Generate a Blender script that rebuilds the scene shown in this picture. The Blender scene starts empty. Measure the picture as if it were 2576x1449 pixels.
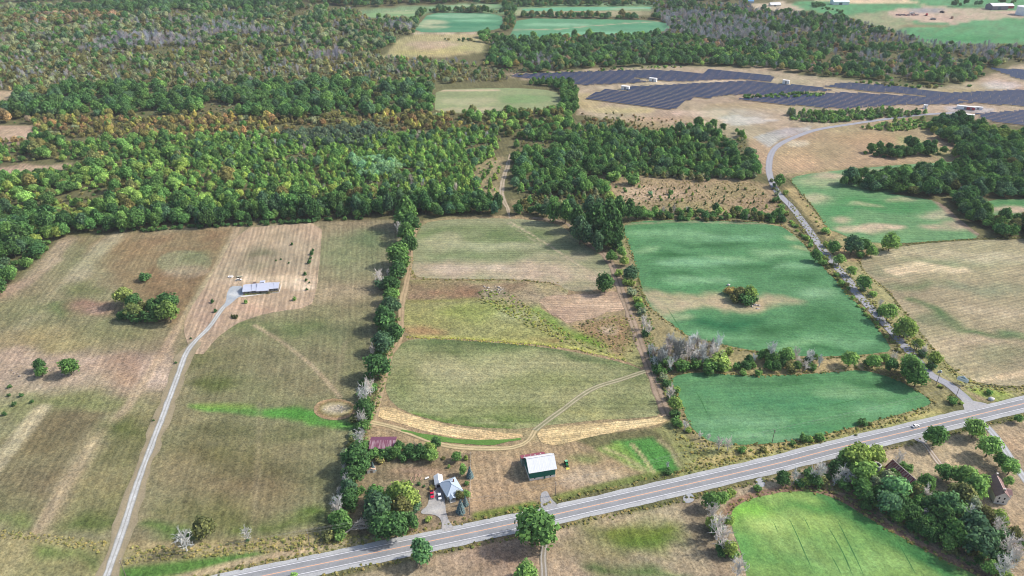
import bpy, bmesh, math, random, colorsys
import numpy as np
from mathutils import Vector, Matrix
from mathutils.geometry import delaunay_2d_cdt

# ---------------------------------------------------------------- camera, sky, sun, exposure
S = bpy.context.scene
C = S.collection
FPX, CX, CY, PITCH, CAMH = 1845.0, 1288.0, 724.5, math.radians(29.3), 280.0
cam_d = bpy.data.cameras.new('camera'); cam = bpy.data.objects.new('camera', cam_d); C.objects.link(cam)
cam.location = (0, 0, CAMH); cam.rotation_euler = (math.pi/2 - PITCH, 0, 0)
cam_d.sensor_width = 36; cam_d.lens = 36*FPX/2576; cam_d.clip_start = 1; cam_d.clip_end = 40000
S.camera = cam
SUN_EL, SUN_AZ = math.radians(41), math.radians(79)
w = bpy.data.worlds.new('World'); S.world = w; w.use_nodes = True
sky = w.node_tree.nodes.new('ShaderNodeTexSky'); sky.sky_type = 'NISHITA'; sky.sun_disc = False
sky.sun_elevation = SUN_EL; sky.sun_rotation = SUN_AZ; sky.air_density = 1.0; sky.dust_density = 2.5; sky.ozone_density = 1.0
bg = w.node_tree.nodes['Background']; bg.inputs['Strength'].default_value = 0.145
w.node_tree.links.new(sky.outputs[0], bg.inputs[0])
sl = bpy.data.lights.new('sun', 'SUN'); sl.energy = 3.35; sl.angle = math.radians(2.5); sl.color = (1.0, .95, .87)
so = bpy.data.objects.new('sun', sl); C.objects.link(so)
sd = Vector((math.cos(SUN_EL)*math.sin(SUN_AZ), math.cos(SUN_EL)*math.cos(SUN_AZ), math.sin(SUN_EL)))
so.rotation_euler = sd.to_track_quat('Z', 'Y').to_euler(); so.location = sd*500
vs = S.view_settings; S.display_settings.display_device = 'sRGB'
vs.view_transform = 'Standard'; vs.look = 'None'; vs.gamma = 1; vs.exposure = 0.3
S.cycles.max_bounces = 5; S.cycles.diffuse_bounces = 2; S.cycles.glossy_bounces = 2; S.cycles.transmission_bounces = 2
S.cycles.transparent_max_bounces = 4; S.cycles.use_denoising = True; S.cycles.filter_width = 1.05

# ---------------------------------------------------------------- helpers
rng = np.random.default_rng(7); random.seed(7)
SP, CP = math.sin(PITCH), math.cos(PITCH)
def G(x, y, z=0.0):
    """survey point: where the sight line through photo point (x, y) meets height z"""
    dx = (x-CX)/FPX; dy = (CY-y)/FPX; t = (CAMH-z)/(SP-dy*CP)
    return Vector((t*dx, t*(CP+dy*SP), z))
def G2(p): v = G(*p); return (v.x, v.y)
def GA(pts): return np.array([G2(p) for p in pts])
def toV(X, Y, Z=0.0):
    d = Y*CP+(CAMH-Z)*SP; u = Y*SP-(CAMH-Z)*CP
    return CX+FPX*X/d, CY-FPX*u/d
def pxm(x, y, z=0.0):
    g = G(x, y, z); return FPX/(g.y*CP+(CAMH-z)*SP)
def lin(h, k=1.0):
    h = h.lstrip('#'); c = [int(h[i:i+2], 16)/255 for i in (0, 2, 4)]
    return [(v/12.92 if v <= .04045 else ((v+.055)/1.055)**2.4)*k for v in c]
T = lambda c, r, u, v: (644*c+u/4, 362.25*r+v/4)
def _h(i, j, s):
    n = (i.astype(np.int64)*374761393+j.astype(np.int64)*668265263+s*974711) & 0x7fffffff
    n = ((n ^ (n >> 13))*1274126177) & 0x7fffffff
    return ((n ^ (n >> 16)) & 0xffff)/65535.0
def vnoise(x, y, s=0):
    i = np.floor(x); j = np.floor(y); fx = x-i; fy = y-j; fx = fx*fx*(3-2*fx); fy = fy*fy*(3-2*fy)
    a = _h(i, j, s); b = _h(i+1, j, s); c = _h(i, j+1, s); d = _h(i+1, j+1, s)
    return (a*(1-fx)+b*fx)*(1-fy)+(c*(1-fx)+d*fx)*fy
def fbm(x, y, scale, s=0, o=3):
    t = 0; a = .5; n = 0
    for k in range(o):
        t = t+a*vnoise(x/scale, y/scale, s+k*17); n += a; a *= .5; scale *= .5
    return t/n*2-1
def inside(poly, x, y):
    r = np.zeros(len(x), bool); n = len(poly)
    for i in range(n):
        x0, y0 = poly[i]; x1, y1 = poly[(i+1) % n]
        if y0 == y1: continue
        c = (y0 > y) != (y1 > y)
        r ^= c & (x < (x1-x0)*(y-y0)/(y1-y0)+x0)
    return r
def linedist(pts, x, y, closed=False):
    d = np.full(len(x), 1e9); n = len(pts)
    for i in range(n if closed else n-1):
        a = pts[i]; b = pts[(i+1) % n]; e = b-a; L = e@e+1e-9
        t = np.clip(((x-a[0])*e[0]+(y-a[1])*e[1])/L, 0, 1)
        d = np.minimum(d, (x-a[0]-t*e[0])**2+(y-a[1]-t*e[1])**2)
    return np.sqrt(d)
def ell(cx, cy, rx, ry, n=20):
    return [(cx+rx*math.cos(2*math.pi*k/n), cy+ry*math.sin(2*math.pi*k/n)) for k in range(n)]
def soil(h):
    c = np.array(lin(h)); l = c@np.array([.3, .59, .11]); g = max(0.0, min(1.0, (c[1]/max(c[0], 1e-4)-1.0)/.35)); c = l+(c-l)*(.74+.2*g); c = c*np.array([.97, 1.0, .97])
    return c*(.98-.12*g)
def paint(x, y, base, strokes, seed=0, var=.16):
    """base colour of the ground at points x, y (metres): soil, dry grass and crop colours, mapped field by field"""
    col = np.tile(soil(base), (len(x), 1))
    wx = x+fbm(x, y, 26, seed+3)*7; wy = y+fbm(x, y, 26, seed+9)*10
    for s in strokes:
        kind, pts, feather, hexc, al = s[:5]; P = GA(pts)
        m = feather*2.2+(s[5] if kind == 'line' else 0)+12
        k = np.where((x > P[:, 0].min()-m) & (x < P[:, 0].max()+m) & (y > P[:, 1].min()-m) & (y < P[:, 1].max()+m))[0]
        if not len(k): continue
        soft = feather > 3
        X = wx[k] if soft else x[k]; Y = wy[k] if soft else y[k]
        if kind == 'poly':
            d = linedist(P, X, Y, True); d = np.where(inside(P, X, Y), -d, d)
        else:
            d = linedist(P, X, Y)-s[5]/2
        a = np.clip(.5-d/(2*feather), 0, 1); a = a*a*(3-2*a)*al
        if soft: a = np.clip(a*(1+.55*fbm(X, Y, 14, seed+31)), 0, 1)
        col[k] = col[k]*(1-a[:, None])+soil(hexc)*a[:, None]
    n1 = fbm(x, y, 45, seed+1); n2 = fbm(x, y, 9, seed+2); n3 = fbm(x, y, 70, seed+5)
    col *= (1+var*.7*n1+var*.8*n2)[:, None]
    col[:, 0] *= 1+var*.5*n3; col[:, 1] *= 1-var*.12*n3; col[:, 2] *= 1+var*.35*n3
    return np.clip(col, .004, .95)

def mesh_np(name, V, F, mats=(), fmat=None, smooth=False):
    me = bpy.data.meshes.new(name); V = np.asarray(V, np.float32); F = np.asarray(F, np.int32); k = F.shape[1]
    me.vertices.add(len(V)); me.vertices.foreach_set('co', V.ravel())
    me.loops.add(F.size); me.loops.foreach_set('vertex_index', F.ravel())
    me.polygons.add(len(F)); me.polygons.foreach_set('loop_start', np.arange(0, F.size, k, dtype=np.int32))
    me.polygons.foreach_set('loop_total', np.full(len(F), k, np.int32))
    for m in mats: me.materials.append(m)
    if fmat is not None: me.polygons.foreach_set('material_index', np.asarray(fmat, np.int32))
    me.update(calc_edges=True)
    if smooth: me.shade_smooth()
    return me
def colattr(me, col, name='col'):
    a = me.attributes.new(name, 'FLOAT_COLOR', 'POINT'); c = np.ones((len(col), 4), np.float32); c[:, :3] = col
    a.data.foreach_set('color', c.ravel())
def tag(o, label=None, cat=None, group=None, kind=None):
    for k, v in (('label', label), ('category', cat), ('group', group), ('kind', kind)):
        if v: o[k] = v
    return o
def obj(name, me, parent=None, loc=None):
    o = bpy.data.objects.new(name, me); C.objects.link(o)
    if parent: o.parent = parent
    if loc is not None: o.location = loc
    return o
def empty(name, loc=(0, 0, 0), rz=0):
    o = bpy.data.objects.new(name, None); C.objects.link(o); o.location = loc; o.rotation_euler = (0, 0, rz); o.empty_display_size = 1
    return o

# ---------------------------------------------------------------- materials
def newmat(name):
    m = bpy.data.materials.new(name); m.use_nodes = True; nt = m.node_tree
    b = nt.nodes['Principled BSDF']; b.inputs['Roughness'].default_value = .9; b.inputs['Specular IOR Level'].default_value = .15
    return m, nt, b
def N(nt, t, **kw):
    n = nt.nodes.new(t)
    for k, v in kw.items():
        if k in n.inputs: n.inputs[k].default_value = v
        else: setattr(n, k, v)
    return n
def noise_fac(nt, scale, detail, lo, hi, coord, rough=.6):
    n = N(nt, 'ShaderNodeTexNoise', Scale=scale, Detail=detail, Roughness=rough); nt.links.new(coord, n.inputs['Vector'])
    r = N(nt, 'ShaderNodeMapRange'); r.inputs[1].default_value = .28; r.inputs[2].default_value = .72
    r.inputs[3].default_value = lo; r.inputs[4].default_value = hi; nt.links.new(n.outputs[0], r.inputs[0]); return r.outputs[0]
def mul(nt, a, b):
    m = N(nt, 'ShaderNodeMath', operation='MULTIPLY')
    for i, v in enumerate((a, b)):
        if isinstance(v, (int, float)): m.inputs[i].default_value = v
        else: nt.links.new(v, m.inputs[i])
    return m.outputs[0]
def colmul(nt, col, fac):
    m = N(nt, 'ShaderNodeVectorMath', operation='SCALE'); nt.links.new(col, m.inputs[0]); nt.links.new(fac, m.inputs['Scale']); return m.outputs[0]
def mat_ground(name, grain=.28, stripe=None, fine=1.0):
    """colour attribute x grain; stripe = (angle, period m, amount, waviness)"""
    m, nt, b = newmat(name); L = nt.links
    a = N(nt, 'ShaderNodeAttribute', attribute_name='col'); tw = N(nt, 'ShaderNodeTexCoord').outputs['Object']
    mr = N(nt, 'ShaderNodeMapping'); mr.inputs['Rotation'].default_value = (.5, .35, .7); mr.inputs['Location'].default_value = (31.7, 12.3, 57.1); L.new(tw, mr.inputs[0]); tc = mr.outputs[0]
    f = mul(nt, noise_fac(nt, .8*fine, 4, 1-grain*2.1, 1+grain*2.1, tc, .8), noise_fac(nt, .11*fine, 3, 1-grain*.45, 1+grain*.45, tc))
    f = mul(nt, f, noise_fac(nt, .3*fine, 2, 1-grain*.7, 1+grain*.7, tc, .6))
    col = a.outputs['Color']
    # patches of drier and greener growth
    hu = N(nt, 'ShaderNodeMix', data_type='RGBA', blend_type='MULTIPLY'); hu.inputs[7].default_value = (1.07, .985, .88, 1)
    L.new(noise_fac(nt, .3*fine, 3, 0, 1, tc), hu.inputs[0]); L.new(col, hu.inputs[6]); col = hu.outputs[2]
    if stripe:
        ang, per, amt, wav = stripe
        mp = N(nt, 'ShaderNodeMapping'); mp.inputs['Rotation'].default_value = (0, 0, -ang); L.new(tw, mp.inputs[0])
        ms = N(nt, 'ShaderNodeMapping'); ms.inputs['Scale'].default_value = (.035, .42, 1); ms.inputs['Location'].default_value = (3.3, 7.7, .37); L.new(mp.outputs[0], ms.inputs[0])
        f = mul(nt, f, noise_fac(nt, 1.0*fine, 4, 1-amt*1.9-.04, 1+amt*1.9+.04, ms.outputs[0], .65))
        wv = N(nt, 'ShaderNodeTexWave', wave_type='BANDS', bands_direction='Y'); wv.inputs['Scale'].default_value = .314/per
        wv.inputs['Distortion'].default_value = wav; wv.inputs['Detail'].default_value = 2; wv.inputs['Detail Scale'].default_value = .02*per
        L.new(mp.outputs[0], wv.inputs[0])
        r = N(nt, 'ShaderNodeMapRange'); r.inputs[3].default_value = 1-amt; r.inputs[4].default_value = 1+amt; L.new(wv.outputs['Fac'], r.inputs[0])
        f = mul(nt, f, r.outputs[0])
    L.new(colmul(nt, col, f), b.inputs['Base Color'])
    bp = N(nt, 'ShaderNodeBump'); bp.inputs['Strength'].default_value = .5; bp.inputs['Distance'].default_value = .5
    n2 = N(nt, 'ShaderNodeTexNoise', Scale=.9*fine, Detail=4.0, Roughness=.7); L.new(tc, n2.inputs['Vector']); L.new(n2.outputs[0], bp.inputs['Height'])
    L.new(bp.outputs[0], b.inputs['Normal']); b.inputs['Roughness'].default_value = .95; b.inputs['Specular IOR Level'].default_value = .05
    return m
def mat_plain(name, hexc, rough=.8, spec=.2, metal=0, var=.1, scale=1.5, k=1.0):
    m, nt, b = newmat(name); tc = N(nt, 'ShaderNodeTexCoord').outputs['Object']
    rgb = N(nt, 'ShaderNodeRGB'); rgb.outputs[0].default_value = (*lin(hexc, k), 1)
    nt.links.new(colmul(nt, rgb.outputs[0], noise_fac(nt, scale, 4, 1-var, 1+var, tc)), b.inputs['Base Color'])
    b.inputs['Roughness'].default_value = rough; b.inputs['Specular IOR Level'].default_value = spec; b.inputs['Metallic'].default_value = metal
    return m
def mat_ribbed(name, hexc, period, axis='X', amt=.12, rough=.45, k=1.0, stain=None):
    """sheet-metal or board cladding: fine ribs along one object axis, streaks of wear"""
    m, nt, b = newmat(name); L = nt.links; tc = N(nt, 'ShaderNodeTexCoord').outputs['Object']
    rgb = N(nt, 'ShaderNodeRGB'); rgb.outputs[0].default_value = (*lin(hexc, k), 1); col = rgb.outputs[0]
    wv = N(nt, 'ShaderNodeTexWave', wave_type='BANDS', bands_direction=axis); wv.inputs['Scale'].default_value = .314/period; L.new(tc, wv.inputs[0])
    if stain:
        st = N(nt, 'ShaderNodeMix', data_type='RGBA'); st.inputs[7].default_value = (*lin(stain[0]), 1)
        mp = N(nt, 'ShaderNodeMapping'); mp.inputs['Scale'].default_value = (1.6, .18, .18) if axis == 'X' else (.18, 1.6, .18); L.new(tc, mp.inputs[0])
        L.new(noise_fac(nt, 1.0, 3, stain[1], stain[2], mp.outputs[0]), st.inputs[0]); L.new(col, st.inputs[6]); col = st.outputs[2]
    f = mul(nt, noise_fac(nt, .8, 4, 1-amt, 1+amt, tc), 1.0)
    L.new(colmul(nt, col, f), b.inputs['Base Color'])
    bp = N(nt, 'ShaderNodeBump'); bp.inputs['Strength'].default_value = .4; bp.inputs['Distance'].default_value = .05
    L.new(wv.outputs['Fac'], bp.inputs['Height']); L.new(bp.outputs[0], b.inputs['Normal'])
    b.inputs['Roughness'].default_value = rough; b.inputs['Specular IOR Level'].default_value = .25
    return m
def mat_leaf(name, inst):
    m = bpy.data.materials.new(name); m.use_nodes = True; nt = m.node_tree; L = nt.links; nt.nodes.remove(nt.nodes['Principled BSDF'])
    if inst: t = N(nt, 'ShaderNodeAttribute', attribute_type='INSTANCER', attribute_name='tint').outputs['Color']
    else: t = N(nt, 'ShaderNodeObjectInfo').outputs['Color']
    lv = N(nt, 'ShaderNodeAttribute', attribute_name='lv').outputs['Fac']
    hs = N(nt, 'ShaderNodeMix', data_type='RGBA', blend_type='MULTIPLY'); hs.inputs[7].default_value = (1.22, 1.08, .68, 1)
    pw = N(nt, 'ShaderNodeMath', operation='MULTIPLY_ADD'); pw.inputs[1].default_value = 1.1; pw.inputs[2].default_value = -.75; pw.use_clamp = True
    L.new(lv, pw.inputs[0]); L.new(pw.outputs[0], hs.inputs[0]); L.new(t, hs.inputs[6])
    hv = N(nt, 'ShaderNodeHueSaturation', Saturation=.88, Value=1.4); L.new(hs.outputs[2], hv.inputs['Color'])
    c = colmul(nt, hv.outputs[0], lv)
    d = N(nt, 'ShaderNodeBsdfDiffuse'); L.new(c, d.inputs[0])
    tr = N(nt, 'ShaderNodeBsdfTranslucent'); L.new(c, tr.inputs[0])
    mx = N(nt, 'ShaderNodeMixShader'); mx.inputs[0].default_value = .3; L.new(d.outputs[0], mx.inputs[1]); L.new(tr.outputs[0], mx.inputs[2])
    L.new(mx.outputs[0], nt.nodes['Material Output'].inputs[0]); return m
def mat_bark(name, inst):
    m, nt, b = newmat(name); L = nt.links
    if inst: t = N(nt, 'ShaderNodeAttribute', attribute_type='INSTANCER', attribute_name='tint').outputs['Color']
    else: t = N(nt, 'ShaderNodeObjectInfo').outputs['Color']
    tc = N(nt, 'ShaderNodeTexCoord').outputs['Object']
    L.new(colmul(nt, t, noise_fac(nt, 9, 3, .75, 1.2, tc)), b.inputs['Base Color']); return m
LEAF_O, LEAF_I = mat_leaf('foliage', False), mat_leaf('foliage_far', True)
BARE_O, BARE_I = mat_bark('grey_bark', False), mat_bark('grey_bark_far', True)
BARK = mat_plain('trunk_bark', '#6b5f50', var=.25, scale=6)

# ---------------------------------------------------------------- land
def fan_sheet(name, strokes, base, z):
    ys = [150.0]
    while ys[-1] < 2600: ys.append(ys[-1]+ys[-1]**2*1.05e-5+.35)
    ys = np.array(ys); nx = 560; s = np.linspace(-1.0, 1.0, nx)
    Y, U = np.meshgrid(ys, s, indexing='ij'); X = U*(Y*.76+190)
    x = X.ravel(); y = Y.ravel(); V = np.stack([x, y, np.full(len(x), z)], 1)
    i = np.arange(len(ys)-1)[:, None]*nx+np.arange(nx-1)[None, :]; i = i.ravel()
    F = np.stack([i, i+1, i+nx+1, i+nx], 1)
    me = mesh_np(name, V, F, [mat_ground('meadow_ground', .3, (ang((347.5, 1211.8), (447.5, 944.5)), 4.2, .075, 1.6))]); colattr(me, paint(x, y, base, strokes, 1, .2))
    return tag(obj(name, me), kind='structure')
def smooth_closed(P, it=2):
    for _ in range(it):
        Q = np.roll(P, -1, 0); P = np.stack([P*.75+Q*.25, P*.25+Q*.75], 1).reshape(-1, 2)
    return P
def sheet(name, ptsV, base, strokes=(), z=.08, grain=.25, stripe=None, label=None, res=.0034, jit=.7, var=.14, seed=None, smooth=1, fine=1.0, cat='field'):
    P = smooth_closed(GA(ptsV), smooth); seed = seed or (int(abs(ptsV[0][0]*7+ptsV[0][1]*3)) % 900)
    B = []
    for i in range(len(P)):
        a, b = P[i], P[(i+1) % len(P)]; d = np.linalg.norm(b-a); s = max(1.0, a[1]*.0045); n = max(1, int(d/s))
        for k in range(n): B.append(a+(b-a)*k/n)
    B = np.array(B)
    B = B+np.stack([fbm(B[:, 0], B[:, 1], 7, seed), fbm(B[:, 0], B[:, 1], 7, seed+5)], 1)*jit*np.clip(B[:, 1:2]/600, .6, 2.5)
    pts = [B]; y = B[:, 1].min()
    while y < B[:, 1].max():
        s = y*res; xs = np.arange(B[:, 0].min(), B[:, 0].max(), s); r = rng.random((len(xs), 2))
        q = np.stack([xs+(r[:, 0]-.5)*s*.8, y+(r[:, 1]-.5)*s*1.1], 1); q = q[inside(B, q[:, 0], q[:, 1])]
        if len(q): q = q[linedist(B, q[:, 0], q[:, 1], True) > s*.35]
        if len(q): pts.append(q)
        y += s*1.5
    A = np.concatenate(pts); nb = len(B); A0 = A.mean(0)
    r = delaunay_2d_cdt([Vector(p) for p in (A-A0)], [], [list(range(nb))], 1, 1e-4)
    V = np.array([(v.x, v.y) for v in r[0]])+A0; F = np.array([f for f in r[2] if len(f) == 3])
    me = mesh_np(name, np.c_[V, np.full(len(V), z)], F, [mat_ground(name+'_cover', grain, stripe, fine)])
    colattr(me, paint(V[:, 0], V[:, 1], base, strokes, seed, var))
    o = tag(obj(name, me), label, cat, kind='structure')
    if me.polygons and me.polygons[0].normal.z < 0: me.flip_normals()
    return o
def ang(a, b):
    A, B = G(*a), G(*b); return math.atan2(B.y-A.y, B.x-A.x)
def catmull(P, step=6.0):
    P = [np.array(p) for p in P]; P = [2*P[0]-P[1]]+P+[2*P[-1]-P[-2]]; out = []
    for i in range(1, len(P)-2):
        n = max(2, int(np.linalg.norm(P[i+1]-P[i])/step))
        for k in range(n):
            t = k/n; a, b, c, d = P[i-1], P[i], P[i+1], P[i+2]
            out.append(.5*(2*b+(c-a)*t+(2*a-5*b+4*c-d)*t*t+(3*b-a-3*c+d)*t**3))
    out.append(P[-2]); return np.array(out)
def ribbon(name, ptsV, a, b, z, mat, parent=None, rough=0.0, step=6.0, cross=1, taper=0.0):
    """strip between offsets a and b (m) of a smooth centre line"""
    P = catmull([G2(p) for p in ptsV], step); t = np.gradient(P, axis=0); t /= np.linalg.norm(t, axis=1)[:, None]; n = np.stack([-t[:, 1], t[:, 0]], 1)
    s = np.r_[0, np.cumsum(np.linalg.norm(np.diff(P, axis=0), axis=1))]; rows = []; uv = []
    for k in range(cross+1):
        o = (a+(b-a)*k/cross)*(np.clip(np.minimum(s, s[-1]-s)/taper, .06, 1)**.6 if taper else 1.0); j = 0
        if rough and k in (0, cross): j = (fbm(s, s*0+k*50, 9, 4)*rough+fbm(s, s*0+k*50, 2.5, 8)*rough*.5)
        oj = np.broadcast_to(o+j, (len(P),)); rows.append(P+n*oj[:, None]); uv.append(np.stack([np.full(len(s), -1+2*k/cross), s], 1))
    V = np.concatenate(rows); UV = np.concatenate(uv); m = len(P); F = []
    for k in range(cross):
        i = np.arange(m-1)+k*m; F.append(np.stack([i, i+1, i+1+m, i+m], 1))
    F = np.concatenate(F); me = mesh_np(name, np.c_[V, np.full(len(V), z)], F, [mat])
    if me.polygons[0].normal.z < 0: me.flip_normals()
    a_ = me.attributes.new('uvw', 'FLOAT_VECTOR', 'POINT'); a_.data.foreach_set('vector', np.c_[UV, np.zeros(len(UV))].astype(np.float32).ravel())
    o = obj(name, me, parent)
    if not parent: o['kind'] = 'structure'
    return o
def mat_track(name, hexes, ruts=.45, grain=.2, sharp=6.0):
    """worn track: two wheel ruts either side of a crown, from the distance across the strip"""
    m, nt, b = newmat(name); L = nt.links; tc = N(nt, 'ShaderNodeTexCoord').outputs['Object']
    at = N(nt, 'ShaderNodeAttribute', attribute_name='uvw'); sx = N(nt, 'ShaderNodeSeparateXYZ'); L.new(at.outputs['Vector'], sx.inputs[0])
    ab = N(nt, 'ShaderNodeMath', operation='ABSOLUTE'); L.new(sx.outputs[0], ab.inputs[0])
    su = N(nt, 'ShaderNodeMath', operation='SUBTRACT'); L.new(ab.outputs[0], su.inputs[0]); su.inputs[1].default_value = ruts
    a2 = N(nt, 'ShaderNodeMath', operation='ABSOLUTE'); L.new(su.outputs[0], a2.inputs[0])
    ml = N(nt, 'ShaderNodeMath', operation='MULTIPLY_ADD'); ml.inputs[1].default_value = -sharp; ml.inputs[2].default_value = 1.6; ml.use_clamp = True; L.new(a2.outputs[0], ml.inputs[0])
    mx = N(nt, 'ShaderNodeMix', data_type='RGBA'); mx.inputs[6].default_value = (*soil(hexes[1]), 1); mx.inputs[7].default_value = (*soil(hexes[0]), 1)
    L.new(mul(nt, ml.outputs[0], noise_fac(nt, .25, 3, .6, 1.1, tc)), mx.inputs[0])
    f = mul(nt, noise_fac(nt, .12, 3, 1-grain*.6, 1+grain*.6, tc), noise_fac(nt, 1.2, 4, 1-grain, 1+grain, tc, .75))
    L.new(colmul(nt, mx.outputs[2], f), b.inputs['Base Color']); b.inputs['Specular IOR Level'].default_value = .05
    return m
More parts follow.
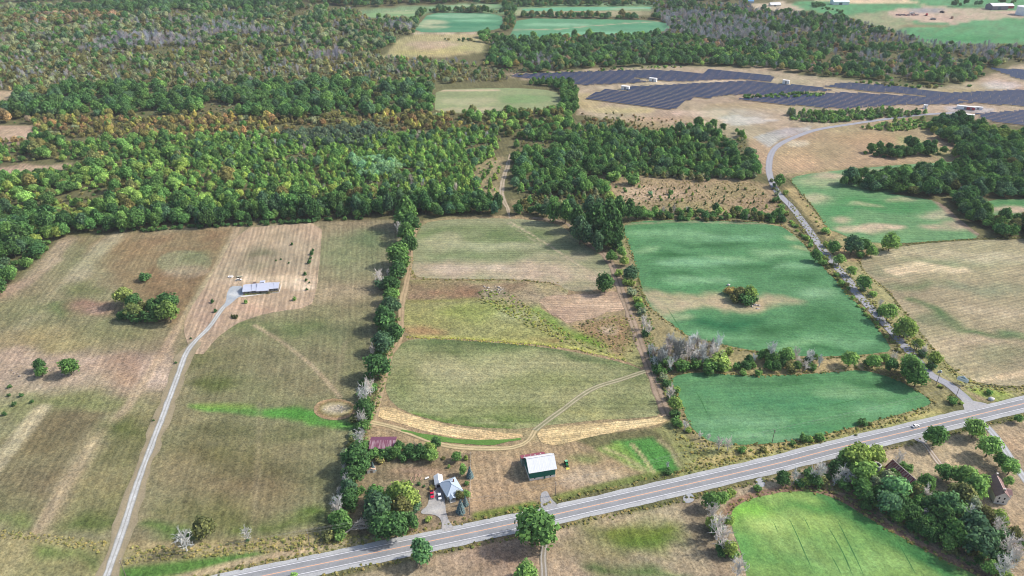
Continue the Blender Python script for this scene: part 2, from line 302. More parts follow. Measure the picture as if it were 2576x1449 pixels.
# ---------------------------------------------------------------- the ground and its fields
far = mesh_np('ground_beyond', [(-9000, -4000, -1.5), (9000, -4000, -1.5), (9000, 14000, -1.5), (-9000, 14000, -1.5)], [(0, 1, 2, 3)], [mat_plain('distant_land', '#5f6a48', var=.35, scale=.004)])
tag(obj('ground_beyond', far), kind='structure')
P_, L_ = 'poly', 'line'
def E_(cx, cy, rx, ry, f, h, a): return (P_, ell(cx, cy, rx, ry), f, h, a)
ground_strokes = [
 # left meadow
 (P_, [(-700, 700), (0, 745), (60, 690), (130, 625), (172, 598), (420, 577), (700, 561), (992, 552), (1015, 600), (1000, 700), (975, 800), (950, 900), (930, 1000), (890, 1100), (860, 1250), (830, 1330), (720, 1347), (330, 1362), (-700, 1362)], 2.5, '#88805c', 1),
 (P_, [(185, 600), (598, 570), (560, 640), (475, 800), (440, 830), (300, 720), (230, 660)], 8, '#8a6e4b', .75),
 (P_, [(360, 690), (530, 660), (480, 780), (440, 800), (350, 760)], 10, '#836446', .6),
 (L_, [(170, 605), (70, 700), (-60, 810)], 4, '#a58d76', .8, 14), (L_, [(285, 592), (200, 680), (60, 830)], 5, '#a2977a', .7, 16), (L_, [(235, 596), (120, 720), (0, 820)], 4, '#7f7c55', .6, 9),
 E_(140, 790, 190, 60, 16, '#7c8055', .8), E_(160, 782, 42, 18, 7, '#55713f', .7), E_(200, 730, 60, 14, 8, '#6f7c4c', .6), E_(120, 858, 130, 24, 9, '#9c9158', .75), E_(300, 840, 110, 26, 10, '#777a4c', .7),
 E_(230, 778, 68, 22, 7, '#957360', .85), E_(240, 780, 24, 10, 3, '#a88a76', .6), E_(463, 660, 70, 30, 1.2, '#84845f', .8), E_(470, 682, 55, 12, 5, '#a38b73', .7), E_(490, 650, 34, 14, 6, '#74805a', .5),
 (P_, [(-700, 890), (100, 884), (300, 895), (445, 895), (440, 960), (330, 985), (200, 985), (0, 1015), (-700, 1030)], 9, '#b39d86', .85), E_(110, 945, 110, 14, 6, '#8a7f6e', .6),
 E_(300, 940, 70, 46, 10, '#957c62', .7), E_(300, 955, 40, 14, 4, '#a98a68', .5), E_(400, 950, 40, 30, 7, '#b7a28f', .6),
 E_(160, 1022, 210, 24, 9, '#7a8049', .75), (P_, [(98, 1035), (268, 1048), (200, 1130), (110, 1240), (-60, 1240), (-60, 1180), (20, 1120)], 5, '#776849', .75), E_(70, 1120, 90, 20, 8, '#8a7550', .6),
 (L_, [(103, 1030), (40, 1110), (-80, 1250)], 3, '#b6a283', .9, 10), E_(40, 1270, 90, 30, 10, '#646238', .7), E_(30, 1310, 80, 16, 6, '#67803c', .7),
 (L_, [(600, 574), (535, 690), (457, 807), (410, 887), (357, 967), (317, 1029), (275, 1074), (240, 1102), (100, 1327), (37, 1412), (-40, 1520)], 2.0, '#ad9877', .85, 6),
 (L_, [(240, 1102), (100, 1327)], 4, '#a4926f', .6, 14),
 (P_, [(320, 1045), (405, 1010), (380, 1090), (300, 1330), (120, 1325), (210, 1180)], 6, '#777744', .8), E_(300, 1090, 60, 20, 8, '#55652f', .7), E_(215, 1310, 70, 20, 7, '#4f6a2b', .75), E_(240, 1220, 60, 30, 8, '#84794f', .6),
 # right of the long driveway
 (P_, [(470, 850), (640, 800), (800, 765), (960, 740), (930, 960), (870, 1180), (830, 1330), (345, 1345), (400, 1110)], 6, '#7b7a50', .85),
 E_(880, 640, 90, 60, 14, '#7e825b', .8), E_(930, 600, 50, 26, 9, '#5e7550', .55), E_(860, 740, 70, 26, 10, '#9a8a68', .7), E_(700, 820, 160, 22, 8, '#68744a', .8), E_(870, 830, 60, 22, 8, '#62694c', .5),
 E_(560, 900, 90, 24, 10, '#69703f', .7), E_(540, 960, 70, 22, 8, '#586832', .55), E_(720, 900, 160, 40, 12, '#85795a', .6), E_(790, 970, 90, 26, 10, '#8c7d5c', .6),
 E_(560, 1150, 140, 50, 14, '#65652f', .6), E_(640, 1230, 150, 46, 14, '#7d7049', .7), E_(760, 1130, 90, 30, 12, '#827a52', .7), E_(500, 1290, 130, 30, 10, '#656b35', .75), E_(700, 1320, 120, 18, 6, '#5b7030', .75), E_(420, 1330, 90, 12, 4, '#4a752a', .8), E_(800, 1290, 40, 20, 6, '#587031', .7),
 E_(690, 1190, 130, 22, 9, '#565a34', .55), E_(450, 1180, 60, 40, 12, '#8c8058', .6), E_(640, 1090, 160, 14, 7, '#575f36', .6), E_(470, 1060, 50, 20, 8, '#8c8458', .6),
 (P_, [(470, 1016), (620, 1015), (790, 1030), (805, 1052), (895, 1062), (888, 1082), (780, 1068), (650, 1045), (500, 1030)], 3.5, '#5c9142', .95), E_(720, 1040, 70, 10, 3, '#559440', .8), E_(560, 1022, 80, 7, 3, '#86a84a', .7),
 (L_, [(640, 818), (710, 860), (780, 915), (830, 968), (856, 1000)], .9, '#b09778', .85, 2.4),
 (L_, [(655, 1010), (640, 1340)], 2, '#908661', .4, 3), (L_, [(870, 860), (840, 960)], 1.5, '#9c8d6a', .5, 3),
 # ditch strip along the highway, left
 (P_, [(-700, 1362), (80, 1345), (330, 1366), (720, 1350), (830, 1332), (850, 1352), (1040, 1345), (760, 1400), (560, 1449), (300, 1540), (-700, 1600)], 2, '#948a58', .9),
 (P_, [(75, 1360), (250, 1390), (240, 1420), (60, 1400)], 4, '#5a7137', .8), (P_, [(300, 1430), (460, 1410), (640, 1388), (680, 1396), (560, 1420), (430, 1449), (300, 1470)], 2.5, '#56823a', .95),
 (L_, [(330, 1370), (480, 1376), (640, 1372), (780, 1362)], 3, '#b09a66', .6, 5), (L_, [(430, 1462), (600, 1415), (760, 1385), (1060, 1337)], 1.5, '#b39a78', .8, 4), E_(120, 1430, 80, 14, 6, '#6b6a42', .6),
 # homestead yards
 (P_, [(930, 1060), (960, 1035), (1330, 1100), (1410, 1120), (1440, 1105), (1650, 1190), (1500, 1228), (1390, 1255), (1190, 1305), (1060, 1340), (880, 1345), (905, 1150)], 2, '#9c8360', 1),
 (P_, [(905, 1150), (960, 1140), (1180, 1142), (1188, 1300), (1060, 1335), (905, 1340)], 2.5, '#88745a', .9), E_(1050, 1185, 70, 16, 5, '#a5816a', .7), E_(985, 1195, 50, 12, 5, '#74604a', .6), E_(1100, 1172, 50, 8, 3, '#74603f', .6),
 (P_, [(1190, 1130), (1310, 1140), (1320, 1240), (1190, 1290)], 4, '#a68a68', .8), E_(1480, 1190, 90, 22, 6, '#b09a7e', .8), E_(1460, 1140, 50, 12, 5, '#7c8a50', .7), E_(1300, 1200, 26, 22, 5, '#7d7250', .6),
 (L_, [(1200, 1297), (1340, 1270)], 1.5, '#6c8236', .85, 5), (L_, [(1400, 1252), (1520, 1222), (1660, 1190)], 1.5, '#6c7a3c', .85, 5),
 (P_, [(1540, 1110), (1640, 1100), (1690, 1140), (1712, 1180), (1690, 1192), (1630, 1180), (1570, 1150)], 2.5, '#4f8a42', .95), (P_, [(1500, 1130), (1560, 1112), (1640, 1188), (1600, 1180)], 3, '#7c9a4a', .85),
 (L_, [(1590, 1118), (1618, 1150), (1644, 1188)], .8, '#b7a86e', .9, 2), (L_, [(1520, 1128), (1570, 1148), (1620, 1180)], .9, '#a59a64', .8, 2.5), (L_, [(1660, 1108), (1690, 1130), (1708, 1170)], 1.2, '#a89a6c', .8, 3),
 (P_, [(1640, 1075), (1690, 1060), (1740, 1105), (1900, 1122), (2100, 1095), (2250, 1055), (2345, 1020), (2390, 1050), (2250, 1090), (1932, 1160), (1700, 1205), (1715, 1170), (1690, 1120)], 2, '#8f9050', .95), (L_, [(1760, 1165), (1930, 1128), (2200, 1065), (2360, 1032)], 2.5, '#b09a58', .7, 6), E_(1750, 1130, 40, 14, 4, '#77803f', .6),
 # south of the highway
 (P_, [(560, 1520), (900, 1445), (1310, 1350), (1640, 1282), (1960, 1200), (2260, 1128), (2480, 1075), (3200, 900), (3200, 1700), (560, 1700)], 2, '#a08c70', 1),
 E_(1010, 1440, 110, 16, 6, '#8d7a5a', .7), E_(1210, 1440, 60, 12, 4, '#6a5a40', .5), E_(1590, 1345, 130, 34, 8, '#67722f', .85), E_(1640, 1368, 70, 14, 5, '#557326', .6), E_(1500, 1390, 90, 24, 8, '#7d764a', .7), E_(1600, 1435, 130, 18, 5, '#5f7544', .9), E_(1480, 1300, 110, 18, 7, '#b59a78', .6), E_(1290, 1400, 60, 40, 10, '#8f7458', .6),
 (L_, [(1735, 1270), (1760, 1330), (1800, 1400), (1830, 1470)], 3, '#8f7a64', .8, 9), E_(1770, 1340, 30, 40, 8, '#5f5440', .5),
 (P_, [(1960, 1195), (2110, 1160), (2250, 1125), (2400, 1110), (2430, 1150), (2350, 1190), (2280, 1170), (2260, 1260), (2060, 1240)], 3, '#b3987a', .8), E_(2430, 1160, 60, 20, 6, '#b89c74', .7), E_(2460, 1190, 50, 18, 5, '#8a7152', .6), E_(2540, 1100, 60, 26, 5, '#b29472', .8), E_(2560, 1320, 40, 26, 6, '#b0926a', .8),
 (L_, [(1835, 1290), (1850, 1266), (1905, 1245), (1985, 1230), (2060, 1232), (2120, 1256), (2200, 1304), (2300, 1364), (2380, 1404), (2480, 1456)], 1.2, '#8b6a55', .95, 6),
 # middle fields' margins, rough meadow
 (P_, [(1035, 560), (1120, 545), (1290, 542), (1420, 552), (1480, 620), (1560, 650), (1600, 760), (1690, 1050), (1660, 1075), (1340, 1110), (950, 1050), (945, 1010), (1005, 830), (1020, 640)], 2, '#96835c', 1),
 # right hand margins between the crop fields
 (P_, [(1545, 560), (1600, 550), (1980, 555), (2060, 640), (2250, 860), (2370, 960), (2410, 1010), (2350, 1030), (1760, 1130), (1700, 1060), (1650, 900), (1580, 680)], 2, '#8f8455', 1),
 (P_, [(1830, 905), (2120, 900), (2260, 905), (2330, 950), (2180, 932), (2000, 940), (1840, 935)], 3, '#a5955f', .8), (P_, [(1480, 620), (1570, 640), (1600, 690), (1560, 700)], 4, '#8f7c60', .8),
 (P_, [(2060, 640), (2110, 590), (2250, 618), (2160, 650), (2240, 740), (2390, 915), (2480, 975), (3000, 990), (3000, 1040), (2600, 985), (2450, 1020), (2330, 930)], 2, '#97905a', 1), E_(2480, 1000, 60, 14, 4, '#86a03c', .7), (P_, [(2370, 945), (2460, 1008), (2500, 1012), (2440, 985)], 2.5, '#a5846c', .9), E_(2150, 640, 40, 14, 4, '#ab8a5e', .8),
 (P_, [(1970, 470), (2010, 520), (2080, 600), (2110, 590), (2040, 520), (2000, 470)], 2, '#a09158', 1),
 # dry fields along the bend of the side road
 (P_, [(1885, 360), (1940, 340), (2060, 312), (2290, 296), (2440, 330), (2460, 400), (2200, 425), (1990, 445), (1930, 440)], 3, '#a58b68', 1), E_(2010, 400, 50, 24, 8, '#bd9670', .6), E_(2200, 350, 110, 16, 8, '#a88a60', .6), E_(2010, 362, 32, 8, 4, '#c3b5a2', .6), (L_, [(1985, 440), (2200, 418), (2450, 402)], 1.5, '#8c8350', .8, 5), (P_, [(2250, 340), (2420, 380), (2380, 395), (2260, 372)], 4, '#97965a', .8),
 (P_, [(1880, 345), (1940, 335), (1935, 440), (1895, 430)], 3, '#ad9070', .9),
 (P_, [(1195, 395), (1270, 395), (1262, 505), (1225, 500), (1185, 450)], 6, '#97875e', .9), (P_, [(1290, 500), (1330, 505), (1420, 520), (1320, 540), (1288, 540)], 5, '#97875e', .8),
 # open scrub patch
 (P_, [(1528, 470), (1560, 440), (1880, 452), (1950, 470), (1975, 545), (1600, 548), (1550, 520)], 5, '#9b8660', 1), E_(1640, 490, 80, 20, 6, '#b39c7c', .7), E_(1850, 480, 80, 20, 8, '#8d8350', .6), E_(1760, 520, 80, 14, 6, '#948b54', .6),
 # solar farm and quarry ground
 (P_, [(1270, 188), (1500, 175), (1700, 165), (1900, 172), (2080, 195), (2300, 218), (2420, 215), (2480, 190), (2560, 165), (3100, 150), (3100, 330), (2500, 310), (2400, 290), (2290, 293), (1960, 330), (1880, 350), (1740, 335), (1560, 310), (1450, 290), (1445, 240), (1420, 215), (1330, 205)], 4, '#a8947a', 1),
 (L_, [(1440, 240), (1480, 225), (1600, 213), (1760, 204), (1960, 200)], 2, '#c2ab90', .8, 8), E_(1480, 255, 40, 20, 8, '#a8985e', .6), E_(1560, 278, 90, 8, 5, '#b5a46c', .7), E_(1840, 290, 100, 14, 12, '#a79f94', .6), (P_, [(1800, 296), (1850, 290), (1900, 296), (1960, 302), (1900, 312), (1850, 318), (1820, 308)], 3, '#bcb6b2', .8), E_(1760, 285, 70, 8, 4, '#c4a994', .7), E_(1600, 320, 110, 14, 6, '#9a8458', .7), E_(1900, 265, 120, 8, 6, '#a58f62', .5), E_(1690, 300, 140, 8, 6, '#b59472', .6), E_(2440, 275, 60, 8, 4, '#a9a5a6', .9), E_(2520, 215, 50, 10, 6, '#b9b3ae', .7), E_(2400, 232, 80, 8, 5, '#aa905f', .5), (P_, [(1895, 345), (1960, 325), (2040, 318), (2040, 328), (1965, 350), (1935, 372)], 2, '#a7a5a8', .85), E_(1950, 172, 70, 5, 4, '#b7a17e', .7),
 # small tan fields at the left, far fields
 (P_, [(-300, 226), (52, 229), (40, 245), (22, 275), (-300, 280)], 4, '#b39b79', 1), (P_, [(-300, 313), (92, 317), (88, 345), (62, 366), (-300, 372)], 4, '#b3937c', 1), (P_, [(-300, 424), (110, 414), (185, 413), (165, 428), (60, 436), (-300, 448)], 4, '#b0917a', 1),
 (P_, [(300, 8), (480, 4), (700, -2), (730, 6), (640, 14), (480, 8)], 12, '#b8ad98', .7), (P_, [(870, 28), (1050, 14), (1290, 8), (1480, 2), (1660, 6), (1640, 26), (1450, 22), (1300, 38), (1080, 30), (1050, 45), (930, 46)], 8, '#7b9a72', 1), (L_, [(900, 26), (1060, 30)], 6, '#c0ad92', .6, 14), (P_, [(1290, 24), (1640, 28), (1665, 40), (1500, 42), (1300, 38)], 6, '#a89d78', .7),
 (P_, [(960, 146), (1010, 96), (1060, 84), (1240, 84), (1262, 90), (1215, 112), (1212, 132), (1150, 140), (1060, 147)], 5, '#a89b68', 1), E_(1090, 112, 70, 10, 8, '#b69a80', .8), E_(1080, 132, 90, 7, 7, '#aaa058', .7), E_(1150, 122, 40, 6, 6, '#a3a052', .6), (L_, [(1040, 82), (1160, 84), (1250, 80)], 5, '#c3ae94', .8, 10),
 (P_, [(1930, 22), (2010, 2), (2576, -25), (3200, -30), (3200, 116), (2600, 112), (2330, 112), (2260, 78), (2110, 44), (2040, 26)], 8, '#5f9a6c', 1), (P_, [(1880, 12), (1970, 4), (2030, 26), (2000, 32), (1890, 25)], 8, '#b7a68c', 1), (P_, [(2030, -10), (2280, -4), (2330, 12), (2200, 8), (2060, 4)], 8, '#d0b68c', 1), (P_, [(2110, 40), (2230, 28), (2300, 52), (2310, 66), (2250, 76), (2170, 56)], 8, '#93936c', .9),
 (P_, [(2230, 40), (2245, 26), (2330, 16), (2450, 20), (2576, 30), (2620, 44), (2450, 50), (2400, 60), (2330, 56)], 6, '#b9a08a', 1), (P_, [(2250, 26), (2360, 22), (2420, 26), (2330, 32)], 4, '#8f8e98', .8), E_(2330, 66, 60, 5, 6, '#8c7a58', .8), E_(2450, 96, 120, 8, 10, '#488a58', .6),
]
ground = fan_sheet('ground', ground_strokes, '#69673f', 0.0)

SOY_D, SOY_L = '#32653c', '#8db388'
sheet('soybean_field', [(1572, 562), (1640, 554), (1800, 556), (1955, 562), (2010, 600), (2060, 660), (2120, 725), (2190, 805), (2243, 872), (2230, 888), (2080, 898), (1990, 895), (1880, 880), (1800, 862), (1735, 850), (1690, 815), (1655, 790), (1628, 765), (1612, 720), (1600, 670), (1583, 620), (1570, 585)], '#568a5e',
 [E_(1700, 590, 120, 12, 8, '#7fae82', .7), E_(1860, 600, 90, 10, 8, '#7aae84', .6), E_(1620, 628, 40, 8, 6, '#8fb487', .7), E_(1680, 640, 70, 5, 4, SOY_D, .8), E_(1800, 615, 110, 7, 5, SOY_D, .6), E_(1760, 660, 110, 8, 7, '#84b58e', .8), E_(1900, 668, 90, 8, 6, SOY_D, .7), E_(1700, 690, 60, 8, 6, SOY_D, .65), E_(1960, 640, 70, 8, 7, SOY_L, .7),
  E_(1830, 650, 60, 5, 5, '#93bd90', .6), E_(2010, 700, 60, 8, 7, SOY_D, .7), E_(1760, 705, 90, 9, 7, '#8fbb92', .6), E_(2000, 670, 60, 5, 5, '#8ebb92', .6), (P_, [(1604, 735), (1680, 738), (1760, 744), (1840, 745), (1940, 742), (2030, 758), (2020, 770), (1930, 768), (1880, 784), (1780, 770), (1720, 772), (1660, 800), (1625, 760)], 6, '#b59f7c', .85),
  E_(1690, 765, 60, 10, 5, '#b8a184', .6), E_(1700, 800, 40, 10, 6, '#a7b084', .6), E_(1830, 810, 90, 16, 9, '#2f6d47', .9), E_(1960, 830, 80, 10, 7, SOY_D, .75), E_(1800, 845, 90, 7, 6, '#78ad7c', .6), E_(2080, 800, 60, 26, 10, SOY_D, .75), E_(2110, 860, 80, 10, 7, '#7fb084', .7), E_(2130, 885, 80, 6, 5, SOY_D, .7), E_(2010, 870, 70, 6, 6, '#8bb583', .6), E_(2000, 600, 24, 7, 4, '#a9b07e', .7), E_(2015, 625, 26, 5, 4, '#a9b07e', .6), E_(2060, 740, 40, 14, 7, '#8ab58c', .6), (L_, [(1572, 564), (1700, 558), (1955, 563)], 1.2, '#a58e70', .6, 3)],
 z=.10, grain=.2, stripe=(ang((1640, 640), (1990, 655)), 3.2, .04, 3.0), label='large green soybean field with a shrub island in its middle', seed=41)
sheet('soybean_field', [(1683, 947), (1760, 936), (1810, 941), (1900, 946), (2000, 943), (2100, 936), (2170, 930), (2250, 952), (2312, 986), (2344, 1010), (2333, 1022), (2200, 1060), (2090, 1090), (1990, 1111), (1900, 1119), (1820, 1119), (1770, 1105), (1735, 1070), (1715, 1020), (1700, 985)], '#5a8e60',
 [E_(2000, 1010, 170, 20, 9, '#4a8a5e', .75), E_(1850, 1050, 110, 14, 8, '#80b188', .65), E_(2150, 985, 90, 10, 7, '#8cb486', .7), E_(2200, 960, 60, 10, 6, SOY_D, .7), E_(2050, 1070, 120, 9, 7, '#4b8c5c', .7), E_(1820, 985, 80, 10, 7, '#4b8c5c', .5), E_(2220, 1030, 70, 12, 8, '#7fb285', .6), E_(1950, 960, 120, 5, 5, SOY_D, .7), E_(1900, 1095, 110, 10, 6, '#86b78b', .6)],
 z=.10, grain=.18, stripe=(ang((1750, 1000), (2150, 985)), 3.0, .04, 3.0), label='green soybean field beside the highway, below the row of bare trees', seed=57)
sheet('green_field', [(1836, 1295), (1852, 1270), (1905, 1250), (1980, 1236), (2050, 1237), (2112, 1258), (2185, 1304), (2275, 1358), (2365, 1404), (2465, 1453), (2640, 1540), (1900, 1600), (1880, 1455), (1862, 1380), (1842, 1335)], '#7a9a55',
 [E_(1890, 1300, 60, 30, 7, '#7fb84a', .8), E_(2010, 1265, 70, 12, 5, '#9dbb68', .8), E_(2060, 1290, 110, 12, 6, '#4f9048', .75), E_(1960, 1330, 60, 30, 8, '#a9c272', .75), E_(2080, 1330, 70, 16, 7, '#a6c06e', .7), E_(2150, 1380, 90, 16, 8, '#6f9e5c', .7), E_(2110, 1420, 120, 20, 9, '#88b06e', .7), E_(1880, 1400, 50, 40, 9, '#5d9a52', .75), E_(1990, 1440, 70, 14, 7, '#5f9a56', .7), E_(2240, 1420, 60, 12, 6, '#8fb46c', .6), (L_, [(2080, 1255), (2170, 1315), (2290, 1382), (2440, 1460)], 4, '#3b7a45', .7, 12), E_(2000, 1390, 50, 14, 7, '#9bbc74', .6)],
 z=.10, grain=.2, label='bright green field south of the highway inside a curved tree belt', seed=63, stripe=(ang((1950, 1310), (2030, 1430)), 9, .05, 1.5))
sheet('hay_field', [(1015, 858), (1060, 851), (1150, 856), (1300, 866), (1420, 881), (1520, 901), (1598, 921), (1622, 937), (1640, 968), (1660, 1012), (1668, 1044), (1600, 1052), (1500, 1057), (1400, 1068), (1340, 1075), (1280, 1080), (1150, 1071), (1040, 1044), (988, 1018), (967, 980), (972, 930), (992, 888)], '#8b8d5c',
 [E_(1200, 880, 190, 14, 6, '#69784c', .7), (L_, [(1010, 862), (1140, 861), (1300, 872), (1500, 905), (1615, 940)], 4, '#566b42', .7, 9), E_(1280, 925, 200, 22, 10, '#a09a6c', .75), E_(1180, 985, 160, 30, 12, '#8f8e5c', .6), E_(1380, 960, 120, 24, 10, '#7c844e', .6), E_(1140, 940, 90, 20, 9, '#9b936b', .6), E_(1300, 1040, 200, 14, 7, '#788048', .65), E_(1230, 1062, 170, 8, 4, '#5c7436', .7), E_(1560, 1010, 90, 26, 9, '#757f50', .7), E_(1580, 960, 40, 16, 6, '#66744a', .6), E_(1010, 970, 40, 50, 9, '#707a4a', .6), E_(1450, 1000, 90, 18, 8, '#98965f', .6), E_(1480, 1045, 110, 6, 4, '#9c9a58', .7), (L_, [(1042, 1042), (1150, 1069), (1280, 1078)], 2.5, '#5f7c38', .7, 5)],
 z=.10, grain=.3, label='olive cut hay field above the farmhouse yard', stripe=(ang((1050, 980), (1600, 985)), 4.5, .05, 2.5), seed=71)
sheet('hay_field', [(1062, 562), (1120, 552), (1280, 548), (1395, 560), (1438, 586), (1470, 618), (1518, 642), (1532, 668), (1538, 700), (1500, 734), (1430, 733), (1400, 712), (1300, 703), (1150, 702), (1060, 700), (1038, 688), (1032, 650), (1046, 600)], '#8b9069',
 [E_(1200, 590, 170, 24, 9, '#74845a', .75), E_(1310, 590, 90, 20, 8, '#6a7e52', .6), E_(1110, 610, 50, 22, 8, '#a39a78', .6), E_(1250, 620, 120, 8, 6, '#a7a880', .6), E_(1200, 640, 130, 10, 7, '#72825a', .6), (P_, [(1032, 660), (1150, 655), (1300, 655), (1420, 665), (1535, 690), (1520, 735), (1420, 730), (1300, 705), (1040, 700)], 9, '#b29b84', .85), E_(1180, 672, 120, 10, 6, '#bda795', .6), E_(1420, 650, 70, 10, 7, '#a09578', .7), E_(1460, 715, 60, 10, 6, '#85875f', .7), E_(1410, 620, 50, 20, 8, '#788560', .6), (L_, [(1285, 560), (1340, 592), (1400, 630), (1460, 670), (1500, 698)], .7, '#b5a485', .8, 2.2), (L_, [(1275, 562), (1330, 596), (1390, 636), (1480, 692)], .5, '#b0a182', .5, 1.2)],
 z=.10, grain=.24, label='mown hay field below the forest edge, green fading to tan', stripe=(ang((1060, 680), (1500, 685)), 4.2, .06, 2.5), seed=77)
sheet('rough_meadow', [(1010, 705), (1060, 704), (1200, 707), (1330, 708), (1400, 716), (1440, 738), (1380, 760), (1350, 770), (1400, 800), (1440, 822), (1500, 800), (1570, 790), (1590, 830), (1612, 890), (1622, 932), (1570, 905), (1420, 874), (1300, 862), (1150, 852), (1012, 850), (1008, 780)], '#8b8a4c',
 [(P_, [(1180, 705), (1400, 712), (1450, 740), (1380, 800), (1330, 775), (1250, 755)], 10, '#9a8468', .8), (P_, [(1330, 745), (1440, 735), (1590, 780), (1440, 835), (1370, 800)], 9, '#a58e74', .85), (P_, [(1008, 705), (1200, 708), (1330, 712), (1300, 735), (1190, 752), (1010, 756)], 6, '#8a7056', .95), E_(1140, 732, 70, 12, 5, '#88644a', .8), E_(1240, 735, 40, 14, 5, '#8b7f6c', .7), E_(1090, 800, 80, 24, 9, '#8f9048', .8), E_(1200, 780, 90, 18, 8, '#8d9a48', .8), E_(1300, 790, 60, 16, 7, '#9a9a68', .7), E_(1060, 836, 70, 12, 6, '#a07c4c', .75), E_(1370, 850, 40, 10, 5, '#94703c', .7), E_(1320, 840, 80, 14, 6, '#8c8c42', .8), (L_, [(1020, 848), (1160, 852), (1300, 860), (1420, 872), (1560, 902)], 2.5, '#a8a83a', .8, 5), (L_, [(1010, 758), (1120, 757), (1200, 752)], 2, '#7c8038', .8, 4), (P_, [(1440, 822), (1500, 805), (1570, 792), (1600, 860), (1560, 900), (1480, 870)], 5, '#92744e', .85), E_(1530, 835, 26, 12, 4, '#b3a08c', .6), (L_, [(1340, 772), (1400, 812), (1450, 850), (1510, 880)], 4, '#6f9034', .8, 9)],
 z=.11, grain=.36, fine=.8, label='rough weedy meadow between the two hay fields', seed=81)
sheet('raked_field', [(1352, 756), (1380, 744), (1440, 742), (1500, 738), (1556, 730), (1566, 755), (1578, 780), (1520, 788), (1490, 802), (1450, 806), (1432, 816), (1400, 798), (1384, 790), (1366, 772)], '#ac9076', [E_(1400, 765, 60, 12, 5, '#a88f6e', .5), E_(1500, 770, 60, 14, 5, '#bfa284', .6), E_(1540, 742, 40, 8, 3, '#a18670', .6)],
 z=.13, grain=.25, jit=3.2, label='patch of pale raked hay beside a single round tree', stripe=(ang((1400, 770), (1560, 765)), 2.6, .13, 5.0), cat='field', seed=85)
for k, q in enumerate([[(948, 1030), (970, 1020), (1040, 1048), (1150, 1076), (1250, 1086), (1312, 1092), (1316, 1102), (1250, 1110), (1170, 1106), (1080, 1088), (1000, 1062), (955, 1052)], [(1344, 1084), (1400, 1074), (1500, 1064), (1610, 1056), (1680, 1046), (1676, 1064), (1600, 1078), (1520, 1092), (1450, 1108), (1400, 1122), (1360, 1116)]]):
    sheet('straw_strip', q, '#c8aa74', [E_(q[3][0], q[3][1]+8, 70, 5, 3, '#d8c08c', .7), E_(q[5][0], q[5][1]+4, 60, 4, 3, '#b8955c', .6)], z=.13, grain=.3, jit=1.6, label=['golden straw strip running to the long hedgerow', 'golden straw strip above the green barn'][k], stripe=(ang(q[2], q[4]), 1.7, .12, 4.0), seed=90+k)
sheet('house_lot', [(602, 575), (700, 566), (812, 560), (806, 640), (796, 740), (780, 772), (700, 784), (640, 796), (585, 820), (545, 850), (500, 905), (462, 850), (464, 800), (530, 700)], '#ac9478',
 [E_(650, 650, 60, 34, 10, '#8f8468', .75), E_(660, 640, 40, 10, 7, '#6c6f50', .7), E_(740, 640, 50, 50, 10, '#a4937a', .6), E_(700, 705, 90, 8, 4, '#cdb393', .7), E_(740, 720, 44, 12, 4, '#cfb99c', .8), E_(600, 700, 40, 10, 4, '#c9ae92', .7), E_(640, 770, 60, 10, 6, '#b8977c', .8), E_(520, 780, 40, 40, 8, '#a98d7a', .7), E_(610, 755, 50, 8, 4, '#bf9f80', .6), E_(580, 680, 30, 24, 7, '#978a70', .6)],
 z=.10, grain=.2, label='dry mown house lot with straight mowing lines', stripe=(ang((735, 780), (770, 570)), 3.6, .13, 1.2), seed=95)
sheet('mixed_field', [(1986, 452), (2010, 441), (2100, 429), (2250, 416), (2450, 404), (2640, 400), (2640, 480), (2200, 482), (2330, 500), (2372, 512), (2425, 562), (2478, 598), (2380, 606), (2250, 612), (2165, 609), (2115, 588), (2084, 578), (2045, 520), (2005, 478)], '#6a9468',
 [E_(2060, 460, 60, 12, 8, '#9aa57c', .7), E_(2130, 445, 90, 8, 7, '#b7a487', .8), E_(2190, 432, 80, 8, 6, '#9c9a74', .7), E_(2040, 500, 40, 12, 7, '#b5a786', .7), E_(2180, 505, 100, 10, 8, '#4f8a57', .85), E_(2250, 520, 120, 14, 9, '#4c8a56', .8), E_(2110, 530, 50, 14, 8, '#4f8c5a', .8), E_(2170, 515, 40, 5, 5, '#b4aa84', .6), E_(2260, 500, 40, 6, 5, '#b0a880', .6), E_(2190, 575, 90, 12, 5, '#c0a58b', .9), E_(2120, 550, 22, 8, 5, '#b8a286', .7), E_(2360, 540, 60, 8, 6, '#b9a68c', .7), E_(2390, 570, 70, 14, 7, '#bb9f87', .85), E_(2280, 590, 80, 9, 6, '#6d9064', .7), (L_, [(2365, 508), (2400, 540), (2440, 572), (2485, 600)], 2.5, '#93796a', .95, 12)],
 z=.10, grain=.22, label='patchy field of green crop and bare tan soil beside the side road', seed=101, stripe=(ang((2100, 570), (2350, 580)), 5, .06, 3.0))
sheet('crop_field', [(2470, 502), (2640, 500), (2640, 560), (2500, 552), (2485, 530)], '#6a8f62', [E_(2530, 530, 60, 8, 5, '#b79a86', .9), E_(2540, 512, 70, 6, 5, '#4f8456', .8)], z=.1, label='small green and tan field behind the dark grove', seed=105)
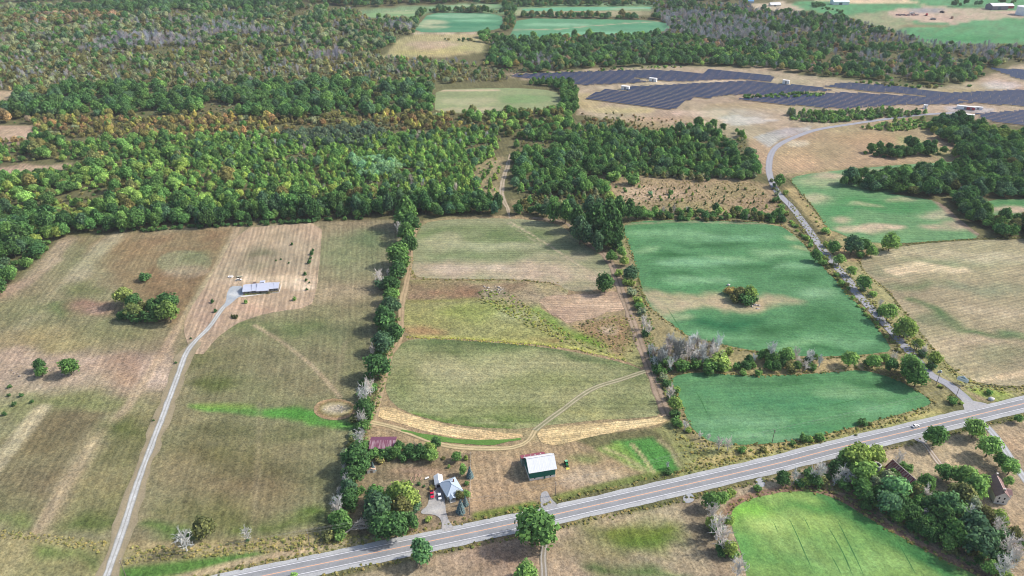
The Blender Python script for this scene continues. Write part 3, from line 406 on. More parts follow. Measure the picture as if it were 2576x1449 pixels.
sheet('stubble_field', [(2158, 654), (2205, 634), (2290, 616), (2450, 604), (2640, 600), (2900, 610), (2950, 1010), (2700, 985), (2576, 972), (2475, 968), (2412, 942), (2372, 903), (2330, 855), (2280, 788), (2232, 728), (2182, 690)], '#9c8f6e',
 [E_(2300, 640, 120, 12, 7, '#bda78a', .7), E_(2230, 680, 60, 12, 7, '#8b8d6a', .8), E_(2420, 660, 160, 12, 8, '#8d906c', .8), E_(2330, 676, 110, 11, 4, '#cbb28f', .9), E_(2500, 650, 90, 14, 8, '#b9a68a', .7), E_(2300, 715, 110, 9, 6, '#75805c', .8), E_(2480, 725, 120, 14, 8, '#82876a', .8), (L_, [(2290, 750), (2350, 780), (2400, 822), (2470, 840), (2576, 850)], 5, '#5f7850', .85, 9), E_(2340, 800, 40, 10, 5, '#66785a', .6), E_(2420, 870, 110, 24, 9, '#b59e80', .8), E_(2500, 780, 90, 16, 9, '#b5a284', .8), E_(2530, 890, 70, 20, 9, '#7d8460', .7), E_(2420, 930, 60, 10, 5, '#a58f6e', .6), (L_, [(2440, 962), (2576, 940), (2700, 925)], 2.5, '#c5ab86', .8, 6), E_(2550, 835, 40, 7, 5, '#5f8058', .8)],
 z=.10, grain=.26, label='wide tan stubble field streaked with green east of the side road', stripe=(ang((2420, 860), (2576, 825)), 3.4, .09, 4.0), seed=109)
sheet('small_field', [(1098, 226), (1180, 223), (1300, 221), (1395, 228), (1412, 245), (1414, 262), (1395, 272), (1320, 282), (1200, 286), (1095, 284), (1093, 255)], '#8d9a6e', [(L_, [(1100, 228), (1250, 227)], 3, '#c3a98a', .9, 10), E_(1180, 255, 70, 10, 10, '#a3a078', .7), E_(1320, 250, 70, 12, 8, '#7c9c68', .7), E_(1180, 276, 80, 6, 6, '#b3a382', .7)], z=.1, grain=.16, label='small pale green field enclosed by the forest', seed=113)
sheet('far_field', [(1040, 81), (1058, 56), (1078, 34), (1150, 32), (1262, 35), (1266, 60), (1255, 74), (1200, 80), (1120, 82)], '#5c9474', [E_(1090, 62, 40, 12, 12, '#b3b48c', .8), E_(1160, 40, 90, 5, 10, '#8fb898', .7), E_(1170, 62, 90, 4, 8, '#3f8466', .7), E_(1120, 72, 70, 3, 7, '#3f8466', .6), E_(1200, 52, 60, 3, 7, '#8abb9a', .7)], z=.1, grain=.12, label='teal green crop field in the distance left of the hedge lane', seed=117, res=.005)
sheet('far_field', [(1278, 96), (1292, 74), (1302, 46), (1450, 48), (1600, 50), (1672, 54), (1690, 74), (1640, 84), (1540, 92), (1420, 97), (1340, 99)], '#629a78', [(L_, [(1280, 76), (1400, 74), (1500, 64), (1660, 54)], 3, '#b3a486', .85, 8), E_(1400, 62, 90, 4, 8, '#8fbd9c', .7), E_(1500, 84, 100, 4, 8, '#84bb98', .7), E_(1380, 90, 80, 3, 7, '#448a68', .6), E_(1600, 66, 60, 4, 8, '#4a9070', .6)], z=.1, grain=.12, label='pair of teal green crop fields parted by a pale grassed waterway', seed=121, res=.005)
for q, h, l in [([(890, 36), (1062, 26), (1075, 30), (1040, 44), (920, 45)], '#86a878', 'far pale green field behind the dark scrub'), ([(1075, 16), (1250, 8), (1275, 20), (1090, 28)], '#7fa47c', 'far pale green strip field beside the distant hedge'), ([(1310, 20), (1640, 16), (1640, 24), (1320, 30)], '#6fae8c', 'farthest teal strip field between two far hedgerows')]:
    sheet('far_field', q, h, [E_(q[1][0]-60, q[1][1]+6, 50, 3, 8, '#b0ae86', .5)], z=.1, grain=.1, label=l, res=.006)
# bare ring of soil round the rock mound by the hedgerow
ring = [(842+54*math.cos(a), 1030+27*math.sin(a)) for a in np.linspace(0, 2*math.pi, 17)[:-1]]
sheet('dirt_ring', ring, '#a88860', [E_(845, 1029, 43, 19, .9, '#a39868', 1), E_(843, 1028, 26, 9, 3, '#c8b8a2', .8), (L_, ell(845, 1029, 43, 19)+[ell(845, 1029, 43, 19)[0]], .7, '#7f7038', .9, 1.6)], z=.13, grain=.25, label='round dirt track circling a grassy rock mound', seed=131)

# ---------------------------------------------------------------- roads
HW = [(-250, 1640), (200, 1544), (440, 1495), (674, 1446.8), (980, 1383), (1288, 1318.5), (1610, 1246), (1932, 1172), (2100, 1129), (2282, 1086), (2576, 1015.5), (2900, 938)]
GRAVEL = mat_track('gravel_shoulder', ('#a9a7ac', '#b1afb3'), .3, .2)
ASPH = mat_track('asphalt', ('#8e8d93', '#a19fa5'), .5, .13, 3.0)
shoulder = ribbon('road_shoulder', HW, -6.4, 6.4, .15, GRAVEL, rough=.5, step=4, cross=2); tag(shoulder, 'pale gravel shoulder either side of the highway', 'shoulder')
road = ribbon('highway', HW, -4.2, 4.2, .20, ASPH, rough=.06, step=4, cross=4); tag(road, 'two lane grey asphalt highway with white edge lines', 'road')
WHITE = mat_plain('white_road_paint', '#e6e5e8', var=.06); AMBER = mat_plain('amber_road_paint', '#e6b08c', var=.06)
ribbon('edge_line', HW, -3.6, -3.33, .215, WHITE, road, step=4); ribbon('edge_line', HW, 3.33, 3.6, .215, WHITE, road, step=4); ribbon('centre_line', HW, -.2, .2, .215, AMBER, road, step=4)
SR = [(2452, 1046), (2439, 1014), (2382, 964.5), (2342, 944), (2292, 889.5), (2239.5, 829.5), (2187, 772), (2147, 729.5), (2139.5, 712), (2082, 645), (2037, 582), (1994.5, 525), (1957, 485), (1938, 447), (1934.5, 412), (1943, 382), (1964, 362), (1998, 346), (2057, 326), (2157, 310), (2257, 296), (2330, 288), (2420, 283)]
SIDE = mat_track('side_road_chip_seal', ('#a5a2ae', '#97949f'), .45, .12, 3.0)
tag(ribbon('side_road', SR, -3.4, 3.4, .17, SIDE, rough=.35, step=5, cross=4), 'narrow grey side road curving up to the solar farm', 'road')
def apron(name, pts, hexc, z, label, cat='driveway', grain=.1, strokes=()):
    return sheet(name, pts, hexc, strokes, z=z, grain=grain, label=label, smooth=2, jit=.25, res=.004, cat=cat, var=.06)
apron('side_road_mouth', [(2405, 985), (2440, 1008), (2480, 1014), (2492, 1022), (2430, 1036), (2424, 1026), (2420, 1008)], '#a9a6b1', .18, 'flared grey mouth of the side road at the highway', 'road')
DRIVE = mat_track('gravel_drive', ('#c4c1c3', '#8f897e'), .42, .22, 3.2)
DW = [(225, 1560), (267.5, 1449), (307.5, 1336.8), (347.5, 1211.8), (393, 1090), (422.5, 1012), (447.5, 944.5), (466, 893), (490, 859.5), (527.5, 822), (557.5, 779.5), (582.5, 749.5), (598, 730)]
EDGE = mat_track('drive_verge', ('#a08c6a', '#8f8260'), .5, .25, 2.5)
tag(ribbon('drive_verge', DW[:9], -5.0, 5.0, .13, EDGE, rough=2.2, step=5, cross=2), 'tan grass verge either side of the long driveway', 'verge')
tag(ribbon('long_driveway', DW, -1.95, 1.95, .17, DRIVE, rough=.55, step=4, cross=4), 'long straight pale gravel driveway to the grey roofed bungalow', 'driveway')
ZB = lambda u, v: (550.1+u*.0991, 670.8+v*.0991)
apron('driveway_pad', [ZB(*p) for p in [(290, 515), (450, 490), (625, 495), (640, 730), (520, 775), (430, 830), (250, 1000), (130, 1050), (190, 880), (205, 690)]], '#a9b0c0', .19, 'blue grey parking pad beside the bungalow', strokes=[E_(*ZB(400, 700), 13, 5, 2, '#c9c9d2', .9)])
apron('front_walk', [ZB(*p) for p in [(530, 772), (640, 735), (900, 705), (1250, 660), (1262, 685), (1000, 722), (640, 775)]], '#dedbd8', .2, 'white concrete walk along the bungalow front', 'path')
T1 = lambda u, v: T(1, 3, u, v); T2 = lambda u, v: T(2, 3, u, v); T3 = lambda u, v: T(3, 3, u, v)
apron('farmhouse_driveway', [T1(*p) for p in [(1862, 1015), (1876, 900), (1815, 832), (1665, 832), (1655, 795), (1735, 745), (1745, 612), (1815, 590), (1822, 540), (1872, 540), (1882, 600), (1902, 700), (1912, 810), (1945, 905), (2010, 985)]], '#aaa7ab', .19, 'grey paved driveway with two parked vehicles by the farmhouse', strokes=[E_(*T1(1800, 790), 18, 5, 2, '#c6c4c8', .8), E_(*T1(1840, 640), 12, 20, 3, '#97949c', .5)])
apron('barn_approach', [T2(*p) for p in [(288, 790), (285, 640), (310, 602), (360, 595), (382, 660), (470, 745), (440, 775)]], '#a3a3ac', .18, 'short grey gravel approach in front of the green barn')
apron('field_entrance', [T2(*p) for p in [(1715, 640), (1730, 722), (1845, 702), (1812, 610)]], '#a6a9b6', .18, 'small gravel field entrance south of the highway')
apron('field_entrance', [T2(*p) for p in [(2440, 480), (2460, 540), (2530, 560), (2550, 520), (2520, 450)]], '#a6a9b6', .18, 'small gravel entrance by the bare trees along the highway')
apron('farm_lane_mouth', [T3(*p) for p in [(1440, 60), (1560, 30), (1610, 60), (1600, 110), (1540, 115)]], '#a5a4ae', .18, 'grey lane mouth leading to the old farmhouse')
tag(ribbon('yard_lane', [(1368, 1560), (1369, 1449), (1366, 1400), (1372, 1360), (1376, 1322)], -1.8, 1.8, .14, mat_track('lane_gravel', ('#b3a8a4', '#8f7f6a'), .5, .15), rough=.3, step=3, cross=2), 'pale two rut lane running south beside the big roadside tree', 'lane')
tag(ribbon('farm_lane', [T3(1530, 60), T3(1600, 150), T3(1690, 270), T3(1760, 350), T3(1900, 420)], -1.7, 1.7, .14, mat_track('lane_dust', ('#cdbcae', '#a58a70'), .5, .15), rough=.3, step=3, cross=2), 'pale two rut lane to the old white farmhouse', 'lane')
tag(ribbon('east_driveway', [T(3, 2, 2110, 1330), (2484, 1075), T3(2300, 60), T3(2400, 200), T3(2530, 400), T3(2700, 620)], -2.2, 2.2, .14, mat_track('east_gravel', ('#bdbcc6', '#aaa6aa'), .5, .1), rough=.3, step=3, cross=2), 'pale gravel driveway along the row of round trees', 'driveway')
TRK = mat_track('dirt_track', ('#b39a7c', '#8f7a5a'), .5, .3, 3.5)
FT = [(1340, 548), (1420, 560), (1455, 590), (1490, 622), (1513, 634), (1538, 664), (1552, 700), (1560.5, 724.5), (1580.5, 782), (1600.5, 837), (1620.5, 894.5), (1635.5, 932), (1655.5, 987), (1678, 1047)]
tag(ribbon('farm_track', FT[4:], -3.2, 3.2, .16, mat_track('brown_track', ('#a88c74', '#7f6a50'), .5, .3, 3.0), rough=1.0, step=5, cross=4), 'brown farm track along the hedge between hay and soybean fields', 'track')
tag(ribbon('farm_track', FT[:5], -2.2, 2.2, .16, mat_track('bare_margin', ('#9c836c', '#8c775c'), .5, .25, 2.0), rough=.7, step=5, cross=2), 'bare curving margin between hay field and dark grove', 'track')
tag(ribbon('field_track', [(1345, 1083), (1372, 1062), (1413, 1032), (1488, 979.5), (1563, 954.5), (1600, 942), (1634, 930)], -1.9, 1.9, .14, mat_track('hay_wheel_track', ('#b8a883', '#87825a'), .55, .2, 5.0), rough=.4, step=4, cross=4), 'twin wheel track curving across the olive hay field', 'track')
tag(ribbon('forest_track', [(1283, 549), (1276, 522), (1262, 490), (1266, 452), (1279, 410), (1283, 385)], -2.6, 2.6, .1, mat_track('forest_path', ('#bba58a', '#8f7d5c'), .5, .3, 3.0), rough=1.2, step=6, cross=4, taper=40), 'pale track winding through the forest', 'track')
tag(ribbon('hedge_track', [(1050, 560), (1034, 620), (1030, 680), (1012, 760), (1006, 850), (985, 890), (966, 950), (952, 1010), (945, 1040), (935, 1075)], -2.2, 2.2, .14, mat_track('orange_track', ('#bb9a70', '#98805a'), .5, .25, 3.0), rough=.8, step=6, cross=2), 'tan track beside the long hedgerow', 'track')
tag(ribbon('yard_track', [(935, 1062), (1000, 1078), (1080, 1108), (1130, 1122), (1200, 1128), (1290, 1126), (1330, 1108), (1345, 1083)], -1.8, 1.8, .15, mat_track('straw_track', ('#d0b27e', '#9c8a58'), .5, .25, 3.5), rough=.5, step=4, cross=2), 'straw coloured track round the back of the farmyard', 'track')
tag(ribbon('grass_strip', [(1010, 1082), (1080, 1100), (1160, 1110), (1240, 1113), (1310, 1104)], -2.2, 2.2, .19, mat_track('fresh_grass', ('#688f42', '#5f843c'), .5, .3, 2.0), rough=1.1, step=3, cross=2, taper=22), 'fresh green grass strip below the straw', 'strip')

TRAM = mat_track('crop_wheel_mark', ('#3f7440', '#4a7f4a'), .5, .2, 2.0)
for q in [[T3(55, 905), T3(100, 1010)], [T3(215, 880), T3(300, 1060), T3(375, 1230), T3(440, 1375)], [T3(360, 860), T3(430, 1000)], [T3(710, 880), T3(750, 945)], [T3(620, 980), T3(760, 1230), T3(850, 1440)], [T3(640, 1250), T3(740, 1440)], [T3(1290, 1080), T3(1480, 1420)], [T3(700, 900), T3(900, 1300), T3(960, 1440)]]:
    tag(ribbon('crop_wheel_mark', q, -.2, .2, .14, TRAM, rough=.15, step=3, taper=5), 'thin dark wheel mark in the bright green field', 'wheel mark', 'wheel marks of the bright green field')
for q in [[T(2, 2, 1850, 1040), T(2, 2, 1920, 1170), T(2, 2, 1975, 1290)], [T(2, 2, 1330, 60), T(2, 2, 1400, 190)], [T(2, 2, 2240, 430), T(2, 2, 2300, 520)], [T(2, 2, 2360, 400), T(2, 2, 2420, 500)], [T(2, 2, 1560, 200), T(2, 2, 1700, 420)], [T(2, 1, 1330, 1350), T(2, 1, 1470, 1345), T(2, 1, 1520, 1350)], [T(2, 1, 1160, 1075), T(2, 1, 1400, 1078)], [T(2, 1, 2000, 1000), T(2, 1, 2380, 1040)], [T(3, 2, 560, 350), T(3, 2, 760, 440), T(3, 2, 900, 470)], [T(3, 2, 0, 390), T(3, 2, 400, 540)], [T(3, 2, 600, 1190), T(3, 2, 900, 1120)], [T(3, 2, 0, 1010), T(3, 2, 500, 940)]]:
    tag(ribbon('crop_wheel_mark', q, -.24, .24, .14, TRAM, rough=.2, step=3, taper=8), 'thin dark wheel mark across the soybean rows', 'wheel mark', 'wheel marks of the soybean fields')
# ---------------------------------------------------------------- plants: crowns are thousands of small leaf faces
def quads(c, n, size, rg, flat=.0):
    """small leaf faces at centres c facing n"""
    m = len(c); r = rg.normal(size=(m, 3)); n = n+rg.normal(size=(m, 3))*.45; n[:, 2] += flat; n /= np.linalg.norm(n, axis=1)[:, None]
    t = np.cross(n, r); t /= np.linalg.norm(t, axis=1)[:, None]+1e-9; b = np.cross(n, t)
    s = size*(0.6+.8*rg.random((m, 1))); a = s*(.7+.5*rg.random((m, 1)))
    V = np.stack([c-t*s-b*a*.5, c+t*s*.4-b*a, c+t*s+b*a*.5, c-t*s*.4+b*a], 1).reshape(-1, 3)
    return V, np.arange(4*m).reshape(-1, 4)
ICO = None
def ico():
    global ICO
    if ICO is None:
        bm = bmesh.new(); bmesh.ops.create_icosphere(bm, subdivisions=1, radius=1); bm.verts.ensure_lookup_table()
        ICO = (np.array([v.co[:] for v in bm.verts]), np.array([[v.index for v in f.verts] for f in bm.faces])); bm.free()
    return ICO
def crown(name, lobes, per, size, seed, mat, core=.7, flat=.15):
    """lobes: rows x y z rx rz in units of tree width (x, y) and height (z)"""
    rg = np.random.default_rng(seed); VV = []; FF = []; LV = []; off = 0; asp = 1.15
    for (x, y, z, r, rz) in lobes:
        k = max(6, int(per*(r/.25)**2)); d = rg.normal(size=(k, 3)); d /= np.linalg.norm(d, axis=1)[:, None]; d = d[d[:, 2] > -.75]
        rad = 1+rg.normal(size=(len(d), 1))*.11; c = np.array([x, y, z])+d*rad*np.array([r, r, rz])
        V, F = quads(c, d.copy(), size, rg, flat); V[:, 2] = c.repeat(4, 0)[:, 2]+(V[:, 2]-c.repeat(4, 0)[:, 2])/asp
        VV.append(V); FF.append(F+off); off += len(V); base = .82+.36*rg.random(); LV.append(base*(.58+.86*rg.random(len(F))))
    mesh_v = np.concatenate(VV); mesh_f = np.concatenate(FF); lv = np.concatenate(LV)
    iv, jf = ico(); cv = []; cf = []; o2 = 0
    for (x, y, z, r, rz) in lobes:
        q = iv*(1+rg.normal(size=(len(iv), 1))*.08); cv.append(np.array([x, y, z])+q*np.array([r, r, rz])*core); cf.append(jf+o2); o2 += len(iv)
    cv = np.concatenate(cv); cf = np.concatenate(cf)
    V = np.concatenate([mesh_v, cv]); me = bpy.data.meshes.new(name)
    fl = [tuple(f) for f in mesh_f]+[tuple(f+len(mesh_v)) for f in cf]; me.from_pydata(V.tolist(), [], fl)
    a = me.attributes.new('lv', 'FLOAT', 'FACE'); a.data.foreach_set('value', np.r_[lv, np.full(len(cf), .75)].astype(np.float32))
    me.materials.append(mat); return me
def lobes_round(seed, n, rx=.34, zlo=.34, zhi=.86, rl=(.16, .24), irr=.25):
    rg = np.random.default_rng(seed); L = []
    for k in range(n):
        f = (k+.5)/n; z = zlo+(zhi-zlo)*f; a = k*2.4+rg.random()*.9; p = math.sin(math.pi*min(1, .28+.72*f)) if f > .35 else .78+.3*f
        r = rx*p*(1-irr*rg.random()); q = (rl[0]-.03)+(rl[1]-rl[0]+.06)*rg.random(); q *= (1.0 if f < .75 else .85); z += rg.normal()*.03
        L.append((r*math.cos(a), r*math.sin(a), z, q, q*.85))
    L.append((0, 0, (zlo+zhi)/2, .27, .26)); return L
def lobes_narrow(seed, n):
    rg = np.random.default_rng(seed); L = []
    for k in range(n):
        f = (k+.5)/n; z = .16+.76*f; w_ = .34*(1-f**1.8)**.8+.09; a = k*2.4+rg.random(); o = w_*.55
        L.append((o*math.cos(a), o*math.sin(a), z, w_*.78, .12))
    return L
def lobes_dome(seed, n):
    rg = np.random.default_rng(seed); L = [(0, 0, .42, .34, .4)]
    for k in range(n):
        a = k*2.4+rg.random(); o = .3*(.6+.5*rg.random()); L.append((o*math.cos(a), o*math.sin(a), .25+.38*rg.random(), .15+.08*rg.random(), .24+.1*rg.random()))
    return L
def spruce_mesh(name, seed, mat):
    rg = np.random.default_rng(seed); V = []; F = []; off = 0; LV = []
    for k in range(15):
        f = k/15; z = .06+.92*f; R = .5*(1-f)**.9+.02; nb = int(15-8*f)
        for j in range(nb):
            a = 2*math.pi*(j+rg.random()*.6)/nb; ca, sa = math.cos(a), math.sin(a); r = R*(.82+.3*rg.random()); ww = .08*(1-f)+.03; dz = -.05*(1-f)
            for s in range(3):
                r0, r1 = r*s/3, r*(s+1.15)/3; q = ww*(1.2-.25*s)
                V += [(ca*r0+sa*q, sa*r0-ca*q, z+dz*s/3), (ca*r0-sa*q, sa*r0+ca*q, z+dz*s/3), (ca*r1-sa*q*.6, sa*r1+ca*q*.6, z+dz*(s+1)/3-.015), (ca*r1+sa*q*.6, sa*r1-ca*q*.6, z+dz*(s+1)/3-.015)]
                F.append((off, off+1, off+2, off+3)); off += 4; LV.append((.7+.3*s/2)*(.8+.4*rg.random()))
    iv, jf = ico(); n0 = len(V)
    for f in (0, .25, .5, .72):
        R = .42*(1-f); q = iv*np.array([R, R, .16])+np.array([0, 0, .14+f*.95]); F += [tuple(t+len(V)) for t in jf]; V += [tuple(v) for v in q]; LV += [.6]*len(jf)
    me = bpy.data.meshes.new(name); me.from_pydata(V, [], F); a = me.attributes.new('lv', 'FLOAT', 'FACE'); a.data.foreach_set('value', np.array(LV, np.float32)); me.materials.append(mat); return me
def limb_mesh(name, segs, mat, sides=4):
    """tapered limbs from (p, q, r0, r1)"""
    V = []; F = []
    for p, q, r0, r1 in segs:
        p, q = np.array(p), np.array(q); d = q-p; d = d/(np.linalg.norm(d)+1e-9); u = np.cross(d, (.3, .9, .2)); u /= np.linalg.norm(u)+1e-9; v = np.cross(d, u); o = len(V)
        for c, r in ((p, r0), (q, r1)):
            for k in range(sides):
                a = 2*math.pi*k/sides; V.append(tuple(c+(u*math.cos(a)+v*math.sin(a))*r))
        for k in range(sides): F.append((o+k, o+(k+1) % sides, o+sides+(k+1) % sides, o+sides+k))
    me = bpy.data.meshes.new(name); me.from_pydata(V, [], F); me.materials.append(mat); return me
def bare_segs(seed, spread=.42, dens=1.0):
    """dead tree, unit width and height: trunk, boughs, branches, twigs"""
    rg = np.random.default_rng(seed); tr = []; br = []; P = [np.array([0, 0, -.02])]
    for k in range(5): P.append(P[-1]+np.array([rg.normal()*.025, rg.normal()*.025, .16]))
    rad = [.04, .035, .03, .024, .018, .01]
    for k in range(5): tr.append((P[k], P[k+1], rad[k], rad[k+1]))
    def grow(p, d, L, r, lev):
        n = 3 if lev < 2 else 2; q = p
        for i in range(n):
            d = d+rg.normal(size=3)*.16+np.array([0, 0, .08]); d /= np.linalg.norm(d); e = q+d*L/n
            br.append((q, e, r*(1-.25*i), r*(1-.25*(i+1)))); q2 = q; q = e
            if lev < 3:
                for _ in range(int((2 if lev < 2 else 1.6)*dens+rg.random())):
                    t = rg.normal(size=3)*.75+d; t[2] += .15; t /= np.linalg.norm(t); grow(q2+(e-q2)*rg.random(), t, L*.58, r*.62, lev+1)
    for k in range(11):
        f = .28+.68*k/11; z = f*.8; i = min(4, int(z/.16)); p = P[i]+(P[i+1]-P[i])*((z-.16*i)/.16); a = k*2.4+rg.random()
        d = np.array([math.cos(a), math.sin(a), .55+.7*f]); d /= np.linalg.norm(d); grow(p, d, spread*(1.05-.45*f), .021*(1.25-f*.7), 1)
    return tr, br
def trunk_segs(hc=.5, r=.028, seed=0):
    rg = np.random.default_rng(seed); s = [((0, 0, -.03), (0, 0, hc*.55), r*1.25, r), ((0, 0, hc*.55), (rg.normal()*.02, rg.normal()*.02, hc*1.25), r, r*.6)]
    for k in range(5):
        a = k*1.3+rg.random(); s.append(((0, 0, hc*(.5+.1*k)), (.24*math.cos(a), .24*math.sin(a), hc*(.85+.14*k)), r*.5, r*.2))
    return s
KINDS = {}
def reg(kind, i, me_fn, trunk, bare=False):
    KINDS.setdefault(kind, []).append((me_fn, trunk, bare))
PROT = {}     # kind -> list of (crown mesh, trunk mesh, far mesh)
def proto(kind, crown_o, crown_i, tsegs):
    tm = limb_mesh('trunk', tsegs, BARK, 5)
    PROT.setdefault(kind, []).append((crown_o, tm, crown_i))
def twin(me, mat):
    c = me.copy(); c.materials.clear(); c.materials.append(mat); return c
for i in range(4):
    m = crown('broadleaf_crown', lobes_round(10+i, 23+i, rl=(.12, .22), irr=.42), 112, .041, 20+i, LEAF_O); proto('broadleaf', m, twin(m, LEAF_I), trunk_segs(.42, .027, i))
for i in range(2):
    m = crown('tall_crown', lobes_round(40+i, 24, rx=.29, zlo=.24, zhi=.9, rl=(.11, .2), irr=.4), 110, .043, 50+i, LEAF_O); proto('tall', m, twin(m, LEAF_I), trunk_segs(.4, .03, 9+i))
for i in range(3):
    m = crown('young_crown', lobes_narrow(60+i, 8), 70, .066, 70+i, LEAF_O); proto('young', m, twin(m, LEAF_I), trunk_segs(.3, .03, 5+i))
for i in range(2):
    m = crown('cedar_crown', [(a_, b_, c_, r_*(1.15-c_), q_) for a_, b_, c_, r_, q_ in lobes_narrow(80+i, 7)], 60, .06, 85+i, LEAF_O, core=.85, flat=0); proto('cedar', m, twin(m, LEAF_I), trunk_segs(.2, .03, 15+i))
for i in range(3):
    m = crown('bush_crown', lobes_dome(90+i, 6), 66, .064, 95+i, LEAF_O); proto('bush', m, twin(m, LEAF_I), trunk_segs(.25, .02, 25+i))
m = spruce_mesh('spruce_crown', 3, LEAF_O); proto('spruce', m, twin(m, LEAF_I), trunk_segs(.2, .025, 31))
for i in range(3):
    tr, br = bare_segs(110+i, .42 if i < 2 else .36, 1.0); tm = limb_mesh('trunk', tr, BARE_O, 5); bm_ = limb_mesh('branches', br, BARE_O, 3)
    full = limb_mesh('bare_tree_far', tr+[b for b in br if b[2] > .0055], BARE_I, 3)
    PROT.setdefault('bare', []).append((bm_, tm, full))
RATIO = dict(broadleaf=1.0, tall=1.35, young=1.45, cedar=1.55, bush=.72, spruce=1.9, bare=1.25)
NAME = dict(broadleaf='broadleaf_tree', tall='broadleaf_tree', young='young_tree', cedar='cedar_tree', bush='bush', spruce='spruce_tree', bare='bare_tree')
CATG = dict(broadleaf='tree', tall='tree', young='tree', cedar='tree', bush='bush', spruce='tree', bare='tree')
TR = []      # every plant: kind, x, y, width, height, tint, zone
def put(kind, x, y, wd, hgt, tint, zone): TR.append((kind, float(x), float(y), float(wd), float(hgt), tint, zone))
def jit(tint, a=.16):
    r, g, b = tint; k = 1+random.uniform(-a, a); h = random.uniform(-a, a)*.6
    return (max(.01, r*k*(1+h)), max(.01, g*k), max(.008, b*k*(1-h*.5)))
DK, MD, LT, YG, OL, BL, GY = lin('#446c3c'), lin('#55803f'), lin('#739c4c'), lin('#809a46'), lin('#6d7346'), lin('#4c7052'), lin('#7f8d70')
OR, YE, PK, BR, PINE = lin('#93805a'), lin('#8f8b54'), lin('#93826f'), lin('#776a4c'), lin('#546a5c')
BARE = lin('#d8d3cd'); BAREB = lin('#b4b3b4'); SPR = lin('#667f88')
def at(kind, c, r, u, v, wz, tint, zone, hk=1.0):
    """plant whose crown centre shows at zoom point (u, v), crown width wz in zoom units"""
    x, y = T(c, r, u, v); wpx = wz/4*(1.5 if kind == 'spruce' else .98 if zone == 'side' else 1.12)
    wd = wpx/pxm(x, y); h = wd*RATIO[kind]*hk; zc = h*(.56 if kind not in ('bush',) else .4)
    wd = wpx/pxm(x, y, zc); h = wd*RATIO[kind]*hk; g = G(x, y, zc); put(kind, g.x, g.y, wd, h, jit(tint, .1), zone)
def scatter(poly, sp, mix, zone, edge=1.0, jitter=.9, keep=1.0, clear=()):
    """fill a stand: mix rows are (kind, weight, width range, tints)"""
    P = GA(poly); x0, y0 = P.min(0); x1, y1 = P.max(0)
    nx = int((x1-x0)/sp)+1; ny = int((y1-y0)/(sp*.9))+1
    ii, jj = np.meshgrid(np.arange(nx), np.arange(ny)); x = x0+(ii+.5*(jj % 2))*sp; y = y0+jj*sp*.9; x = x.ravel(); y = y.ravel()
    x = x+rng.uniform(-.5, .5, len(x))*sp*jitter; y = y+rng.uniform(-.5, .5, len(y))*sp*jitter
    k = inside(P, x+fbm(x, y, 30, 3)*sp*.6, y+fbm(x, y, 30, 8)*sp*.6) & (rng.random(len(x)) < keep)
    x, y = x[k], y[k]
    for q, m_ in clear:
        d = linedist(GA(q), x, y); k = d > m_; x, y = x[k], y[k]
    wts = np.array([m_[1] for m_ in mix], float)
    pat = fbm(x, y, 55, 77, 2)
    gap = fbm(x, y, 38, 123, 2)
    for n in range(len(x)):
        if zone == 'wood' and gap[n] < -.4:      # small clearings grown over with scrub
            if rng.random() < .75: wd = 2.2+2.6*rng.random(); put('bush', x[n], y[n], wd, wd*.75, jit([OL, GY, lin('#8c8a58'), MD][int(rng.random()*4)]), zone)
            continue
        wv = wts.copy(); p = pat[n]
        wv *= np.exp(np.linspace(-1, 1, len(wv))*p*2.2); i = np.searchsorted(np.cumsum(wv)/wv.sum(), rng.random()); i = min(i, len(mix)-1)
        kind, _, (a, b), tints = mix[i]; wd = (a+(b-a)*rng.random())*(.55+.7*rng.random() if zone == 'wood' else .8+.4*rng.random()); t = tints[min(len(tints)-1, int(rng.random()*len(tints)))]
        put(kind, x[n], y[n], wd, wd*RATIO[kind]*(.75+.5*rng.random()), jit([c_*1.22*k_ for c_, k_ in zip(t, (1.06, 1.0, .94))] if zone == 'wood' and kind != 'bare' else t, .24), zone)
TRK_N = [(1283, 549), (1276, 522), (1262, 490), (1266, 452), (1279, 410), (1283, 385)]
Z = {}
def zone(k, label, group): Z[k] = (label, group)
# --- the great forest, left and centre
zone('front', '{} in the front forest edge', 'forest edge trees')
zone('wood', '{} standing in the wooded country beyond the fields', 'forest trees')
G1 = [DK, DK, MD, MD, BL, DK]; G2_ = [MD, LT, YG, DK, MD]; SCR = [OL, lin('#70704e'), lin('#66663f'), GY, GY]
scatter([(-420, 620), (-150, 560), (0, 540), (160, 560), (172, 594), (130, 622), (60, 688), (0, 745), (-160, 900), (-420, 960)], 9.5, [('broadleaf', 3, (11, 17), G1), ('broadleaf', 1, (10, 14), [LT, YG, MD]), ('bush', .4, (5, 7), [MD])], 'front')
scatter([(150, 560), (420, 540), (700, 522), (990, 512), (1020, 508), (1262, 506), (1262, 540), (1040, 546), (990, 548), (700, 557), (420, 573), (172, 594)], 8.5, [('tall', 2, (10, 14), [DK, DK, BL, MD]), ('broadleaf', 2, (11, 16), G1), ('broadleaf', .4, (9, 12), [LT, MD])], 'front', clear=[(TRK_N, 7)])
scatter([(172, 592), (420, 573), (700, 558), (990, 549)], 5, [('bush', 1, (4, 6), [MD, DK])], 'front')
scatter([(-420, 440), (0, 455), (180, 425), (340, 400), (560, 440), (700, 480), (990, 500), (700, 522), (420, 540), (160, 560), (0, 540), (-420, 560)], 8.0, [('broadleaf', 3, (9, 14), [MD, LT, DK, YG, OL, MD]), ('young', 1.5, (4, 6), [LT, YG]), ('bush', .7, (5, 7), [YG, OL])], 'wood')
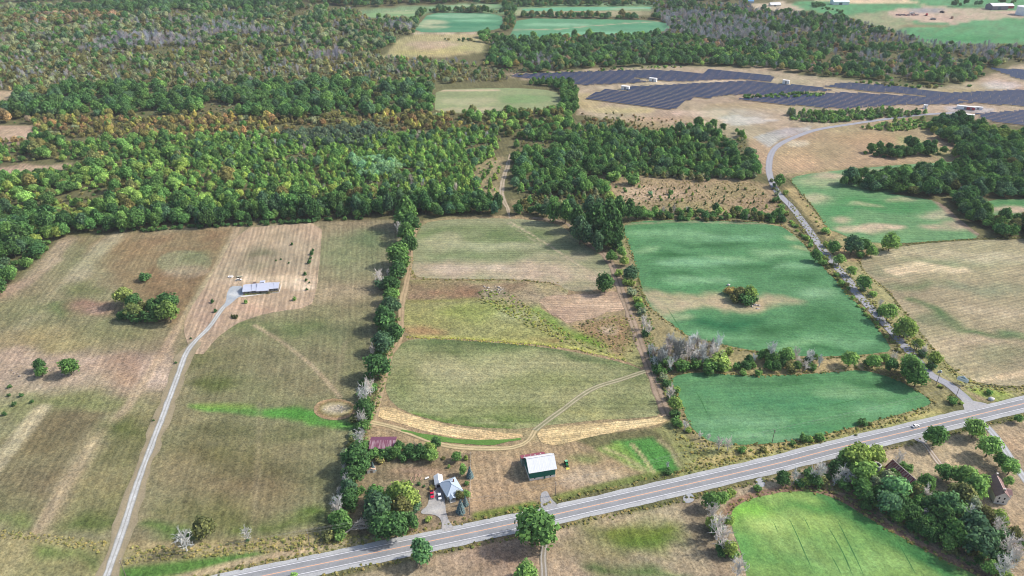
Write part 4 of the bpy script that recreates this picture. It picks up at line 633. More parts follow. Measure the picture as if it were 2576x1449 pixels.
scatter([(-420, 380), (0, 372), (60, 366), (100, 350), (200, 360), (350, 345), (560, 360), (560, 440), (340, 400), (190, 408), (100, 406), (0, 412), (-420, 416)], 8.0, [('broadleaf', 2, (9, 13), [DK, MD, LT, OL, DK]), ('bush', 1, (5, 8), [OL, YG, YE]), ('young', 1, (4, 6), [LT, MD])], 'wood')
scatter([(340, 400), (520, 345), (720, 350), (980, 345), (1180, 330), (1262, 340), (1240, 395), (1195, 420), (1190, 455), (1235, 500), (1000, 508), (990, 500), (700, 480), (560, 440)], 5.4, [('cedar', .8, (2.6, 4), [OL, lin('#5d6b45')]), ('young', 3, (4.2, 6.4), [LT, LT, MD, MD, lin('#7c9f48')]), ('bush', 1.4, (4.5, 6.5), [LT, lin('#7c9f48'), MD]), ('broadleaf', .35, (8, 11), [MD, BL]), ('bare', .1, (5, 7), [BARE])], 'wood', clear=[(TRK_N, 6)])
scatter([(880, 410), (960, 400), (1025, 420), (1000, 450), (900, 450)], 7, [('broadleaf', 1, (8, 11), [lin('#6d9a74'), lin('#78a27c')])], 'wood')
scatter([(700, 345), (800, 330), (960, 320), (985, 350), (900, 372), (760, 372)], 6.5, [('broadleaf', 1, (7, 10), [PINE, PINE, lin('#56705c')])], 'wood')
# autumn coloured band with scrub between
scatter([(-420, 372), (0, 366), (88, 350), (94, 316), (60, 300), (300, 296), (700, 300), (1000, 290), (1180, 296), (1250, 330), (980, 330), (720, 345), (520, 345), (350, 345), (100, 350)], 7.2, [('bush', 2.4, (5, 9), [OL, BR, GY, OL]), ('cedar', 1.2, (3.2, 4.6), SCR), ('broadleaf', 1.6, (6, 10), [OL, OL, lin('#8c8f4c'), MD]), ('young', 1.2, (4, 7), [YE, lin('#9c9a50'), OR, lin('#94a04c')]), ('broadleaf', .7, (6, 10), [OR, YE, BR, OL])], 'wood')
scatter([(-420, 312), (0, 308), (92, 314), (60, 298), (-420, 285)], 10, [('broadleaf', 2, (12, 16), [OL, OL, DK, BR]), ('broadleaf', 1, (12, 15), [OR, PK])], 'wood')
# dark belt
scatter([(-420, 280), (20, 278), (50, 240), (240, 220), (560, 224), (800, 216), (1010, 212), (1092, 226), (1092, 284), (1000, 290), (700, 300), (300, 296), (60, 300)], 10, [('broadleaf', 2.5, (12, 18), [DK, DK, MD, BL]), ('broadleaf', 1, (9, 13), [MD, LT, OL]), ('bush', .8, (6, 9), [OL, GY])], 'wood')
scatter([(1100, 286), (1250, 288), (1330, 284), (1400, 275), (1430, 290), (1440, 330), (1300, 345), (1262, 345), (1180, 300)], 8, [('broadleaf', 1.6, (8, 12), [MD, DK, LT, OL]), ('cedar', 1, (4, 5), SCR), ('bush', 1, (5, 8), [OL, YE])], 'wood')
# upper mixed woods
scatter([(-420, 225), (0, 228), (52, 228), (240, 215), (560, 222), (800, 212), (1100, 212), (1280, 205), (1290, 190), (1220, 165), (1060, 150), (960, 146), (960, 130), (700, 120), (300, 130), (-420, 140)], 9, [('cedar', 2, (4, 5.5), SCR), ('broadleaf', 1.4, (8, 12), [MD, OL, GY, DK]), ('young', 1, (5, 7), [GY, GY, LT, lin('#9c9a68')]), ('bush', 2, (6, 10), SCR), ('bare', .6, (7, 9), [BAREB])], 'wood')
scatter([(-420, 140), (300, 130), (700, 118), (960, 128), (1010, 95), (1045, 84), (1060, 50), (930, 48), (870, 26), (700, 14), (480, 10), (0, 16), (-420, 30)], 11, [('broadleaf', 1.6, (10, 15), [DK, MD, BL, GY]), ('bush', 2, (8, 12), SCR), ('broadleaf', 1.5, (9, 13), [OL, GY, GY, MD]), ('bare', .5, (8, 10), [BAREB])], 'wood')
scatter([(-300, 52), (0, 48), (280, 34), (330, 44), (200, 60), (0, 66), (-300, 75)], 11, [('broadleaf', 1, (10, 14), [PK, PK, OR, BR]), ('broadleaf', .6, (10, 13), [OL])], 'wood')
for p, d in [([(180, 125), (280, 92), (500, 96), (510, 118), (350, 125), (200, 135)], 8.5), ([(480, 85), (560, 62), (640, 72), (700, 80), (640, 95), (520, 95)], 10), ([(400, 62), (500, 50), (520, 58), (430, 66)], 10), ([(960, 75), (1000, 55), (1040, 62), (1030, 82), (985, 84)], 9), ([(760, 145), (850, 130), (900, 150), (800, 160)], 10), ([(1290, 165), (1330, 150), (1400, 155), (1330, 172)], 10)]:
    scatter(p, d, [('bare', 1, (9, 13), [BAREB, BAREB, lin('#a8a6b2')])], 'wood')
scatter([(100, 30), (300, 8), (650, 4), (760, 12), (640, 24), (300, 38)], 13, [('broadleaf', 1, (14, 20), [DK, BL, DK])], 'wood')
scatter([(-600, 14), (300, -4), (1050, -10), (1290, 2), (1480, -8), (1900, -6), (1880, 4), (1300, 12), (1080, 10), (900, 20), (750, 8), (300, 2), (-600, 24)], 17, [('broadleaf', 1, (16, 22), [DK, BL, DK, OL])], 'wood', keep=.8)
# woods right of the forest track
scatter([(1302, 345), (1440, 330), (1470, 320), (1560, 330), (1640, 340), (1760, 318), (1870, 335), (1890, 400), (1910, 440), (1870, 452), (1700, 448), (1560, 440), (1525, 470), (1520, 490), (1300, 500), (1292, 440)], 7.2, [('young', 2, (4, 6.5), [MD, DK, LT]), ('broadleaf', 3, (9, 13), [DK, DK, MD, BL]), ('broadleaf', 1, (8, 11), [DK, MD])], 'wood', clear=[(TRK_N, 5)])
scatter([(1560, 420), (1870, 430), (1900, 450), (1700, 452), (1560, 445)], 6, [('bush', 1, (4, 7), [MD, OL, LT]), ('young', 1, (3.5, 5), [OL, GY])], 'wood')
scatter([(1300, 500), (1520, 490), (1540, 505), (1420, 530), (1300, 540)], 6, [('young', 1, (4, 6), [OL, MD, GY]), ('cedar', .5, (3, 4), [OL])], 'wood', clear=[(TRK_N, 6)])
scatter([(1470, 300), (1560, 300), (1640, 335), (1520, 330), (1450, 320)], 8, [('bush', 1, (5, 8), [BR, OL, GY]), ('cedar', .7, (3, 4), [OL])], 'wood')
scatter([(1450, 280), (1700, 300), (1860, 330), (1700, 335), (1500, 312)], 11, [('bush', 1, (2.5, 4.5), [OL, BR]), ('cedar', .5, (2, 3), [OL])], 'wood', keep=.8)
scatter([(1180, 400), (1255, 400), (1255, 500), (1200, 470)], 9, [('young', 1, (4, 6), [LT, MD, YG]), ('bush', 1, (3, 5), [MD])], 'wood', clear=[(TRK_N, 5)])
# belt behind the solar farm, dead timber above it
scatter([(1220, 165), (1240, 110), (1290, 100), (1420, 99), (1560, 94), (1660, 88), (1720, 100), (1900, 130), (2100, 150), (2250, 160), (2480, 175), (2480, 192), (2420, 212), (2300, 214), (2080, 192), (1900, 170), (1700, 163), (1500, 172), (1290, 186)], 10.5, [('broadleaf', 3, (11, 16), [DK, DK, MD, BL]), ('broadleaf', .7, (9, 12), [MD, OL, LT]), ('broadleaf', .35, (9, 12), [PK, YE, GY]), ('bare', .3, (8, 10), [BAREB])], 'wood')
scatter([(1660, 88), (1690, 70), (1640, 30), (1650, 8), (1880, 14), (1900, 26), (2000, 34), (2110, 46), (2250, 80), (2330, 112), (2576, 118), (3000, 115), (3000, 140), (2560, 155), (2480, 175), (2250, 160), (1900, 130)], 11.5, [('broadleaf', 1.6, (11, 15), [DK, BL, MD, DK]), ('bush', 1.4, (8, 12), [OL, BR, GY]), ('bare', 1.2, (9, 12), [BAREB, BAREB, lin('#a3a0aa')])], 'wood')
scatter([(1650, 40), (1720, 30), (1900, 60), (1960, 110), (1800, 110), (1690, 80)], 9.5, [('bare', 1, (9, 13), [BAREB])], 'wood')
for a in [[(1075, 32), (1200, 33), (1290, 36), (1300, 30), (1270, 24), (1090, 27)], [(1300, 44), (1450, 47), (1660, 50), (1680, 44), (1450, 42), (1310, 38)], [(1300, 18), (1640, 14), (1650, 10), (1310, 12)], [(1262, 80), (1290, 76), (1300, 30), (1290, 8), (1268, 12), (1272, 50)], [(1040, 60), (1075, 32), (1085, 28), (1062, 30), (1046, 48)]]:
    scatter(a, 11, [('broadleaf', 1, (9, 15), [DK, DK, BL, OL])], 'wood')
scatter([(1200, 92), (1262, 88), (1280, 100), (1240, 112), (1215, 110)], 9, [('broadleaf', 1, (9, 13), [DK, MD]), ('bush', 1, (6, 8), [OL])], 'wood')
scatter([(1110, 98), (1200, 100), (1200, 106), (1115, 104)], 14, [('bush', 1, (5, 8), [OL, DK])], 'wood')
scatter([(2030, 6), (2060, 12), (2120, 30), (2115, 36), (2040, 14)], 16, [('bush', 1, (9, 12), [DK])], 'wood'); scatter([(2350, 8), (2480, 14), (2480, 22), (2370, 16)], 20, [('broadleaf', 1, (14, 18), [DK, BL])], 'wood', keep=.6); scatter([(2500, 4), (2700, 8), (2700, 14), (2520, 12)], 22, [('broadleaf', 1, (13, 18), [DK])], 'wood', keep=.5)
# row enclosing the small field
zone('row', '{} in the row around the small enclosed field', 'trees round the small field')
scatter([(1325, 214), (1350, 205), (1430, 206), (1448, 240), (1450, 285), (1430, 292), (1418, 262), (1410, 232), (1390, 222)], 7.5, [('broadleaf', 2, (9, 13), [DK, MD, MD]), ('young', 1, (4, 6), [LT, MD])], 'row')
# east side
zone('east', '{} in the eastern groves', 'trees of the eastern groves')
scatter([(2157, 385), (2200, 372), (2350, 372), (2372, 386), (2340, 398), (2250, 398), (2180, 393)], 8, [('broadleaf', 2, (9, 13), [DK, DK, MD]), ('bush', 1, (5, 7), [DK, MD])], 'east')
scatter([(2320, 318), (2380, 300), (2480, 335), (2760, 350), (2760, 408), (2480, 412), (2385, 398), (2420, 380), (2360, 345)], 9, [('broadleaf', 3, (11, 15), [DK, DK, BL, MD]), ('broadleaf', .6, (9, 12), [YG, MD])], 'east')
scatter([(2110, 467), (2140, 455), (2250, 440), (2390, 432), (2500, 424), (2760, 415), (2760, 500), (2480, 501), (2400, 490), (2300, 494), (2200, 480)], 9, [('broadleaf', 3, (11, 16), [DK, DK, MD, BL]), ('broadleaf', .7, (10, 13), [MD, OL, LT]), ('bare', .35, (7, 10), [BARE])], 'east')
scatter([(2385, 495), (2450, 500), (2490, 545), (2490, 568), (2455, 572), (2420, 545)], 8.5, [('broadleaf', 1, (10, 14), [DK, MD, BL])], 'east'); scatter([(2470, 570), (2540, 555), (2700, 552), (2700, 602), (2540, 602), (2490, 592)], 9, [('broadleaf', 1, (9, 14), [DK, DK, MD, OL])], 'east')
zone('lane', '{} in the solar farm screen', 'screen of young trees by the solar farm')
scatter([(1975, 290), (2050, 285), (2150, 280), (2290, 282), (2330, 284), (2300, 293), (2170, 302), (2080, 312), (2000, 303)], 6.5, [('young', 2, (4.5, 6.5), [lin('#7f9a5c'), LT, GY]), ('bush', 2, (5, 8), [MD, DK, LT])], 'lane')
scatter([(2150, 325), (2290, 300), (2330, 305), (2345, 325), (2240, 332)], 6, [('young', 2, (4.5, 7), [lin('#8ca35c'), LT, GY]), ('bush', 1, (4, 6), [LT])], 'lane')
scatter([(1860, 243), (1960, 238), (2070, 236), (2065, 244), (1960, 247), (1870, 250)], 8, [('bush', 1, (5, 7), [MD, DK, LT])], 'lane')
scatter([(1290, 188), (1500, 176), (1700, 166), (1720, 170), (1500, 180), (1300, 192)], 8, [('bush', 1, (4, 6), [OL, LT, MD])], 'wood', keep=.7); scatter([(2150, 206), (2300, 218), (2440, 218), (2300, 224), (2150, 212)], 8, [('bush', 1, (4, 7), [MD, OL])], 'wood', keep=.8)
# open scrub patch
zone('scrub', '{} dotted over the open scrub', 'shrubs of the open scrub patch')
scatter([(1540, 470), (1900, 462), (1960, 500), (1960, 530), (1620, 535)], 10.5, [('bush', 1.5, (1.8, 4.0), [OL, OL, MD, BR]), ('young', .7, (1.8, 3.0), [MD, LT, YG]), ('cedar', .8, (1.8, 2.8), [OL, DK])], 'scrub', keep=.85)
for u, v, wz, t in [(1030, 325, 130, LT), (1220, 355, 150, MD), (960, 450, 80, YG), (985, 525, 110, YG), (1600, 490, 55, MD), (1395, 495, 50, lin('#6d9a74')), (1140, 470, 40, MD), (1970, 355, 50, DK), (1890, 345, 80, OL)]: at('bush', 2, 1, u, v, wz, t, 'scrub', 1.1)
zone('rowN', '{} in the row above the soybeans', 'row above the soybean field')
scatter([(1595, 532), (1750, 534), (1900, 538), (1968, 545), (1972, 560), (1900, 557), (1750, 555), (1600, 553)], 5.2, [('bush', 2, (4.5, 8), [DK, MD, MD, OL]), ('broadleaf', 1, (6, 9), [MD, DK, LT]), ('young', .6, (3, 5), [LT, OL]), ('bare', .12, (5, 7), [BARE])], 'rowN')
# --- the dark grove at the head of the farm track
zone('grove', '{} in the dense grove', 'grove trees')
for u, v, wz in [(60, 640, 110), (190, 660, 75), (270, 640, 115), (420, 630, 190), (540, 660, 170), (660, 720, 190), (690, 840, 210), (760, 900, 160), (870, 960, 160), (780, 610, 160), (850, 740, 260), (980, 690, 260), (1030, 800, 270), (960, 890, 210), (1080, 630, 190), (1180, 640, 160), (1260, 680, 130), (350, 650, 140), (600, 600, 120), (880, 640, 170), (1040, 900, 180)]: at('tall' if wz > 150 else 'broadleaf', 2, 1, u, v, wz, random.choice([DK, DK, MD, BL]), 'grove')
zone('hedgeB', '{} in the farm track hedge', 'hedge along the farm track')
for k, u, v, wz, t in [('broadleaf', 1000, 1120, 115, MD), ('broadleaf', 1195, 1285, 165, BL), ('broadleaf', 1110, 1080, 100, LT), ('broadleaf', 1130, 1170, 95, YG), ('bush', 1080, 1300, 85, YG), ('bush', 1150, 1385, 95, YG), ('bush', 1060, 1030, 110, DK), ('bush', 1200, 1400, 80, YG)]: at(k, 2, 1, u, v, wz, t, 'hedgeB')
for k, u, v, wz, t in [('bush', 1210, 40, 110, GY), ('bush', 1270, 120, 100, YG), ('bush', 1280, 180, 100, MD), ('bush', 1310, 240, 90, GY), ('bare', 1330, 330, 130, BARE), ('bare', 1380, 400, 120, BARE), ('bush', 1340, 460, 80, DK), ('bush', 1500, 830, 110, MD), ('bush', 1530, 900, 100, GY), ('bush', 1560, 960, 100, DK), ('bare', 1600, 1040, 150, BARE), ('bush', 1600, 1090, 90, DK), ('broadleaf', 1640, 1160, 140, YG), ('bush', 1660, 1020, 80, LT), ('bush', 1640, 1260, 110, DK), ('bush', 1660, 1350, 120, MD), ('bare', 1745, 1370, 100, BARE), ('bush', 1780, 1430, 70, YG), ('bush', 1430, 720, 90, DK), ('bush', 1400, 640, 80, DK), ('bush', 1460, 780, 100, DK)]: at(k, 2, 2, u, v, wz, t, 'hedgeB')
zone('solo', '{} standing alone by the raked hay', 'lone trees'); at('broadleaf', 2, 1, 940, 1385, 185, DK, 'solo', 1.05)
# --- dead trees across the soybean fields
zone('dead', '{} between the soybean fields', 'grey stand between the soybean fields')
scatter([(1632, 890), (1680, 870), (1770, 876), (1815, 900), (1828, 932), (1760, 928), (1665, 935), (1640, 915)], 5.0, [('bare', 1, (8, 11.5), [BARE, BARE, lin('#9b958e')])], 'dead', jitter=1.0)
scatter([(1640, 925), (1760, 922), (1830, 925), (1830, 938), (1760, 932), (1650, 940)], 5, [('bush', 1, (4, 6), [DK, MD, LT])], 'dead')
for u, v, wz, t in [(1560, 740, 120, LT), (1710, 780, 150, MD), (1860, 760, 130, MD), (2085, 750, 210, YG), (1990, 790, 170, MD), (2180, 640, 80, YG), (2330, 850, 75, LT), (2480, 855, 75, LT), (2120, 700, 130, LT), (2010, 740, 100, MD)]: at('bush', 2, 2, u, v, wz, t, 'dead', 1.2)
scatter([(1830, 915), (1900, 900), (2055, 905), (2058, 936), (1950, 940), (1850, 936)], 6.2, [('bush', 2, (4.5, 7), [DK, DK, BR, MD]), ('bare', 1.3, (7, 10), [BARE]), ('broadleaf', .8, (7, 9), [DK, MD])], 'dead')
for k, u, v, wz, t in [('bare', 40, 620, 190, BARE), ('bare', 430, 690, 150, BARE), ('broadleaf', 200, 670, 160, LT), ('bush', 235, 790, 140, OL), ('bush', 50, 810, 70, LT), ('bush', 450, 800, 80, MD), ('broadleaf', 830, 700, 175, LT), ('broadleaf', 1070, 725, 150, LT), ('broadleaf', 1185, 700, 110, LT), ('broadleaf', 1250, 765, 140, DK), ('bare', 1270, 690, 100, BARE), ('bush', 1000, 750, 80, DK)]: at(k, 3, 2, u, v, wz, t, 'dead')
zone('isle', '{} on the soybean island', 'island shrubs')
for k, u, v, wz, t in [('bush', 2190, 30, 110, lin('#9a8a4c')), ('broadleaf', 2290, 40, 130, OL), ('broadleaf', 2400, 45, 150, YG), ('bush', 2350, 110, 160, DK), ('bush', 2250, 100, 120, OL), ('bush', 2420, 120, 100, DK)]: at(k, 2, 2, u, v, wz, t, 'isle')
# --- hedges of the side road
zone('side', '{} in the side road hedge', 'hedges of the side road')
for k, u, v, wz, t in [('broadleaf', 125, 360, 140, MD), ('bush', 180, 490, 65, YG), ('broadleaf', 670, 1030, 150, MD), ('broadleaf', 860, 1000, 220, BL), ('broadleaf', 970, 1010, 170, MD), ('broadleaf', 1050, 1070, 130, LT), ('broadleaf', 1240, 970, 205, LT), ('bush', 590, 1010, 90, YG), ('bush', 580, 870, 95, LT), ('broadleaf', 490, 1110, 140, MD), ('bush', 550, 1185, 100, LT), ('broadleaf', 720, 1160, 130, LT), ('broadleaf', 840, 1270, 120, LT), ('broadleaf', 970, 1390, 180, MD), ('bush', 740, 1400, 90, LT), ('bush', 70, 560, 90, DK), ('bush', 40, 740, 110, DK), ('bush', 120, 680, 90, GY), ('bush', 930, 1110, 100, MD)]: at(k, 3, 1, u, v, wz, t, 'side')
for k, u, v, wz, t in [('broadleaf', 1220, 230, 210, LT), ('bush', 1140, 230, 120, DK), ('broadleaf', 1400, 380, 250, YG), ('broadleaf', 1350, 400, 200, YG), ('broadleaf', 1510, 560, 125, YG), ('broadleaf', 1680, 700, 170, YG), ('bush', 1640, 780, 120, DK), ('broadleaf', 1450, 820, 290, MD), ('broadleaf', 1430, 760, 230, LT), ('broadleaf', 1510, 880, 240, MD), ('bare', 1140, 140, 100, BARE), ('bare', 1580, 620, 110, BARE), ('bush', 1060, 60, 90, LT), ('bush', 960, 10, 80, DK), ('bush', 2230, 1050, 80, MD), ('bush', 1860, 1130, 110, MD), ('bush', 950, 1350, 110, DK), ('bush', 1560, 660, 120, DK)]: at(k, 3, 2, u, v, wz, t, 'side')
def hedge_line(pts, sp, wd, tints, zn, off=2.0, kinds=('bush',), keep=.85):
    P = catmull([G2(p) for p in pts], sp)
    for p in P:
        if random.random() > keep: continue
        w_ = random.uniform(*wd); k = random.choice(kinds); put(k, p[0]+random.uniform(-off, off), p[1]+random.uniform(-off, off), w_, w_*RATIO[k]*random.uniform(.8, 1.2), jit(random.choice(tints)), zn)
hedge_line([(1962, 520), (1990, 560), (2030, 605), (2080, 665), (2130, 730)], 4.2, (3, 5.5), [LT, MD, YG, OL], 'side')
hedge_line([(2140, 745), (2180, 790), (2230, 845), (2270, 890), (2300, 915)], 3.6, (2.2, 4), [LT, YG, OL, YG], 'side')
hedge_line([(2360, 970), (2390, 1000), (2415, 1020)], 3.5, (2, 3.5), [OL, YG], 'side'); hedge_line([(1940, 455), (1960, 500), (1975, 540)], 4, (3, 5), [OL, GY, MD], 'side')
hedge_line([(2010, 490), (2050, 550), (2080, 590)], 7, (1.8, 3), [OL, BR, YG], 'side')
hedge_line([(1720, 1130), (1800, 1128), (1900, 1135), (2000, 1120), (2120, 1095), (2250, 1068)], 9, (1.8, 3.6), [OL, MD, YG], 'side', off=4, keep=.6)
# --- the long hedgerow
zone('hedgeA', '{} in the long hedgerow', 'long hedgerow')
for k, u, v, wz, t in [('tall', 1510, 640, 220, MD), ('broadleaf', 1490, 720, 220, MD), ('broadleaf', 1550, 780, 200, DK), ('broadleaf', 1520, 880, 200, MD), ('broadleaf', 1545, 990, 170, DK), ('broadleaf', 1430, 1080, 230, MD), ('broadleaf', 1460, 1170, 190, MD), ('broadleaf', 1420, 1260, 190, DK), ('broadleaf', 1360, 1390, 170, DK), ('bare', 1440, 850, 130, BARE), ('bare', 1410, 1250, 110, BARE), ('bare', 1235, 1330, 150, BARE), ('bare', 1340, 1290, 80, BARE), ('bush', 1270, 1410, 140, BL)]: at(k, 1, 1, u, v, wz, t, 'hedgeA')
for k, u, v, wz, t in [('broadleaf', 1345, 60, 160, MD), ('broadleaf', 1350, 170, 200, BL), ('broadleaf', 1300, 290, 240, DK), ('broadleaf', 1400, 440, 190, DK), ('broadleaf', 1270, 530, 225, BL), ('broadleaf', 1215, 760, 275, DK), ('broadleaf', 1090, 1200, 205, DK), ('bare', 1140, 960, 180, BARE), ('bare', 1100, 1050, 210, BARE), ('bare', 1060, 1300, 150, BARE), ('bush', 1260, 620, 150, DK), ('bush', 1110, 1290, 140, MD), ('bush', 1400, 50, 100, LT), ('bush', 1170, 1000, 110, MD), ('bush', 1080, 1390, 130, MD), ('bush', 1330, 370, 160, DK)]: at(k, 1, 2, u, v, wz, t, 'hedgeA')
for k, u, v, wz, t in [('bare', 1030, 40, 190, BARE), ('broadleaf', 1000, 230, 280, DK), ('broadleaf', 1060, 330, 190, DK), ('broadleaf', 960, 430, 210, DK), ('broadleaf', 940, 560, 190, BL), ('broadleaf', 930, 640, 190, DK), ('broadleaf', 860, 870, 225, MD), ('bush', 960, 720, 140, DK), ('bare', 890, 370, 110, BARE), ('bare', 925, 500, 140, BARE), ('bare', 815, 690, 200, BARE), ('bare', 840, 590, 100, BARE), ('bush', 1080, 130, 150, MD), ('bush', 850, 960, 160, MD), ('bush', 1060, 590, 90, MD)]: at(k, 1, 3, u, v, wz, t, 'hedgeA')
hedge_line([(1020, 560), (1010, 640), (985, 730), (965, 810), (950, 880), (930, 960), (905, 1050), (885, 1140), (868, 1220), (845, 1300)], 4.5, (4, 7), [DK, MD, DK, OL], 'hedgeA', off=3.5)
hedge_line([(1015, 600), (995, 700), (972, 790), (955, 870), (935, 940), (915, 1020), (893, 1110), (876, 1190), (856, 1270), (838, 1330)], 6, (3, 5.5), [LT, OL, MD, GY], 'hedgeA', off=5)
hedge_line([(960, 850), (935, 950), (905, 1050), (880, 1170), (850, 1290)], 16, (6, 9), [BARE], 'hedgeA', off=4, kinds=('bare',))
# --- farmhouse garden and yard
zone('garden', '{} in the garden clump', 'garden clump')
for k, u, v, wz, t in [('broadleaf', 1220, 740, 310, BL), ('broadleaf', 1190, 620, 200, MD), ('broadleaf', 1450, 600, 270, YG), ('broadleaf', 1545, 650, 220, YG), ('broadleaf', 1380, 620, 200, LT), ('broadleaf', 1460, 730, 220, OL), ('broadleaf', 1260, 940, 270, DK), ('broadleaf', 1400, 930, 280, DK), ('broadleaf', 1570, 890, 160, DK), ('broadleaf', 1180, 840, 220, BL), ('bush', 1320, 840, 220, MD), ('bush', 1600, 760, 120, BL), ('bush', 1480, 840, 200, DK), ('bush', 840, 1050, 130, LT), ('bush', 720, 1040, 140, OL), ('bush', 1730, 875, 75, YG)]: at(k, 1, 3, u, v, wz, t, 'garden')
zone('thicket', '{} in the garden thicket', 'thicket behind the garden')
for k, u, v, wz, t in [('bush', 1190, 220, 130, MD), ('bush', 1250, 240, 120, MD), ('bush', 1320, 220, 140, DK), ('broadleaf', 1400, 190, 130, MD), ('broadleaf', 1440, 140, 120, DK), ('bush', 1480, 240, 120, DK), ('broadleaf', 1540, 170, 140, DK), ('bush', 1600, 230, 150, DK), ('broadleaf', 1650, 170, 140, DK), ('broadleaf', 1740, 160, 130, YG), ('broadleaf', 1760, 220, 140, LT), ('broadleaf', 1810, 110, 130, DK), ('bush', 1380, 240, 90, LT), ('bare', 1610, 150, 110, lin('#a39d8c')), ('bush', 1700, 240, 100, LT), ('bush', 1255, 285, 90, YE)]: at(k, 1, 3, u, v, wz, t, 'thicket', .95)
zone('yard', '{} in the farmhouse yard', 'farmhouse yard trees')
for k, u, v, wz, t, h in [('broadleaf', 2015, 245, 110, MD, .9), ('young', 2110, 250, 40, YG, 1), ('tall', 2080, 365, 95, LT, 1), ('young', 1940, 340, 28, LT, 1), ('bush', 2120, 515, 50, MD, 1.4), ('broadleaf', 2120, 620, 90, LT, .9), ('broadleaf', 2050, 625, 90, OL, 1.1), ('bush', 1640, 520, 40, DK, 1), ('bush', 1690, 545, 30, DK, 1), ('bush', 1885, 265, 45, OL, .8), ('bush', 1770, 560, 60, YE, .7), ('bush', 1240, 300, 50, lin('#9a8aa0'), .7)]: at(k, 1, 3, u, v, wz, t, 'yard', h)
zone('spruce', 'blue spruce tree beside the farmhouse', 'blue spruces')
for u, v, wz in [(2150, 390, 52), (2105, 680, 45), (2058, 730, 66), (1172, 335, 44)]: at('spruce', 1, 3, u, v, wz, SPR, 'spruce')
# --- left meadow
zone('meadow', '{} in the mown field clump', 'clump in the mown field')
for k, u, v, wz, t in [('broadleaf', 1240, 60, 200, lin('#7f934e')), ('broadleaf', 1340, 130, 170, DK), ('broadleaf', 1340, 220, 180, lin('#76874a')), ('bush', 1245, 270, 130, DK), ('broadleaf', 1540, 180, 180, DK), ('broadleaf', 1670, 140, 225, DK), ('broadleaf', 1690, 220, 225, lin('#6d8740')), ('bush', 1600, 260, 200, DK), ('bush', 1490, 285, 170, DK), ('bush', 1370, 285, 170, DK), ('broadleaf', 1420, 190, 130, OL)]: at(k, 0, 2, u, v, wz, t, 'meadow')
zone('pair', '{} of the pair on the stony strip of the mown field', 'pair on the stony strip')
for u, v, wz, t in [(395, 765, 125, DK), (410, 830, 120, MD), (685, 775, 185, MD)]: at('broadleaf', 0, 2, u, v, wz, t, 'pair')
zone('dots', '{} dotted over the mown field', 'shrubs dotted over the mown field')
at('bush', 0, 1, 1455, 1340, 115, DK, 'dots')
for u, v, wz in [(95, 990, 42), (90, 1075, 38), (215, 1075, 46), (140, 1170, 50), (45, 1265, 46), (320, 1140, 40), (1545, 1330, 24), (1770, 750, 26), (1920, 505, 22)]: at('bush', 0, 2, u, v, wz, DK, 'dots', 1.2)
zone('lot', 'small sapling planted on the dry house lot', 'lot saplings')
for u, v, wz in [(360, 1000, 26), (572, 1062, 26), (558, 1090, 38), (547, 1140, 26), (533, 1178, 38), (492, 1298, 32), (503, 1362, 26), (535, 1390, 18), (200, 1168, 16), (330, 1192, 18), (250, 1155, 16)]: at('young', 1, 1, u, v, wz, DK, 'lot', .75)
for u, v in [(2470, 130), (2165, 222), (2135, 126)]: at('young', 0, 2, u, v, 34, [LT, DK, DK][[2470, 2165, 2135].index(u)], 'lot', .8)
at('young', 1, 2, 385, 100, 36, LT, 'lot', .8); at('bush', 1, 2, 512, 12, 30, DK, 'lot')
for k in range(7): at('young', 0, 2, 2330+9*k, 275+(k % 3)*9, 20, lin('#55603c'), 'lot', 1.0)
zone('ditch', '{} in the highway ditch', 'trees of the roadside ditch')
for k, u, v, wz, t in [('broadleaf', 2040, 950, 230, OL), ('bare', 1840, 1070, 230, BARE), ('bare', 2475, 1010, 140, BARE), ('bush', 2490, 1090, 40, DK)]: at(k, 0, 3, u, v, wz, t, 'ditch')
zone('roadside', '{} standing at the highway edge', 'roadside trees')
at('tall', 1, 3, 1650, 1180, 245, lin('#5d8c58'), 'roadside', .95); at('broadleaf', 2, 3, 240, 930, 440, MD, 'roadside', .95); at('broadleaf', 2, 3, 140, 1410, 240, LT, 'roadside'); at('bush', 1, 3, 380, 1445, 75, LT, 'roadside')
for k, u, v, wz, t in [('bare', 1900, 20, 80, BARE), ('bare', 1975, 40, 70, BARE), ('bare', 2090, 90, 150, BARE), ('bare', 2180, 110, 130, BARE), ('bush', 2310, 180, 85, MD), ('bush', 1575, 400, 80, DK), ('bare', 1565, 330, 70, BARE), ('bush', 2520, 170, 70, OL), ('bush', 2470, 565, 85, MD)]: at(k, 2, 3, u, v, wz, t, 'ditch')
for u, v, wz, t in [(370, 60, 110, MD), (250, 110, 60, MD), (520, 50, 100, MD), (430, 80, 60, YG)]: at('bush', 3, 3, u, v, wz, t, 'ditch')
zone('fence', '{} in the field corner row', 'row at the bright green field')
for k, u, v, wz, t in [('bare', 2010, 800, 220, BARE), ('bare', 2080, 930, 260, BARE), ('bare', 2120, 1060, 240, BARE), ('bare', 2290, 1340, 220, BARE), ('broadleaf', 2000, 685, 190, MD), ('broadleaf', 2120, 650, 140, LT), ('bush', 2210, 620, 100, YG), ('broadleaf', 2020, 905, 140, YG), ('broadleaf', 2185, 880, 110, YG), ('broadleaf', 2190, 1160, 165, YG), ('bush', 2050, 980, 160, DK), ('bush', 2120, 1180, 150, DK), ('bush', 2230, 1230, 110, LT)]: at(k, 2, 3, u, v, wz, t, 'fence')
